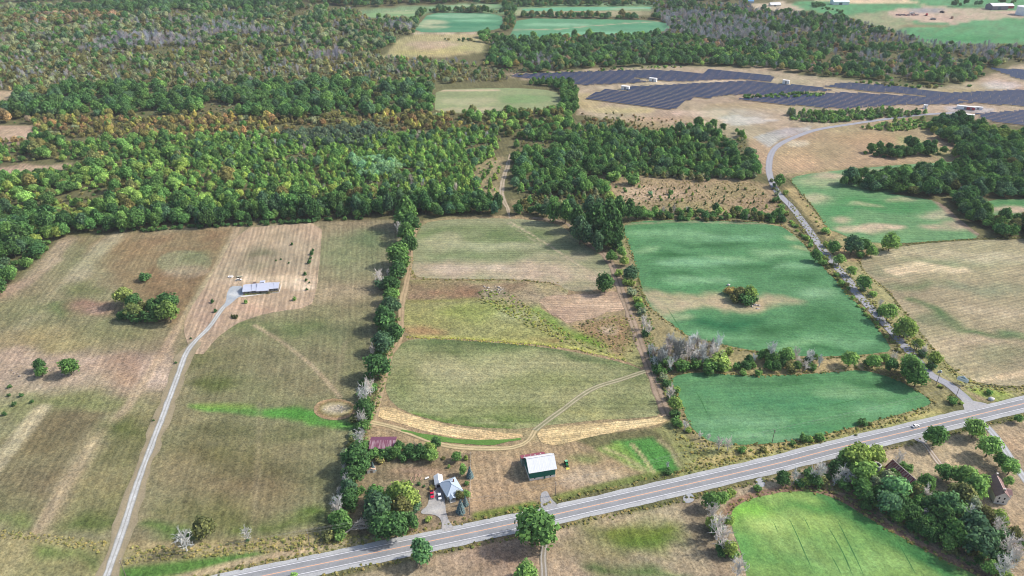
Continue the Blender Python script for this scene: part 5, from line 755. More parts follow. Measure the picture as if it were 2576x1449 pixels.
# --- belt round the bright green field
zone('belt', '{} in the curved belt', 'belt of the bright green field')
for k, u, v, wz, t in [('broadleaf', 900, 230, 300, YG), ('broadleaf', 1080, 220, 220, YG), ('broadleaf', 790, 260, 220, LT), ('broadleaf', 960, 390, 270, LT), ('broadleaf', 1100, 400, 160, YG), ('broadleaf', 150, 450, 150, DK), ('bush', 370, 505, 100, YG), ('bush', 600, 450, 80, MD), ('bush', 440, 500, 60, YG), ('bare', 280, 430, 140, BARE), ('bare', 500, 370, 230, BARE), ('bare', 760, 410, 170, BARE), ('bare', 690, 310, 130, lin('#8c8478')), ('bush', 520, 480, 160, OL), ('bush', 760, 520, 150, MD), ('bush', 420, 420, 130, DK),
    ('broadleaf', 950, 560, 210, MD), ('broadleaf', 1060, 510, 170, GY), ('broadleaf', 1280, 560, 290, lin('#6c9a62')), ('broadleaf', 1230, 700, 260, lin('#5f8c62')), ('broadleaf', 1190, 470, 200, GY), ('broadleaf', 1600, 500, 180, MD), ('broadleaf', 1500, 620, 210, OL), ('broadleaf', 1610, 720, 210, DK), ('broadleaf', 1830, 720, 290, lin('#5f8a58')), ('broadleaf', 1780, 850, 260, DK), ('broadleaf', 1960, 620, 260, OL), ('broadleaf', 1790, 390, 190, MD), ('broadleaf', 1980, 440, 240, LT), ('broadleaf', 2070, 530, 260, LT), ('broadleaf', 2150, 490, 170, LT), ('broadleaf', 2060, 740, 210, GY), ('broadleaf', 2090, 950, 330, BL), ('broadleaf', 2160, 1080, 350, BL), ('broadleaf', 2000, 1060, 230, DK), ('broadleaf', 1820, 1090, 170, LT), ('broadleaf', 2340, 870, 190, YG), ('broadleaf', 2210, 830, 190, OL), ('broadleaf', 1640, 890, 190, MD), ('broadleaf', 1720, 980, 160, MD), ('broadleaf', 1450, 800, 200, DK), ('bush', 1080, 720, 90, LT), ('broadleaf', 1010, 640, 170, DK),
    ('bare', 1590, 620, 190, BARE), ('bare', 1560, 810, 130, BARE), ('bare', 2040, 840, 210, BARE), ('bare', 2330, 950, 230, BARE), ('bare', 2430, 1150, 290, BARE), ('bare', 2400, 1330, 290, BARE), ('bare', 2520, 1200, 180, BARE), ('broadleaf', 2240, 1350, 160, LT), ('broadleaf', 2330, 1250, 200, DK), ('bush', 2350, 1440, 170, YG), ('broadleaf', 1340, 700, 200, DK), ('broadleaf', 1320, 820, 160, MD), ('broadleaf', 2480, 1020, 160, OL), ('broadleaf', 1980, 920, 200, DK), ('bush', 1300, 430, 140, MD), ('bush', 1410, 370, 110, MD), ('bare', 1330, 260, 150, BARE), ('bush', 1340, 320, 90, MD), ('broadleaf', 1120, 610, 170, MD), ('broadleaf', 1540, 920, 170, DK), ('broadleaf', 1640, 1010, 150, DK), ('broadleaf', 1950, 790, 190, MD)]: at(k, 3, 3, u, v, wz, t, 'belt')
scatter([(1965, 1195), (2090, 1168), (2180, 1185), (2260, 1225), (2340, 1235), (2430, 1265), (2500, 1300), (2570, 1380), (2590, 1460), (2500, 1452), (2400, 1395), (2280, 1332), (2180, 1278), (2100, 1238), (2000, 1226)], 8, [('bush', 1.2, (4, 6.5), [DK, MD, OL]), ('broadleaf', 1.4, (7, 11), [DK, MD, DK, OL]), ('bare', .25, (7, 9), [BARE])], 'belt', clear=[([(2194, 1170), (2215, 1165), (2305, 1212)], 8), ([(2490, 1240), (2535, 1262)], 11)])
zone('drive', '{} lining the east driveway', 'driveway trees')
for c, r, u, v, wz in [(3, 3, 1700, 20, 225), (3, 3, 2240, 130, 230), (3, 3, 2350, 270, 150), (3, 3, 2450, 340, 175), (3, 3, 2430, 490, 100), (3, 2, 2090, 1400, 205), (3, 2, 2525, 1310, 90), (3, 3, 2130, 0, 110)]: at('broadleaf', c, r, u, v, wz, random.choice([MD, MD, LT]), 'drive', 1.05)
# low growth of ditches, hedge feet and rough ground: too many stems to count
WEEDS = []
def weeds(poly, sp, wd, tints, keep=.7):
    n0 = len(TR); scatter(poly, sp*.72, [('bush', 1, (wd[0]*.8, wd[1]*.8), tints)], 'weeds', keep=keep)
    for p in TR[n0:]:
        k = min(1.0, random.random()*1.2); c = np.array(p[5])*(1-.5*k)+np.array(lin('#a29a66'))*.5*k
        WEEDS.append((*p[:4], p[4]*random.uniform(.4, .9), tuple(c*1.15), p[6]))
    del TR[n0:]
weeds([(330, 1374), (480, 1372), (700, 1352), (830, 1335), (850, 1352), (1000, 1340), (760, 1385), (560, 1400), (310, 1420)], 1.9, (1.0, 2.2), [lin('#a39a60'), OL, lin('#8c8c4c'), lin('#77803f')], .6)
weeds([(-40, 1330), (100, 1345), (270, 1362), (250, 1390), (90, 1362), (-40, 1350)], 1.8, (1, 2), [lin('#a39a60'), lin('#8c8c4c'), OL], .6)
weeds([(1690, 1075), (1740, 1110), (1900, 1126), (2100, 1098), (2330, 1030), (2340, 1040), (1930, 1145), (1720, 1195), (1720, 1140)], 2.3, (1, 2.4), [lin('#9c9448'), OL, lin('#87903f')], .5)
weeds([(1200, 752), (1330, 770), (1450, 850), (1540, 890), (1615, 925), (1560, 900), (1440, 870), (1330, 820)], 2.5, (1.2, 2.8), [lin('#7f9a3a'), lin('#94a040'), OL], .6)
weeds([(1020, 846), (1160, 850), (1300, 858), (1420, 870), (1600, 915), (1420, 876), (1160, 856), (1020, 852)], 2.2, (1, 2), [lin('#a0a83a')], .8)
weeds([(1440, 822), (1500, 800), (1590, 792), (1612, 880), (1560, 895), (1480, 860)], 3.2, (1.2, 2.6), [OL, BR, lin('#7f8a3c')], .6)
weeds([(1530, 450), (1900, 458), (1965, 530), (1600, 540)], 4.2, (1, 2.2), [lin('#8f8a52'), OL, BR], .6)
weeds([(1970, 480), (2060, 600), (2180, 730), (2300, 860), (2330, 930), (2290, 905), (2130, 745), (2000, 560)], 2.6, (1, 2.4), [OL, lin('#8f9a40'), lin('#7f8a44')], .5)
weeds([(2160, 740), (2250, 800), (2360, 900), (2480, 972), (2700, 985), (2600, 992), (2440, 985), (2300, 880)], 2.6, (1, 2.4), [OL, lin('#9aa040'), lin('#8c8a4c')], .55)
weeds([(1200, 730), (1290, 735), (1320, 770), (1210, 765)], 3, (1.2, 2.6), [OL, lin('#7f9a3a'), DK], .6)
weeds([(1830, 925), (2060, 935), (2180, 912), (2320, 950), (2300, 960), (2170, 926), (2000, 938)], 2.6, (1, 2.2), [OL, lin('#a39a5c'), MD], .6)
weeds([(880, 1360), (905, 1180), (940, 1060), (985, 900), (1010, 800), (1000, 800), (960, 920), (905, 1080), (860, 1240), (840, 1345)], 2.6, (1.4, 3), [MD, DK, OL], .7)
weeds([(1600, 680), (1640, 800), (1650, 900), (1720, 1080), (1690, 1060), (1640, 920), (1600, 780)], 2.6, (1.2, 2.8), [MD, OL, DK], .7)
weeds([(1960, 1215), (2120, 1180), (2200, 1230), (2320, 1330), (2470, 1430), (2420, 1420), (2250, 1330), (2100, 1240), (1990, 1232)], 3, (1.6, 3), [DK, MD, OL], .8)
def weed_line(pts, sp, wd, tints, off):
    P = catmull([G2(p) for p in pts], sp)
    for p in P:
        for _ in range(2):
            if random.random() < .3: continue
            w_ = random.uniform(*wd); WEEDS.append(('bush', p[0]+random.gauss(0, off), p[1]+random.gauss(0, off), w_, w_*random.uniform(.3, .6), jit(random.choice(tints)), 'weeds'))
WT = [lin('#8f8a4e'), lin('#a09660'), lin('#77803f'), OL]
for q in [[(1572, 560), (1640, 552), (1800, 554), (1955, 561)], [(1570, 585), (1583, 622), (1600, 672), (1612, 722), (1628, 767), (1655, 792), (1690, 818), (1740, 852), (1800, 865), (1880, 883), (1990, 898), (2080, 901), (2230, 891)], [(1958, 562), (2012, 600), (2063, 660), (2123, 725), (2193, 805), (2246, 872)], [(1683, 945), (1760, 934), (1810, 939), (1900, 944), (2000, 941), (2100, 934), (2170, 928), (2250, 950), (2314, 985), (2347, 1010), (2335, 1024), (2200, 1062), (2090, 1092), (1990, 1113), (1900, 1121), (1820, 1121), (1768, 1107), (1733, 1071), (1713, 1020), (1698, 985), (1683, 945)], [(1834, 1297), (1850, 1269), (1905, 1248), (1980, 1234), (2050, 1235), (2114, 1257), (2187, 1303), (2278, 1357), (2368, 1403), (2468, 1452)], [(2156, 655), (2205, 632), (2290, 614), (2450, 602), (2576, 599)], [(2158, 658), (2180, 692), (2230, 730), (2278, 790), (2328, 857), (2370, 905), (2410, 944), (2475, 970), (2576, 974)], [(1032, 650), (1038, 690), (1060, 702), (1150, 704), (1300, 705), (1400, 714)], [(1986, 452), (2045, 522), (2084, 580)], [(300, 1505), (560, 1437), (900, 1366), (1288, 1285), (1610, 1212), (1932, 1138), (2282, 1054)], [(560, 1500), (900, 1432), (1288, 1353), (1610, 1280), (1932, 1206), (2282, 1118), (2576, 1048)]]:
    weed_line(q, 1.4, (.7, 1.9), WT, .9)
# a closed wood needs a low understorey so no bare floor shows
WOOD_KINDS = ('wood', 'front', 'east')

# ---- the 300 largest of each kind as single trees, the rest as one wood
NM = dict(broadleaf=lambda t: 'broadleaf tree', tall=lambda t: 'tall broadleaf tree', young=lambda t: 'slender young tree', cedar=lambda t: 'dark cedar tree', bush=lambda t: 'leafy bush', spruce=lambda t: 'blue spruce tree', bare=lambda t: 'leafless grey tree')
def tone(kind, t):
    if kind in ('bare', 'spruce'): return ''
    r, g, b = t
    if r > g*1.05: return 'orange brown '
    if r > g*.82 and g > .22: return 'yellow green '
    if g > .25: return 'bright green '
    if r > g*.75: return 'olive green '
    return 'dark green ' if g < .17 else 'mid green '
LIMIT = dict(broadleaf=250, tall=45, young=70, cedar=0, bush=290, spruce=9, bare=200)
def shown(p):
    kind, x, y, wd, h, t, zn = p; vx, vy = toV(x, y, h*.5); 
    if not (-10 < vx < 2586 and -10 < vy < 1465): return 0
    return wd*h*(FPX/(y*CP+CAMH*SP))**2*(2.0 if zn not in ('wood', 'front', 'east') else 1.0)
solo = []; mass = []
for kind in PROT:
    ps = [p for p in TR if p[0] == kind]; ps.sort(key=shown, reverse=True)
    ps_in = [p for p in ps if shown(p) > 0]; solo += ps_in[:LIMIT[kind]]; mass += ps_in[LIMIT[kind]:]+[p for p in ps if shown(p) == 0]
ORD = 'first second third fourth fifth sixth seventh eighth ninth tenth eleventh twelfth thirteenth fourteenth fifteenth sixteenth seventeenth eighteenth nineteenth twentieth'.split()
MARK = dict(front=('the forest track', (1283, 545)), row=('the solar rows', (1330, 205)), east=('the side road', (1960, 470)), grove=('the forest track', (1283, 545)), hedgeB=('the forest edge', (1550, 640)), dead=('the brown track', (1630, 910)), side=('the highway', (2440, 1015)), hedgeA=('the forest edge', (1020, 540)), garden=('the driveway', (1120, 1290)), thicket=('the maroon shed', (960, 1110)), belt=('the silo', (2200, 1170)), fence=('the highway', (1750, 1260)), ditch=('the highway junction', (2440, 1015)), drive=('the highway', (2400, 1070)), meadow=('the bungalow', (650, 735)), dots=('the driveway', (440, 960)), lot=('the bungalow', (650, 735)), lane=('the substation', (2430, 300)), rowN=('the side road', (1980, 560)), scrub=('the side road', (1940, 470)), isle=('the stone heap', (1905, 768)), yard=('the garage', (1100, 1210)), spruce=('the highway', (1150, 1330)), roadside=('the barn', (1360, 1200)), pair=('the driveway', (440, 960)))
def plant_labels(ps):
    out = {}; sets = {}
    for i, p in enumerate(ps): lab = Z[p[6]][0].format(tone(p[0], p[5])+NM[p[0]](p[5])); out[i] = lab; sets.setdefault((p[6], lab), []).append(i)
    for (zn, lab), ids in sets.items():
        if len(ids) < 2 or zn not in MARK or len(ids) > 20: continue
        m = G(*MARK[zn][1]); ids.sort(key=lambda i: (ps[i][1]-m.x)**2+(ps[i][2]-m.y)**2)
        for k, i in enumerate(ids):
            q = '%s, %s of them from %s' % (lab, ORD[k], MARK[zn][0])
            if len(q.split()) > 16: q = '%s, %s from %s' % (lab, ORD[k], MARK[zn][0])
            if len(q.split()) <= 16: out[i] = q
    return out
def plant(p, lab=None):
    kind, x, y, wd, h, t, zn = p; cm, tm, _ = PROT[kind][int(rng.random()*len(PROT[kind])) % len(PROT[kind])]
    root = empty(NAME[kind], (x, y, 0), rng.random()*6.28); root.scale = (wd, wd, h)
    grp = Z[zn][1]
    tag(root, lab or Z[zn][0].format(tone(kind, t)+NM[kind](t)), CATG[kind], grp)
    c = obj('branches' if kind == 'bare' else 'crown', cm, root); c.color = (*t, 1)
    q = obj('trunk', tm, root); q.color = (*t, 1)
PLAB = plant_labels(solo)
for i, p in enumerate(solo): plant(p, PLAB[i])
PC = bpy.data.collections.new('plant_stock'); order = []; 
for kind in sorted(PROT):
    for i, (cm, tm, fm) in enumerate(PROT[kind]):
        o = bpy.data.objects.new('stock_%02d' % len(order), fm); PC.objects.link(o); order.append((kind, i))
IDX = {k: [n for n, q in enumerate(order) if q[0] == k] for k in PROT}
def instancer(name, plants, label, cat):
    me = bpy.data.meshes.new(name); n = len(plants); me.vertices.add(n)
    me.vertices.foreach_set('co', np.array([(p[1], p[2], -.05) for p in plants], np.float32).ravel())
    def at_(nm, ty, key, v): a = me.attributes.new(nm, ty, 'POINT'); a.data.foreach_set(key, v)
    at_('kind_index', 'INT', 'value', np.array([IDX[p[0]][int(rng.random()*len(IDX[p[0]])) % len(IDX[p[0]])] for p in plants], np.int32))
    at_('turn', 'FLOAT', 'value', (rng.random(n)*6.283).astype(np.float32))
    at_('size', 'FLOAT_VECTOR', 'vector', np.array([(p[3], p[3], p[4]) for p in plants], np.float32).ravel())
    at_('tint', 'FLOAT_COLOR', 'color', np.array([(*p[5], 1) for p in plants], np.float32).ravel())
    o = tag(obj(name, me), label, cat, kind='stuff')
    ng = bpy.data.node_groups.new(name+'_nodes', 'GeometryNodeTree'); ng.interface.new_socket('Geometry', in_out='INPUT', socket_type='NodeSocketGeometry'); ng.interface.new_socket('Geometry', in_out='OUTPUT', socket_type='NodeSocketGeometry')
    A = lambda t: ng.nodes.new(t)
    gi, go, ip, ci = A('NodeGroupInput'), A('NodeGroupOutput'), A('GeometryNodeInstanceOnPoints'), A('GeometryNodeCollectionInfo')
    ci.inputs['Collection'].default_value = PC; ci.inputs['Separate Children'].default_value = True; ci.inputs['Reset Children'].default_value = True; ip.inputs['Pick Instance'].default_value = True
    def na(nm, ty): q = A('GeometryNodeInputNamedAttribute'); q.data_type = ty; q.inputs['Name'].default_value = nm; return q.outputs['Attribute']
    cx = A('ShaderNodeCombineXYZ'); L = ng.links.new; L(na('turn', 'FLOAT'), cx.inputs[2]); e2 = A('FunctionNodeEulerToRotation'); L(cx.outputs[0], e2.inputs[0])
    L(gi.outputs[0], ip.inputs['Points']); L(ci.outputs[0], ip.inputs['Instance']); L(na('kind_index', 'INT'), ip.inputs['Instance Index']); L(e2.outputs[0], ip.inputs['Rotation']); L(na('size', 'FLOAT_VECTOR'), ip.inputs['Scale']); L(ip.outputs[0], go.inputs[0])
    md = o.modifiers.new('plants', 'NODES'); md.node_group = ng; return o
instancer('forest', mass, 'mixed green, autumn coloured and grey leafless forest filling the country behind the fields', 'forest')
instancer('weeds', WEEDS, 'low tangled weeds along ditches, hedges and rough ground', 'weeds')
print('plants', len(TR), 'single', len(solo), 'weeds', len(WEEDS))
# ---------------------------------------------------------------- buildings, vehicles, signs, poles
class MB:
    def __init__(s): s.V = []; s.F = []
    def quad(s, *p): o = len(s.V); s.V += [tuple(q) for q in p]; s.F.append(tuple(range(o, o+len(p)))); return s
    def box(s, x0, x1, y0, y1, z0, z1):
        o = len(s.V); s.V += [(x, y, z) for z in (z0, z1) for x, y in ((x0, y0), (x1, y0), (x1, y1), (x0, y1))]
        s.F += [tuple(o+i for i in f) for f in ((3, 2, 1, 0), (4, 5, 6, 7), (0, 1, 5, 4), (1, 2, 6, 5), (2, 3, 7, 6), (3, 0, 4, 7))]; return s
    def prism(s, prof, y0, y1):
        """profile (x, z) counter clockwise, swept along y"""
        o = len(s.V); n = len(prof); s.V += [(x, y, z) for y in (y0, y1) for x, z in prof]
        s.F += [tuple(o+i for i in range(n)), tuple(o+2*n-1-i for i in range(n))]+[(o+i, o+n+i, o+n+(i+1) % n, o+(i+1) % n) for i in range(n)]; return s
    def slab(s, a, b, c, d, t):
        """roof sheet a b c d (top, counter clockwise) with thickness t"""
        o = len(s.V); s.V += [tuple(q) for q in (a, b, c, d)]+[(q[0], q[1], q[2]-t) for q in (a, b, c, d)]
        s.F += [(o, o+1, o+2, o+3), (o+7, o+6, o+5, o+4)]+[(o+i, o+4+i, o+4+(i+1) % 4, o+(i+1) % 4) for i in range(4)]; return s
    def cyl(s, x, y, z0, z1, r0, r1=None, n=14, axis='Z'):
        r1 = r0 if r1 is None else r1; o = len(s.V)
        for z, r in ((z0, r0), (z1, r1)):
            for k in range(n):
                a = 2*math.pi*k/n; c, d = r*math.cos(a), r*math.sin(a)
                s.V.append((x+c, y+d, z) if axis == 'Z' else (z, x+c, y+d) if axis == 'X' else (x+c, z, y+d))
        s.F += [tuple(o+i for i in range(n))[::-1], tuple(o+n+i for i in range(n))]+[(o+i, o+(i+1) % n, o+n+(i+1) % n, o+n+i) for i in range(n)]; return s
    def build(s, name, mat, parent=None, bevel=0):
        me = bpy.data.meshes.new(name); me.from_pydata(s.V, [], s.F); bm = bmesh.new(); bm.from_mesh(me); bmesh.ops.recalc_face_normals(bm, faces=bm.faces)
        if bevel: bmesh.ops.bevel(bm, geom=bm.edges[:], offset=bevel, segments=2, affect='EDGES', clamp_overlap=True)
        bm.to_mesh(me); bm.free(); me.materials.append(mat); return obj(name, me, parent)
def frame_at(name, a, b, label, cat, group=None, z=0):
    """thing whose local x runs from photo point a to photo point b (front edge, at height z) and y runs back"""
    A, B = G(*a, z), G(*b, z); L = math.hypot(B.x-A.x, B.y-A.y); r = empty(name, (A.x, A.y, 0), math.atan2(B.y-A.y, B.x-A.x)); tag(r, label, cat, group); return r, L
def local(root, v, z=0):
    p = G(*v, z); d = Vector((p.x-root.location.x, p.y-root.location.y, 0)); a = -root.rotation_euler.z
    return (d.x*math.cos(a)-d.y*math.sin(a), d.x*math.sin(a)+d.y*math.cos(a))
PANE = mat_plain('window_glass', '#26303a', rough=.15, spec=.5, var=.1)
WPAINT = mat_plain('white_paint', '#eceae8', var=.06); STONE = mat_plain('grey_stone', '#8f8a80', var=.3, scale=2.5); DARK = mat_plain('dark_opening', '#2b2a2c'); CONC = mat_plain('pale_concrete', '#cfcac4', var=.1); TYRE = mat_plain('black_rubber', '#1d1d1f', var=.1); STEEL = mat_plain('grey_steel', '#8d9096', rough=.5, var=.1); WOOD = mat_plain('weathered_wood', '#8b7f72', var=.2, scale=3); POLEW = mat_plain('pole_wood', '#7d736b', var=.2, scale=2)
def window(parent, x0, x1, z0, z1, y=-.03, back=False):
    w_ = MB().box(x0, x1, y, y+.06, z0, z1).build('window', PANE, parent); f = MB(); t = .09
    f.box(x0-t, x1+t, y-.02, y+.05, z1, z1+t).box(x0-t, x1+t, y-.04, y+.05, z0-t, z0).box(x0-t, x0, y-.02, y+.05, z0, z1).box(x1, x1+t, y-.02, y+.05, z0, z1); f.build('frame', WPAINT, w_); return w_
# --- bungalow with the long grey roof
b, L = frame_at('bungalow', ZB(632, 705), ZB(1512, 645), 'long low bungalow with pale blue grey metal roof at the driveway end', 'house')
ROOFB = mat_ribbed('standing_seam_roof', '#c3c8d8', .45, 'X', .05, .35)
D = 11.5; EW = 2.7
cut = [0, .235, .385, .735, .86, 1.0]; fy = [0, .4, -.5, 1.6, 2.0]; hz = [4.9, 5.2, 5.4, 5.1, 4.9]
wl = MB()
for k in range(5): wl.box(cut[k]*L+.01*k, cut[k+1]*L-.01, fy[k], D-.3*abs(k-2), 0, EW)
wl.build('wall', STONE, b); gb = MB()
for k in range(5): x0, x1 = cut[k]*L, cut[k+1]*L; y0, y1, ym = fy[k], D-.3*abs(k-2), D*.5; gb.quad((x0+.02, y0, EW), (x0+.02, y1, EW), (x0+.02, ym, hz[k]-.15)).quad((x1-.02, y0, EW), (x1-.02, y1, EW), (x1-.02, ym, hz[k]-.15))
gb.build('gable', WPAINT, b)
for k in range(5):
    x0, x1 = cut[k]*L-(.5 if k == 0 else .12), cut[k+1]*L+(.5 if k == 4 else .12); y0, y1, ym = fy[k]-.6, D-.3*abs(k-2)+.6, D*.5
    MB().slab((x0, y0, EW-.1), (x1, y0, EW-.1), (x1, ym, hz[k]), (x0, ym, hz[k]), .14).slab((x0, ym, hz[k]+.004), (x1, ym, hz[k]+.004), (x1, y1, EW-.1), (x0, y1, EW-.1), .14).build('roof', ROOFB, b)
VAL = mat_plain('roof_valley', '#8d93a6', rough=.5)
for k in range(1, 5):
    x = cut[k]*L; y0 = max(fy[k-1], fy[k])-.5; MB().slab((x-.16, y0, EW+.06), (x+.16, y0, EW+.06), (x+.16, D*.5, hz[k]+.3), (x-.16, D*.5, hz[k]+.3), .03).build('roof_valley', VAL, b)
for f, k in ((.05, 0), (.15, 0), (.27, 1), (.33, 1), (.42, 2), (.5, 2), (.6, 2), (.68, 2), (.775, 3), (.82, 3), (.9, 4), (.95, 4)): window(b, f*L-.55, f*L+.55, .9, 2.1, fy[k]-.04)
MB().box(.45*L, .45*L+1.1, fy[2]-.06, fy[2]+.02, 0, 2.1).build('door', DARK, b)
MB().box(.42*L, .55*L, D+.2, D+3.4, 0, 3.0).build('rear_porch', WPAINT, b); MB().slab((.41*L, D, 3.4), (.56*L, D, 3.4), (.56*L, D+3.8, 3.0), (.41*L, D+3.8, 3.0), .12).build('porch_roof', ROOFB, b)
MB().box(.57*L, .98*L, D+.8, D+2.6, 0, .4).build('terrace', CONC, b)
MB().box(.2*L, .29*L, D+.8, D+3.2, 0, 2.4).build('brown_annex', mat_plain('brown_siding', '#6b5a55', var=.15), b)
MB().box(L+.6, L+1.1, -.2, D*.95, 0, .5).box(.74*L, L+.6, -1.4, -1.0, 0, .4).build('garden_wall', CONC, b)
zone('shrubs', 'clipped shrub along the bungalow front', 'shrubs along the bungalow')
for q in range(13):
    f = .08+.88*q/12; v = b.matrix_basis @ Vector((f*L, -1.2+(.8 if f > .74 else 0), 0)); w_ = random.uniform(1.2, 2.0); plant(('bush', v.x, v.y, w_, w_*.7, jit(OL if q else YG, .15), 'shrubs'))
# --- equipment behind the bungalow
def vehicle(name, v, heading, label, cat, body_hex, kind='car', Lk=1.0):
    p = G(*v); r = empty(name, (p.x, p.y, .19), heading); tag(r, label, cat)
    paint_ = mat_plain(name+'_paint_'+body_hex[1:], body_hex, rough=.25, spec=.5, var=.03)
    if kind == 'pickup':
        MB().prism([(-2.8, .45), (2.85, .45), (2.85, .95), (2.7, 1.05), (1.3, 1.12), (-2.8, 1.12)], -.95, .95).build('body', paint_, r, .06)
        MB().prism([(-.65, 1.1), (1.35, 1.1), (.75, 1.82), (-.5, 1.82)], -.82, .82).build('cab', PANE, r); MB().box(-.48, .72, -.8, .8, 1.82, 1.9).build('cab_roof', paint_, r, .03)
        MB().box(-2.7, -.75, -.8, .8, 1.125, 1.16).build('bed_cover', DARK, r); MB().box(1.25, 1.42, -.75, .75, 1.12, 1.2).box(2.8, 2.95, -.9, .9, .5, .75).build('bumper', STEEL, r); wb = (-1.85, 1.85)
    else:
        MB().prism([(-2.3*Lk, .35), (2.3*Lk, .35), (2.35*Lk, .7), (2.1*Lk, .85), (1.1, 1.0), (-1.9*Lk, 1.02), (-2.3*Lk, .85)], -.9, .9).build('body', paint_, r, .06)
        MB().prism([(-1.75, 1.0), (1.2, 1.0), (.45, 1.5), (-1.2, 1.5)], -.76, .76).build('cabin_glass', PANE, r); MB().box(-1.18, .42, -.74, .74, 1.5, 1.56).build('roof', paint_, r, .03); wb = (-1.4, 1.42)
    for x in wb:
        for y in (-.86, .86):
            wv = MB().cyl(x, .36, y-.12, y+.12, .36, axis='Y', n=14).build('wheel', TYRE, r); MB().cyl(x, .36, y-.13, y+.13, .2, axis='Y', n=10).build('rim', STEEL, wv)
    fx = 2.82 if kind == 'pickup' else 2.28*Lk
    for y in (-.65, .65): MB().box(fx, fx+.08, y-.18, y+.18, .72, .86).build('headlight', WPAINT, r)
    return r
vehicle('parked_car', ZB(515, 355), math.radians(5), 'small white car parked on the grass behind the bungalow', 'car', '#efece4')
r = empty('utility_trailer', G(*ZB(525, 270)), math.radians(8)); tag(r, 'dark green flat trailer loaded with boards behind the white car', 'trailer')
MB().box(-2.1, 2.1, -.9, .9, .55, .75).build('bed', mat_plain('green_frame', '#2f4a38'), r); MB().box(-1.5, .2, -.6, .7, .75, 1.0).box(.4, 1.9, -.5, .5, .75, .9).build('load', mat_plain('pale_boards', '#c9c4ae', var=.2), r); MB().box(2.1, 3.4, -.06, .06, .5, .6).build('drawbar', STEEL, r)
for y in (-1, 1): MB().cyl(-.3, .36, y-.1, y+.1, .36, axis='Y').build('wheel', TYRE, r)
for u in (278, 332):
    g = G(*ZB(u, 265)); r = empty('white_hoop', g); tag(r, 'white ring shaped culvert pipe lying on the lawn', 'pipe', 'pipes on the lawn'); m_ = MB(); n = 18
    for k in range(n):
        a0, a1 = 2*math.pi*k/n, 2*math.pi*(k+1)/n
        for (ra, rb, z0, z1) in ((1.3, 1.3, 0, .8), (.8, .8, .8, 0)): m_.quad((ra*math.cos(a0), ra*math.sin(a0), z0), (ra*math.cos(a1), ra*math.sin(a1), z0), (rb*math.cos(a1), rb*math.sin(a1), z1), (rb*math.cos(a0), rb*math.sin(a0), z1))
        m_.quad((.8*math.cos(a0), .8*math.sin(a0), .8), (1.3*math.cos(a0), 1.3*math.sin(a0), .8), (1.3*math.cos(a1), 1.3*math.sin(a1), .8), (.8*math.cos(a1), .8*math.sin(a1), .8))
    m_.build('ring', WPAINT, r)
# --- long maroon shed
sA, sB = T(1, 3, 1142, 163), T(1, 3, 1392, 160); r, L = frame_at('maroon_shed', sA, sB, 'long open shed under a streaked maroon metal roof', 'shed', z=2.6)
MAR = mat_ribbed('maroon_roofing', '#7c4a5c', .9, 'X', .12, .5, stain=('#c9b3bb', -.35, .75)); bx, by = local(r, T(1, 3, 1165, 55), 2.6); D = by
MB().slab((-.4, -.4, 2.55), (L+.4, -.4, 2.55), (L+.4, D*.52, 4.2), (-.4, D*.52, 4.2), .12).build('front_roof', MAR, r); MB().slab((-.4, D*.52, 4.205), (L+.4, D*.52, 4.205), (L+.4, D+.4, 2.7), (-.4, D+.4, 2.7), .12).build('rear_roof', mat_ribbed('maroon_roofing_plain', '#75485f', .9, 'X', .08, .5), r)
MB().box(0, L, D-.2, D, 0, 2.7).box(0, .2, 0, D, 0, 2.6).box(L-.2, L, 0, D, 0, 2.6).build('wall', WOOD, r)
for k in range(6): x = k*(L-.2)/5; MB().box(x, x+.2, .02, .22, 0, 2.5).build('post', WOOD, r)
MB().box(.81*L, .86*L, 1.0, 2.2, 3.06, 3.1).build('roof_patch', mat_plain('grey_patch', '#b8b0b4'), r).rotation_euler = (0, 0, 0)
# --- farmhouse with hipped grey roof
Z3 = lambda u, v: (1046.5+u*.08333, 1167.2+v*.08333)
r, L = frame_at('farmhouse', Z3(945, 985), Z3(1420, 815), 'small farmhouse with hipped blue grey metal roof', 'house', z=3.0)
HIP = mat_ribbed('grey_metal_roof', '#b3c0cf', .4, 'X', .05, .35); bx, D = local(r, Z3(870, 455), 3.0); bx2, D2 = local(r, Z3(1335, 390), 3.0); D = (D+D2)/2
x0, x1, y0, y1, ze = -.3, L+.3, -.3, D+.3, 3.0; rz = 5.6; ra, rb = (L*.5, D*.42), (L*.5, D*.64)
hp = MB(); P0, P1, P2, P3 = (x0, y0, ze), (x1, y0, ze), (x1, y1, ze), (x0, y1, ze); RA, RB = (*ra, rz), (*rb, rz)
hp.quad(P0, P1, RA).quad(P1, P2, RB, RA).quad(P2, P3, RB).quad(P3, P0, RA, RB).quad(P3, P2, P1, P0); hp.build('roof', HIP, r)
cap = MB()
for a, c in ((P0, RA), (P1, RA), (P2, RB), (P3, RB), (RA, RB)):
    a, c = Vector(a), Vector(c); d = (c-a).normalized(); s_ = d.cross(Vector((0, 0, 1))).normalized()*.12; u_ = Vector((0, 0, .05)); cap.quad(a-s_+u_, a+s_+u_, c+s_+u_, c-s_+u_)
cap.build('ridge_cap', mat_plain('ridge_metal', '#8496a8', rough=.4), r)
MB().box(.2, L-.2, .2, D-.2, 0, 2.98).build('wall', mat_plain('pale_siding', '#c9c6bf', var=.08), r)
MB().slab((.6, -2.6, 2.7), (2.2, -2.6, 3.6), (2.2, .6, 3.7), (.6, .6, 2.75), .1).slab((2.2, -2.6, 3.605), (3.8, -2.6, 2.7), (3.8, .6, 2.75), (2.2, .6, 3.7), .1).build('porch_roof', HIP, r)
MB().box(.7, 3.7, -2.4, -.1, 0, .35).build('porch_floor', CONC, r)
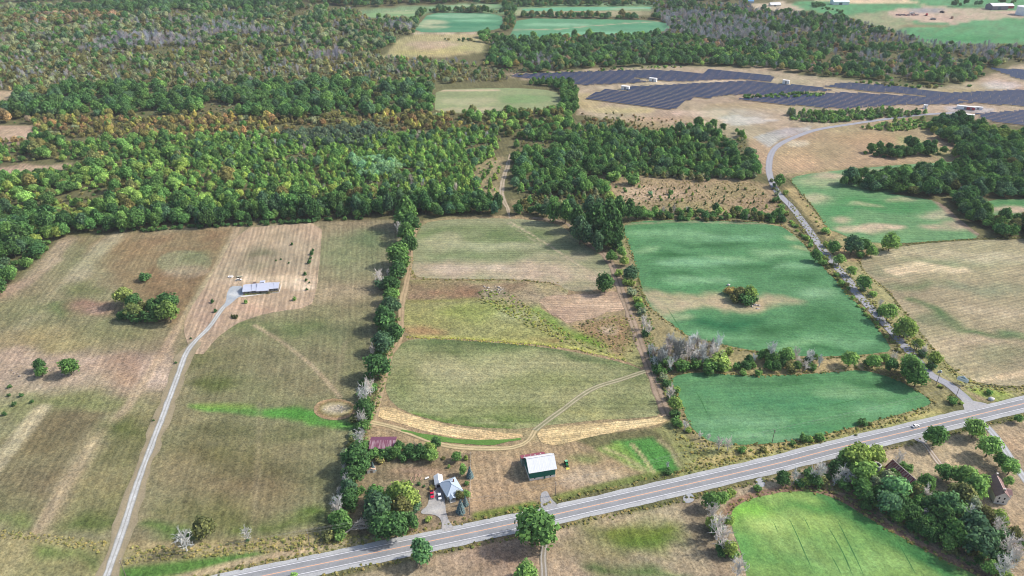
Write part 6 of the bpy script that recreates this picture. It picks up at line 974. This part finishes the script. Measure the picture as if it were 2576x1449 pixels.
for x in (.75, 3.6): MB().box(x, x+.14, -2.45, -2.31, .35, 2.7).build('porch_post', WPAINT, r)
for x in (1.2, 4.6, 6.4): window(r, x, x+1.0, 1.0, 2.2, .15)
MB().box(2.0, 2.9, .12, .22, 0, 2.1).build('door', DARK, r); MB().box(L*.7, L*.7+.6, D*.6, D*.6+.6, 4.2, 6.2).build('chimney', mat_plain('brick', '#7a5a50', var=.2, scale=5), r)
cx_, cy_ = local(r, Z3(800, 640), 2.6); MB().slab((cx_, cy_-1.3, 2.75), (1.0, cy_-1.3, 2.75), (1.0, cy_+1.6, 2.9), (cx_, cy_+1.6, 2.9), .12).build('breezeway_roof', HIP, r)
# --- garage with the white gable
r, L = frame_at('garage', Z3(580, 615), Z3(815, 582), 'white garage with bright white gable roof beside the farmhouse', 'garage', z=2.6)
WR = mat_ribbed('white_metal_roof', '#e9ebee', .35, 'Y', .03, .4); bx, D = local(r, Z3(548, 365), 2.6)
MB().slab((-.3, -.4, 2.5), (L/2, -.4, 3.9), (L/2, D+.3, 3.9), (-.3, D+.3, 2.5), .1).slab((L/2, -.4, 3.905), (L+.3, -.4, 2.5), (L+.3, D+.3, 2.5), (L/2, D+.3, 3.905), .1).build('roof', WR, r)
MB().box(0, L, 0, D, 0, 2.5).build('wall', WPAINT, r); MB().quad((0, -.01, 2.5), (L, -.01, 2.5), (L/2, -.01, 3.85)).quad((0, D+.01, 2.5), (L/2, D+.01, 3.85), (L, D+.01, 2.5)).build('gable', WPAINT, r); MB().box(.7, L-.7, -.06, .02, 0, 2.2).build('garage_door', mat_plain('dark_door', '#4a464c'), r)
# --- vehicles on the farmhouse driveway
hd = lambda a, b_: math.atan2(G(*b_).y-G(*a).y, G(*b_).x-G(*a).x)
vehicle('pickup_truck', Z3(485, 950), hd(Z3(470, 840), Z3(500, 1060)), 'bright red pickup truck with black bed cover on the driveway', 'truck', '#d4163f', 'pickup')
vehicle('parked_car', Z3(715, 1005), hd(Z3(700, 900), Z3(735, 1100)), 'white hatchback with dark windows parked near the red pickup', 'car', '#e9e9ec')
vehicle('passing_car', T(3, 2, 1482, 1398), hd(T(3, 2, 1440, 1410), T(3, 2, 1525, 1385)), 'white saloon car driving along the highway', 'car', '#f1f1f1')
# --- small white garden shed
r, L = frame_at('garden_shed', T(1, 3, 1122, 420), T(1, 3, 1205, 405), 'tiny white garden shed with rusty roof under the hedgerow trees', 'shed')
MB().box(0, L, 0, 2.6, 0, 2.1).build('wall', WPAINT, r); MB().slab((-.2, -.2, 2.0), (L/2, -.2, 3.1), (L/2, 2.8, 3.1), (-.2, 2.8, 2.0), .08).slab((L/2, -.2, 3.104), (L+.2, -.2, 2.0), (L+.2, 2.8, 2.0), (L/2, 2.8, 3.104), .08).build('roof', mat_plain('rusty_roof', '#c3a592', var=.3, scale=2), r); MB().box(L*.35, L*.65, -.06, .02, 0, 1.7).build('door', WOOD, r)
# --- garden: fence, beds, bench, posts
fe = empty('wire_fence', G(*Z3(1640, 700))); tag(fe, 'thin white board fence along the east side of the farmhouse yard', 'fence'); q0 = [Z3(1655, -300), Z3(1650, 100), Z3(1645, 430), Z3(1635, 760), Z3(1615, 1050), Z3(1600, 1430)]; fo = fe.location
for k in range(26):
    f = k/25*5; i = min(4, int(f)); a, c = G(*q0[i]), G(*q0[i+1]); p = a.lerp(c, f-i)-fo; MB().box(p.x-.07, p.x+.07, p.y-.07, p.y+.07, 0, 1.2).build('post', WPAINT, fe)
rl = MB()
for i in range(5):
    a, c = G(*q0[i])-fo, G(*q0[i+1])-fo
    for z in (.55, 1.05): rl.quad((a.x, a.y, z), (c.x, c.y, z), (c.x, c.y, z+.16), (a.x, a.y, z+.16)); rl.quad((a.x+.05, a.y, z), (c.x+.05, c.y, z), (c.x+.05, c.y, z+.16), (a.x+.05, a.y, z+.16))
rl.build('rail', WPAINT, fe)
r = empty('garden_bench', G(*T(1, 3, 1722, 470)), .5); tag(r, 'pale slatted garden bench on the lawn by the garage', 'bench')
MB().box(-1.1, 1.1, -.3, .3, .42, .5).build('seat', WPAINT, r); MB().box(-1.1, 1.1, .3, .38, .5, 1.0).build('backrest', WPAINT, r)
for x in (-1, .9): MB().box(x, x+.12, -.28, .34, 0, .42).build('leg', WPAINT, r)
for k, (u, v) in enumerate([(1605, 440), (1640, 440), (1660, 470), (1600, 480), (1560, 470)]):
    g = G(*T(1, 3, u, v)); o = MB().box(-1.1, 1.1, -.25, .25, 0, .3).build('garden_bed', mat_plain('bed_soil', '#a98a76', var=.3, scale=3)) if k == 0 else obj('garden_bed', bpy.data.objects['garden_bed'].data); o.location = g; o.rotation_euler.z = 1.35; tag(o, 'narrow raised bed of bare soil in the vegetable plot', 'garden bed', 'raised vegetable beds')
# --- green barn with lean-to
Z4 = lambda u, v: (1294.7+u*.0667, 1113.6+v*.0667)
r, L = frame_at('barn', Z4(570, 1440), Z4(1530, 1280), 'tall dark green barn with white metal roof and stone foundation', 'barn')
D = 11.5; EV, RG = 6.3, 10.6; GRN = mat_ribbed('green_siding', '#13685c', .3, 'X', .08, .55); WMR = mat_ribbed('barn_roof', '#e4e6ea', .9, 'X', .05, .4, stain=('#cfd3dc', -.1, .6))
MB().box(-.06, L+.06, -.06, D+.06, 0, 1.5).build('foundation', mat_plain('whitewashed_stone', '#d9d5d2', var=.18, scale=2.5), r)
MB().box(0, L, 0, D, 1.5, EV).build('wall', GRN, r); MB().quad((-.005, 0, EV), (-.005, D, EV), (-.005, D/2, RG)).quad((L+.005, 0, EV), (L+.005, D/2, RG), (L+.005, D, EV)).build('gable', GRN, r)
MB().slab((-.7, -.6, EV-.4), (L+.7, -.6, EV-.4), (L+.7, D/2, RG+.12), (-.7, D/2, RG+.12), .14).slab((-.7, D/2, RG+.125), (L+.7, D/2, RG+.125), (L+.7, D+.6, EV-.4), (-.7, D+.6, EV-.4), .14).build('roof', WMR, r)
MB().box(-.7, L+.7, D/2-.35, D/2+.35, RG+.13, RG+.22).build('ridge_cap', WPAINT, r)
MB().box(.54*L, .61*L, -.12, -.02, 0, 2.2).build('door', GRN, r)
for f in (.16, .78): MB().box(f*L, f*L+.8, -.1, -.03, 1.05, 1.6).build('window', PANE, r)
ln = MB().slab((-1.6, D+.62, 5.2), (L*.86, D+.62, 5.2), (L*.86, D+4.6, 3.9), (-1.6, D+4.6, 3.9), .12).build('lean_to_roof', mat_ribbed('red_roofing', '#94505c', .5, 'X', .1, .5), r)
for f in (.02, .26, .44, .66): x = f*L; MB().slab((x, D+2.4, 4.74), (x+.7, D+2.4, 4.74), (x+.7, D+3.1, 4.55), (x, D+3.1, 4.55), .02).build('skylight', CONC, ln)
MB().box(-1.4, L*.84, D+.1, D+4.4, 0, 3.8).build('lean_to_wall', mat_plain('grey_boards', '#8f9a90', var=.15), r)
# --- tractor with front loader
p = G(*Z4(1945, 830)); r = empty('tractor', p, hd(Z4(1910, 700), Z4(1990, 920))); tag(r, 'green farm tractor with yellow loader bucket beside the barn', 'tractor')
TG = mat_plain('tractor_green', '#1f7a45', rough=.35, spec=.4, var=.05)
MB().prism([(.2, .8), (2.0, .75), (2.1, 1.35), (1.9, 1.6), (.2, 1.7)], -.42, .42).build('hood', TG, r, .05); MB().box(-1.2, .3, -.4, .4, .6, 1.1).build('chassis', DARK, r)
MB().prism([(-1.1, 1.1), (.3, 1.1), (.15, 2.35), (-1.0, 2.35)], -.65, .65).build('cab', PANE, r); MB().box(-1.2, .3, -.75, .75, 2.35, 2.5).build('cab_roof', mat_plain('pale_green_roof', '#7fc09a'), r, .04)
for y in (-.85, .85): wv = MB().cyl(-.75, .85, y-.24, y+.24, .85, axis='Y', n=18).build('rear_wheel', TYRE, r); MB().cyl(-.75, .85, y-.26, y+.26, .42, axis='Y', n=12).build('rim', mat_plain('tractor_yellow', '#e6c83c') if y < 0 else bpy.data.materials['tractor_yellow'], wv)
for y in (-.72, .72): MB().cyl(1.6, .48, y-.16, y+.16, .48, axis='Y', n=16).build('front_wheel', TYRE, r)
for y in (-.62, .62): MB().prism([(-.2, 1.5), (1.6, 1.3), (3.1, .5), (3.0, .35), (1.5, 1.15), (-.2, 1.35)], y-.06, y+.06).build('loader_arm', TG, r)
MB().box(3.0, 3.9, -.95, .95, .08, .16).box(3.0, 3.08, -.95, .95, .16, .75).build('bucket', mat_plain('bucket_yellow', '#e6dc78'), r)
# --- old white farmhouse, bottom right
Z6 = lambda u, v: (2441.8+u*.0523, 1180.7+v*.0523)
r, L = frame_at('old_farmhouse', (2498.5, 1265.5), (2531.5, 1270.5), 'two storey old white farmhouse with brown shingle roof and chimneys', 'house')
BRN = mat_ribbed('brown_shingles', '#8a6f6c', .5, 'Y', .14, .85); OW = mat_ribbed('aged_white_boards', '#d8d6d2', .25, 'X', .08, .8); EV, RG = 5.2, 8.2; D = 13.0
MB().box(0, L, 0, D, 0, EV).build('wall', OW, r); MB().quad((0, -.006, EV), (L, -.006, EV), (L/2, -.006, RG)).quad((0, D+.006, EV), (L/2, D+.006, RG), (L, D+.006, EV)).build('gable', OW, r)
MB().slab((-.5, -.5, EV-.25), (L/2, -.5, RG+.1), (L/2, D+.5, RG+.1), (-.5, D+.5, EV-.25), .14).slab((L/2, -.5, RG+.105), (L+.5, -.5, EV-.25), (L+.5, D+.5, EV-.25), (L/2, D+.5, RG+.105), .14).build('roof', BRN, r)
MB().box(L/2-.12, L/2+.12, -.5, D+.5, RG+.1, RG+.16).build('ridge_cap', mat_plain('pink_ridge', '#d9c0b6'), r)
for y in (.6, D-1.0): c_ = MB().box(L/2-.35, L/2+.35, y, y+.7, RG-.4, RG+1.3).build('chimney', mat_plain('chimney_brick_%d' % int(y), '#a08a84', var=.2, scale=4), r); MB().box(L/2-.45, L/2+.45, y-.1, y+.8, RG+1.3, RG+1.5).build('cap', CONC, c_)
for x in (.28, .68):
    for z in (.9, 3.3): window(r, x*L-.4, x*L+.4, z, z+1.3, -.05)
MB().box(L, L+3.2, D*.35, D*.7, 0, 3.2).build('wing', OW, r); MB().slab((L-.2, D*.35-.3, 3.2), (L+3.5, D*.35-.3, 3.2), (L+3.5, D*.525, 4.6), (L-.2, D*.525, 4.6), .12).slab((L-.2, D*.525, 4.604), (L+3.5, D*.525, 4.604), (L+3.5, D*.7+.3, 3.2), (L-.2, D*.7+.3, 3.2), .12).build('wing_roof', BRN, r)
# --- concrete silo and ruined barn
Z5 = lambda u, v: ((3240+u*.0994)/1.4907, (1680+v*.0994)/1.4907)
SH = 10.5; c0 = G(*Z5(505, 630), SH); r = empty('silo', (c0.x, c0.y, 0)); tag(r, 'roofless round concrete silo among bright green trees', 'silo'); R = abs(G(*Z5(655, 640), SH).x-G(*Z5(355, 620), SH).x)/2
sw = MB(); n = 32
for k in range(n):
    a0, a1 = 2*math.pi*k/n, 2*math.pi*(k+1)/n; f = lambda q, a, z: (q*math.cos(a), q*math.sin(a), z)
    sw.quad(f(R, a0, 0), f(R, a1, 0), f(R, a1, SH), f(R, a0, SH)).quad(f(R-.3, a1, 4), f(R-.3, a0, 4), f(R-.3, a0, SH), f(R-.3, a1, SH))
sw.build('wall', mat_plain('silo_concrete', '#8d8a88', var=.15), r); rim = MB()
for k in range(n):
    a0, a1 = 2*math.pi*k/n, 2*math.pi*(k+1)/n; rim.quad(f(R-.32, a0, SH+.1), f(R+.06, a0, SH+.1), f(R+.06, a1, SH+.1), f(R-.32, a1, SH+.1)); rim.quad(f(R+.06, a0, SH-.3), f(R+.06, a1, SH-.3), f(R+.06, a1, SH+.1), f(R+.06, a0, SH+.1))
rim.build('rim', CONC, r); MB().cyl(0, 0, 8.2, 8.3, R-.32, n=24).build('fill', mat_plain('old_silage', '#5f5d66', var=.15), r)
r, L = frame_at('ruined_barn', Z5(1950, 1190), Z5(1070, 430), 'collapsing barn with patchy red and grey roof beside the silo', 'barn', z=6.5)
RUIN = mat_ribbed('patchy_red_roof', '#7a3038', .7, 'X', .35, .8, stain=('#b5a5a0', -.35, 1.0))
prs = random.Random(5)
for k in range(9):
    x0, x1 = L*k/9, L*(k+1)/9-.05
    for j in range(3):
        if (k, j) in ((2, 2), (5, 1), (6, 2)): continue
        y0, y1 = 2.6*j, 2.6*(j+1); z0, z1 = 6.5-.95*y0, 6.5-.95*y1; s_ = prs.uniform(-.15, .1)
        MB().slab((x0, y1, z1+s_), (x1, y1, z1+s_), (x1, y0, z0+s_*.3), (x0, y0, z0+s_*.3), .06).build('roof_panel', RUIN, r)
MB().box(-.2, L+.2, -.35, -.05, 6.3, 6.62).build('ridge_beam', mat_plain('grey_beam', '#b3a8a2'), r); MB().box(0, L, -.9, -.6, 0, 5.6).build('back_wall', WOOD, r)
for k in range(7): x = L*k/6.1; MB().prism([(x, 6.2), (x+.16, 6.2), (x+.16, 6.35), (x, 6.35)], -.05, .1).build('rafter_end', WOOD, r)
r.scale = (1, -1, 1) if local(r, Z5(1100, 800), 3)[1] < 0 else (1, 1, 1)
# --- utility poles and wires
def pole(v, h, label, arm=True, heading=0.0, extra=False):
    g = G(*v); r = empty('utility_pole', g, heading); tag(r, label, 'pole', 'roadside utility poles')
    MB().cyl(0, 0, -.2, h, .2, .13, n=8).build('post', POLEW, r)
    if arm:
        MB().box(-.07, .07, -1.2, 1.2, h-.7, h-.5).build('crossarm', POLEW, r)
        for y in (-1.1, 0, 1.1): MB().cyl(0, y, h-.5 if y else h, h-.2 if y else h+.3, .08, .05, n=6).build('insulator', WPAINT, r)
    if extra:
        for k, (y, z) in enumerate([(-.9, h-1.3), (0, h-1.0), (.9, h-1.3)]): MB().cyl(.55, y, z, z+1.3, .4, n=10).build('transformer', mat_plain('transformer_grey_%d' % k, ['#c9cdd2', '#5f8a86', '#aeb4ba'][k]), r)
        MB().box(.1, .9, -1.5, 1.5, h-1.5, h-1.35).build('platform', STEEL, r)
    return (g, h)
hwd = hd((1288, 1318), (1932, 1172))
PL = [pole(T(0, 3, 1265, 1448), 10.5, 'grey utility pole in the grass beside the long driveway mouth', True, hwd), pole(T(1, 3, 543, 1150), 10.5, 'wooden utility pole in the weedy ditch left of the garden clump', True, hwd), pole(T(1, 3, 2150, 832), 10.5, 'wooden utility pole at the corner of the farmhouse fence', True, hwd), pole(T(2, 3, 437, 640), 9, 'wooden utility pole beside the barn approach', True, hwd), pole(T(3, 3, 40, 110), 9.5, 'thin utility pole on the soybean field margin', True, hwd), pole(T(3, 2, 1872, 1145), 11.5, 'tall utility pole on the corner of the side road', True, hwd), pole((2640, 985), 10.5, 'utility pole along the stubble field', True, hwd)]
srd = hd((2382, 964), (2187, 772))
PS = [PL[5], pole(T(3, 2, 1690, 975), 10.5, 'utility pole carrying three grey transformers beside the side road', True, srd, True)]+[pole(v, 9.5, l, True, srd) for v, l in [(T(3, 2, 1450, 685), 'utility pole on the side road verge near the yellow green trees'), (T(3, 2, 1120, 325), 'utility pole on the side road verge by the bright bushes'), (T(3, 1, 785, 1390), 'utility pole where the side road passes the stubble field corner'), (T(3, 1, 592, 1200), 'utility pole beside the tall hedge of the side road'), (T(3, 1, 425, 960), 'utility pole on the side road facing the patchy field'), (T(3, 1, 195, 650), 'utility pole beside the weedy bank of the side road')]]
WIRE = mat_plain('pale_wire', '#b9b4b0')
def wires(chain, ang_, label, offs=(-1.1, 0, 1.1)):
    segs = []
    for (a, h0), (c, h1) in zip(chain, chain[1:]):
        d = Vector((c.x-a.x, c.y-a.y, 0)).normalized(); s_ = Vector((-d.y, d.x, 0))
        for o in offs:
            q = [a+s_*o+Vector((0, 0, h0-.15 if o else h0+.3)), c+s_*o+Vector((0, 0, h1-.15 if o else h1+.3))]; pr = q[0]
            for k in range(1, 7):
                t = k/6; nx = q[0].lerp(q[1], t); nx.z -= 4*t*(1-t)*1.1; segs.append((pr[:], nx[:], .028, .028)); pr = nx
    o = obj('overhead_wire', limb_mesh('overhead_wire', segs, WIRE, 3)); tag(o, label, 'wire')
wires(PL, hwd, 'overhead wires strung along the highway'); wires(PS, srd, 'overhead wires strung along the side road')
# --- farm sign by the junction
p = G(*T(3, 2, 1945, 965)); r = empty('billboard', p, hd(T(3, 2, 1905, 930), T(3, 2, 1985, 960))); tag(r, 'large white house shaped sign board on posts by the side road', 'sign')
MB().prism([(-3.2, 2.0), (3.2, 2.0), (3.2, 4.4), (0, 6.2), (-3.2, 4.4)], -.08, .08).build('board', mat_plain('sign_white', '#e9f1f5', var=.03), r)
MB().prism([(-1.6, 4.3), (1.7, 4.3), (.1, 5.5)], -.1, -.085).build('picture', mat_plain('sign_sky', '#9fc3cf', var=.2), r); MB().prism([(-1.3, 4.35), (-.1, 4.35), (-.7, 4.95)], -.11, -.102).build('emblem', mat_plain('sign_brown', '#6b5a4c'), r)
for x in (-2.4, 2.3): MB().box(x, x+.2, -.1, .1, -.1, 2.1).build('post', WOOD, r)
lt = MB()
for k in range(9): x = -2.3+k*.5; lt.box(x, x+.3, -.1, -.085, 2.9, 3.3)
lt.build('lettering', mat_plain('sign_teal', '#7fb4b0'), r)
# boulders and small yard things
def boulder(v, s_, label, hexc='#c9c6c4'):
    iv, jf = ico(); q = iv*(1+rng.normal(size=(len(iv), 1))*.14)*np.array([s_, s_*.8, s_*.6]); o = obj('boulder', mesh_np('boulder', q, jf, [mat_plain('stone_'+hexc[1:], hexc, var=.2, scale=1.5)])); o.location = G(*v)+Vector((0, 0, s_*.25)); tag(o, label, 'boulder', 'loose boulders'); return o
boulder(T(3, 2, 2245, 1125), 2.2, 'pale boulder at the junction corner'); boulder((1832, 718), 1.6, 'white boulder at the edge of the shrub island')
for k in range(16):
    a = random.random(); boulder((1872+a*40, 762+a*14*random.random()+4), random.uniform(.6, 1.3), 'grey stone in the heap rimming the shrub island', '#b5aeac')
for k in range(9): boulder((815+random.random()*55, 1020+random.random()*18), random.uniform(.3, .8), 'pale stone on the mound inside the dirt ring', '#cfc3b4')
for k in range(14): boulder((1215+random.random()*60, 718+random.random()*20), random.uniform(.5, 1.2), 'pale stone in the rubble patch of the rough meadow', '#c3b8ac')
for k in range(10): boulder((20+random.random()*150, 930+random.random()*18), random.uniform(.4, 1.0), 'grey stone on the stony strip of the mown field', '#9d9188')
# fallen dead tree at the garden corner
tr, br = bare_segs(140, .5, 1.0); g = G(*T(1, 3, 900, 1040)); r = empty('fallen_tree', g); tag(r, 'fallen leafless tree lying at the garden corner by the highway', 'tree'); r.rotation_euler = (0, math.radians(78), math.radians(20)); r.scale = (10, 10, 15); r.location.z = 1.4
for n_, s_ in (('trunk', tr), ('branches', br)): o = obj(n_, limb_mesh(n_, s_, BARE_O, 4), r); o.color = (*lin('#b9b0a6'), 1)
# ---------------------------------------------------------------- solar farm
PV = mat_plain('solar_glass', '#1c3052', rough=.45, spec=.3, var=.15, scale=.4); RACK = mat_plain('rack_steel', '#7f7f84', rough=.5)
S2 = lambda u, v: (1288+u/4, v/4); S3 = lambda u, v: (1932+u/4, v/4)
blocks = [
 ('western block', [S2(-10, 752), S2(500, 732), S2(1370, 706), S2(1560, 716), S2(1890, 745), S2(1950, 702), S2(2576, 762), S3(75, 778), S3(30, 832), S2(2340, 806), S2(2200, 806), S2(1700, 832), S2(1250, 794), S2(1380, 836), S2(760, 866), S2(0, 776)]),
 ('central block', [S2(715, 998), S2(900, 903), S2(1180, 932), S2(1105, 878), S2(1700, 850), S2(2350, 818), S3(0, 842), S3(380, 870), S3(730, 918), S3(330, 935), S3(0, 968), S2(2300, 960), S2(2100, 972), S2(2000, 998), S2(1850, 986), S2(1635, 1114)]),
 ('eastern block', [S2(2190, 1000), S3(0, 975), S3(420, 948), S3(760, 934), S3(1760, 990), S3(2110, 1046), S3(1500, 1070), S3(1400, 1062), S3(750, 1105), S3(0, 1050)]),
 ('north eastern block', [S3(545, 872), S3(740, 836), S3(1240, 868), S3(1790, 938), S3(2576, 905), (2760, 222), (2760, 285), S3(2576, 1082), S3(2100, 1040), S3(1740, 985), S3(1300, 948), S3(760, 905)]),
 ('yard block', [S3(2060, 1148), S3(2576, 1110), (2760, 272), (2760, 335), S3(2576, 1278), S3(2200, 1220)]),
 ('far eastern block', [S3(2205, 690), S3(2576, 705), (2760, 180), (2760, 212), S3(2576, 818), S3(2450, 780)])]
dv = G(*S2(1630, 1112))-G(*S2(718, 996)); rd = np.array([dv.x, dv.y])/math.hypot(dv.x, dv.y); nd = np.array([-rd[1], rd[0]])
if nd[1] < 0: nd = -nd
PITCH_R, WID, TILT = 7.4, 3.8, math.radians(9)
def clip_rows(poly, s):
    t = poly@rd; q = poly@nd; out = []; n = len(poly)
    for i in range(n):
        a, c = q[i], q[(i+1) % n]
        if (a > s) != (c > s): out.append(t[i]+(t[(i+1) % n]-t[i])*(s-a)/(c-a))
    out.sort(); return [(out[k], out[k+1]) for k in range(0, len(out)-1, 2)]
nrow = 0
for nm, pts in blocks:
    P = GA(pts); q = P@nd; s = math.ceil(q.min()/PITCH_R)*PITCH_R; ri = 0
    while s < q.max():
        ri += 1; si = 0
        for t0, t1 in clip_rows(P, s):
            t0 = math.ceil(t0/6)*6; t1 = math.floor(t1/6)*6
            if t1-t0 < 12: continue
            c_ = rd*(t0+t1)/2+nd*s; vx, vy = toV(*c_); half = (t1-t0)/2
            e0 = toV(*(rd*t0+nd*s)); 
            if e0[0] > 2700: continue
            r = empty('solar_panel_row', (c_[0], c_[1], 0), math.atan2(rd[1], rd[0])); si += 1; TENS = ['', 'twenty ', 'thirty ', 'forty ']; word = ORD[ri-1] if ri <= 20 else TENS[ri//10-1]+ORD[ri % 10-1] if ri % 10 else TENS[ri//10-1].replace('y ', 'ieth')
            tag(r, 'solar panel row of the %s, %s from its near edge%s' % (nm, word, '' if si == 1 else ', further piece'), 'solar panels', 'solar rows of the '+nm)
            pv = MB(); rk = MB(); x = -half; sgn = 1
            while x < half-1:
                x1 = min(half, x+24); hy = WID/2*math.cos(TILT); zz = WID/2*math.sin(TILT)
                pv.slab((x+.2, -hy, 1.5-zz), (x1-.2, -hy, 1.5-zz), (x1-.2, hy, 1.5+zz), (x+.2, hy, 1.5+zz), .08)
                for px in np.arange(x+1.5, x1, 6): rk.box(px-.08, px+.08, -1.3, -1.14, 0, 1.1).box(px-.08, px+.08, 1.1, 1.26, 0, 1.6)
                x = x1
            pv.build('panel_surface', PV, r); rk.build('support_posts', RACK, r); nrow += 1
        s += PITCH_R
print('solar rows', nrow)
def hut(name, v, lx, ly, h, label, hexc='#eef0f2', rz=None, cat='cabin'):
    g = G(*v); r = empty(name, g, rz if rz is not None else math.atan2(rd[1], rd[0])); tag(r, label, cat)
    MB().box(-lx/2, lx/2, -ly/2, ly/2, .3, h).build('body', mat_plain(name+'_paint_'+hexc[1:], hexc, var=.04), r); MB().box(-lx/2-.2, lx/2+.2, -ly/2-.2, ly/2+.2, h, h+.15).build('roof', WPAINT, r); MB().box(-lx*.1, lx*.12, -ly/2-.06, -ly/2+.02, .3, h*.8).build('door', STEEL, r); MB().box(-lx/2-.4, lx/2+.4, -ly/2-.4, ly/2+.4, 0, .3).build('plinth', CONC, r); return r
hut('inverter_cabin', S2(1418, 818), 12, 4.5, 5, 'white inverter cabin beside the gravel lane in the western solar block'); hut('inverter_cabin', S2(1140, 902), 12, 4.5, 5.5, 'white inverter cabin at the notch of the central solar block'); hut('inverter_cabin', S3(178, 842), 10, 4.5, 5.5, 'white inverter cabin on the tan strip behind the central block'); hut('inverter_cabin', S3(1580, 1092), 5, 3.5, 5, 'narrow white cabin by the bushy tree at the solar farm gate')
hut('storage_container', S3(1985, 1100), 22, 4, 4.5, 'long white storage trailer in the solar farm yard', cat='trailer'); hut('storage_container', S3(2035, 1106), 10, 4, 4, 'red storage container joined to the white trailer', '#a8474e', cat='container'); hut('storage_container', S3(2110, 1100), 11, 4, 3.5, 'low white container at the east end of the yard', cat='container'); hut('control_building', S3(1985, 1180), 20, 5, 4.5, 'white flat roofed control building behind the substation', '#d9d6cc', cat='building')
r = empty('substation', G(*S3(2010, 1215)), .1); tag(r, 'grey substation transformer with cooling fins in the solar yard', 'substation')
MB().box(-4, 1.5, -2.5, 2.5, .3, 5).build('tank', mat_plain('pale_grey_tank', '#cdd5dc', var=.06), r)
for k in range(6): MB().box(1.8+k*.8, 2.2+k*.8, -2.2, 2.2, .8, 4.4).build('cooling_fin', STEEL, r)
for k in range(3): MB().cyl(-3+1.6*k, 0, 5, 7.2, .25, .12, n=8).build('bushing', WPAINT, r)
for v, h in ((S3(1880, 1200), 9), (S3(1912, 1195), 12)): pole(v, h, 'dark utility pole at the solar farm substation', False)
# ---------------------------------------------------------------- far farmsteads along the top
def far_barn(v, lx, ly, h, rh, roof, wall, label, rz=0.0, cat='barn', name='far_barn'):
    g = G(*v); r = empty(name, g, rz); tag(r, label, cat); x, y = lx/2, ly/2; WM = mat_plain(name+'_wall_'+wall[1:], wall, var=.06); RM = mat_ribbed(name+'_roof_'+roof[1:], roof, 1.2, 'X', .05, .5)
    MB().box(-x, x, -y, y, 0, h).build('wall', WM, r); MB().quad((-x-.01, -y, h), (-x-.01, y, h), (-x-.01, 0, rh)).quad((x+.01, -y, h), (x+.01, 0, rh), (x+.01, y, h)).build('gable', WM, r)
    MB().slab((-x-.6, -y-.6, h), (x+.6, -y-.6, h), (x+.6, 0, rh+.3), (-x-.6, 0, rh+.3), .2).slab((-x-.6, 0, rh+.305), (x+.6, 0, rh+.305), (x+.6, y+.6, h), (-x-.6, y+.6, h), .2).build('roof', RM, r); MB().box(-x*.3, x*.1, -y-.1, -y+.02, 0, h*.75).build('door', mat_plain('far_door', '#5a6a74'), r)
far_barn(S3(718, 42), 40, 22, 7, 12, '#e9eef2', '#dfe6ea', 'large white far barn on the green field along the skyline road', .05); far_barn(S3(65, 60), 26, 14, 4, 8, '#eef0f0', '#c9c3b8', 'white roofed far house on the tan field', .1, 'house', 'far_house')
far_barn(S2(2375, 26), 26, 12, 4, 7, '#6f9cc4', '#b9c3cc', 'blue roofed far shed at the forest end', 0, 'shed', 'far_shed'); far_barn(S3(2295, 92), 40, 26, 9, 14, '#e2e4e6', '#7f7a86', 'grey walled far barn with pale roof beside the quarry yard', .1); far_barn(S3(2375, 80), 36, 18, 6, 10, '#e6e8ea', '#b0484c', 'red ended far shed joined beyond the grey barn', .05, 'shed', 'far_shed')
c0 = G(*S3(2585, 148)); r = empty('storage_tank', c0); tag(r, 'huge white cylindrical storage tank beside the quarry yard', 'tank'); MB().cyl(0, 0, 0, 18, 20, n=36).build('shell', mat_plain('white_tank', '#e6ecf0', var=.04), r); MB().cyl(0, 0, 18, 21, 20.2, 3, n=36).build('dome', WPAINT, r)
for k, (u, v, s_) in enumerate([(1450, 138, 6), (1595, 155, 7), (1750, 128, 5), (1660, 198, 6), (1850, 185, 5)]):
    g = G(*S3(u, v)); r = empty('quarry_machine', g, k); tag(r, ['white hopper in the quarry yard', 'red conveyor truck in the quarry yard', 'dark loader in the quarry yard', 'grey crusher in the quarry yard', 'brown dumper in the quarry yard'][k], 'machine'); MB().prism([(-s_, 0.6), (s_, .6), (s_, 2.2), (s_*.2, 4.6), (-s_, 3)], -2, 2).build('body', mat_plain('machine_%d' % k, ['#d9d6d2', '#8f3a3c', '#4a4448', '#9b9694', '#7d6150'][k]), r)
    for x in (-s_*.6, s_*.6): MB().cyl(x, .8, -2.3, 2.3, .8, axis='Y', n=12).build('wheel', TYRE, r)
for k in range(12):
    u = 1290+k*19+random.random()*6; o = MB().prism([(-3, 0), (3, 0), (2, 2.2), (-1.5, 2.6)], -2, 2).build('scrap_heap', mat_plain('scrap_%d' % (k % 4), ['#7f6a74', '#8c5a58', '#6f6a70', '#9a8a84'][k % 4], var=.3)); o.location = G(*S3(u, 152+random.random()*6)); o.rotation_euler.z = random.random()*3; tag(o, 'low scrap heap in the line across the quarry yard', 'heap', 'scrap heaps of the quarry yard')

# ---------------------------------------------------------------- the air between here and the far fields
hz_ = MB().box(-9500, 9500, -4500, 14500, -3, CAMH+25); hm = bpy.data.materials.new('haze_air'); hm.use_nodes = True; nt = hm.node_tree; nt.nodes.remove(nt.nodes['Principled BSDF'])
pvn = N(nt, 'ShaderNodeVolumePrincipled', Density=.000048); pvn.inputs['Color'].default_value = (.86, .91, 1.0, 1); nt.links.new(pvn.outputs[0], nt.nodes['Material Output'].inputs['Volume'])
tag(hz_.build('haze', hm), 'thin pale haze over the whole country', 'haze', kind='stuff')
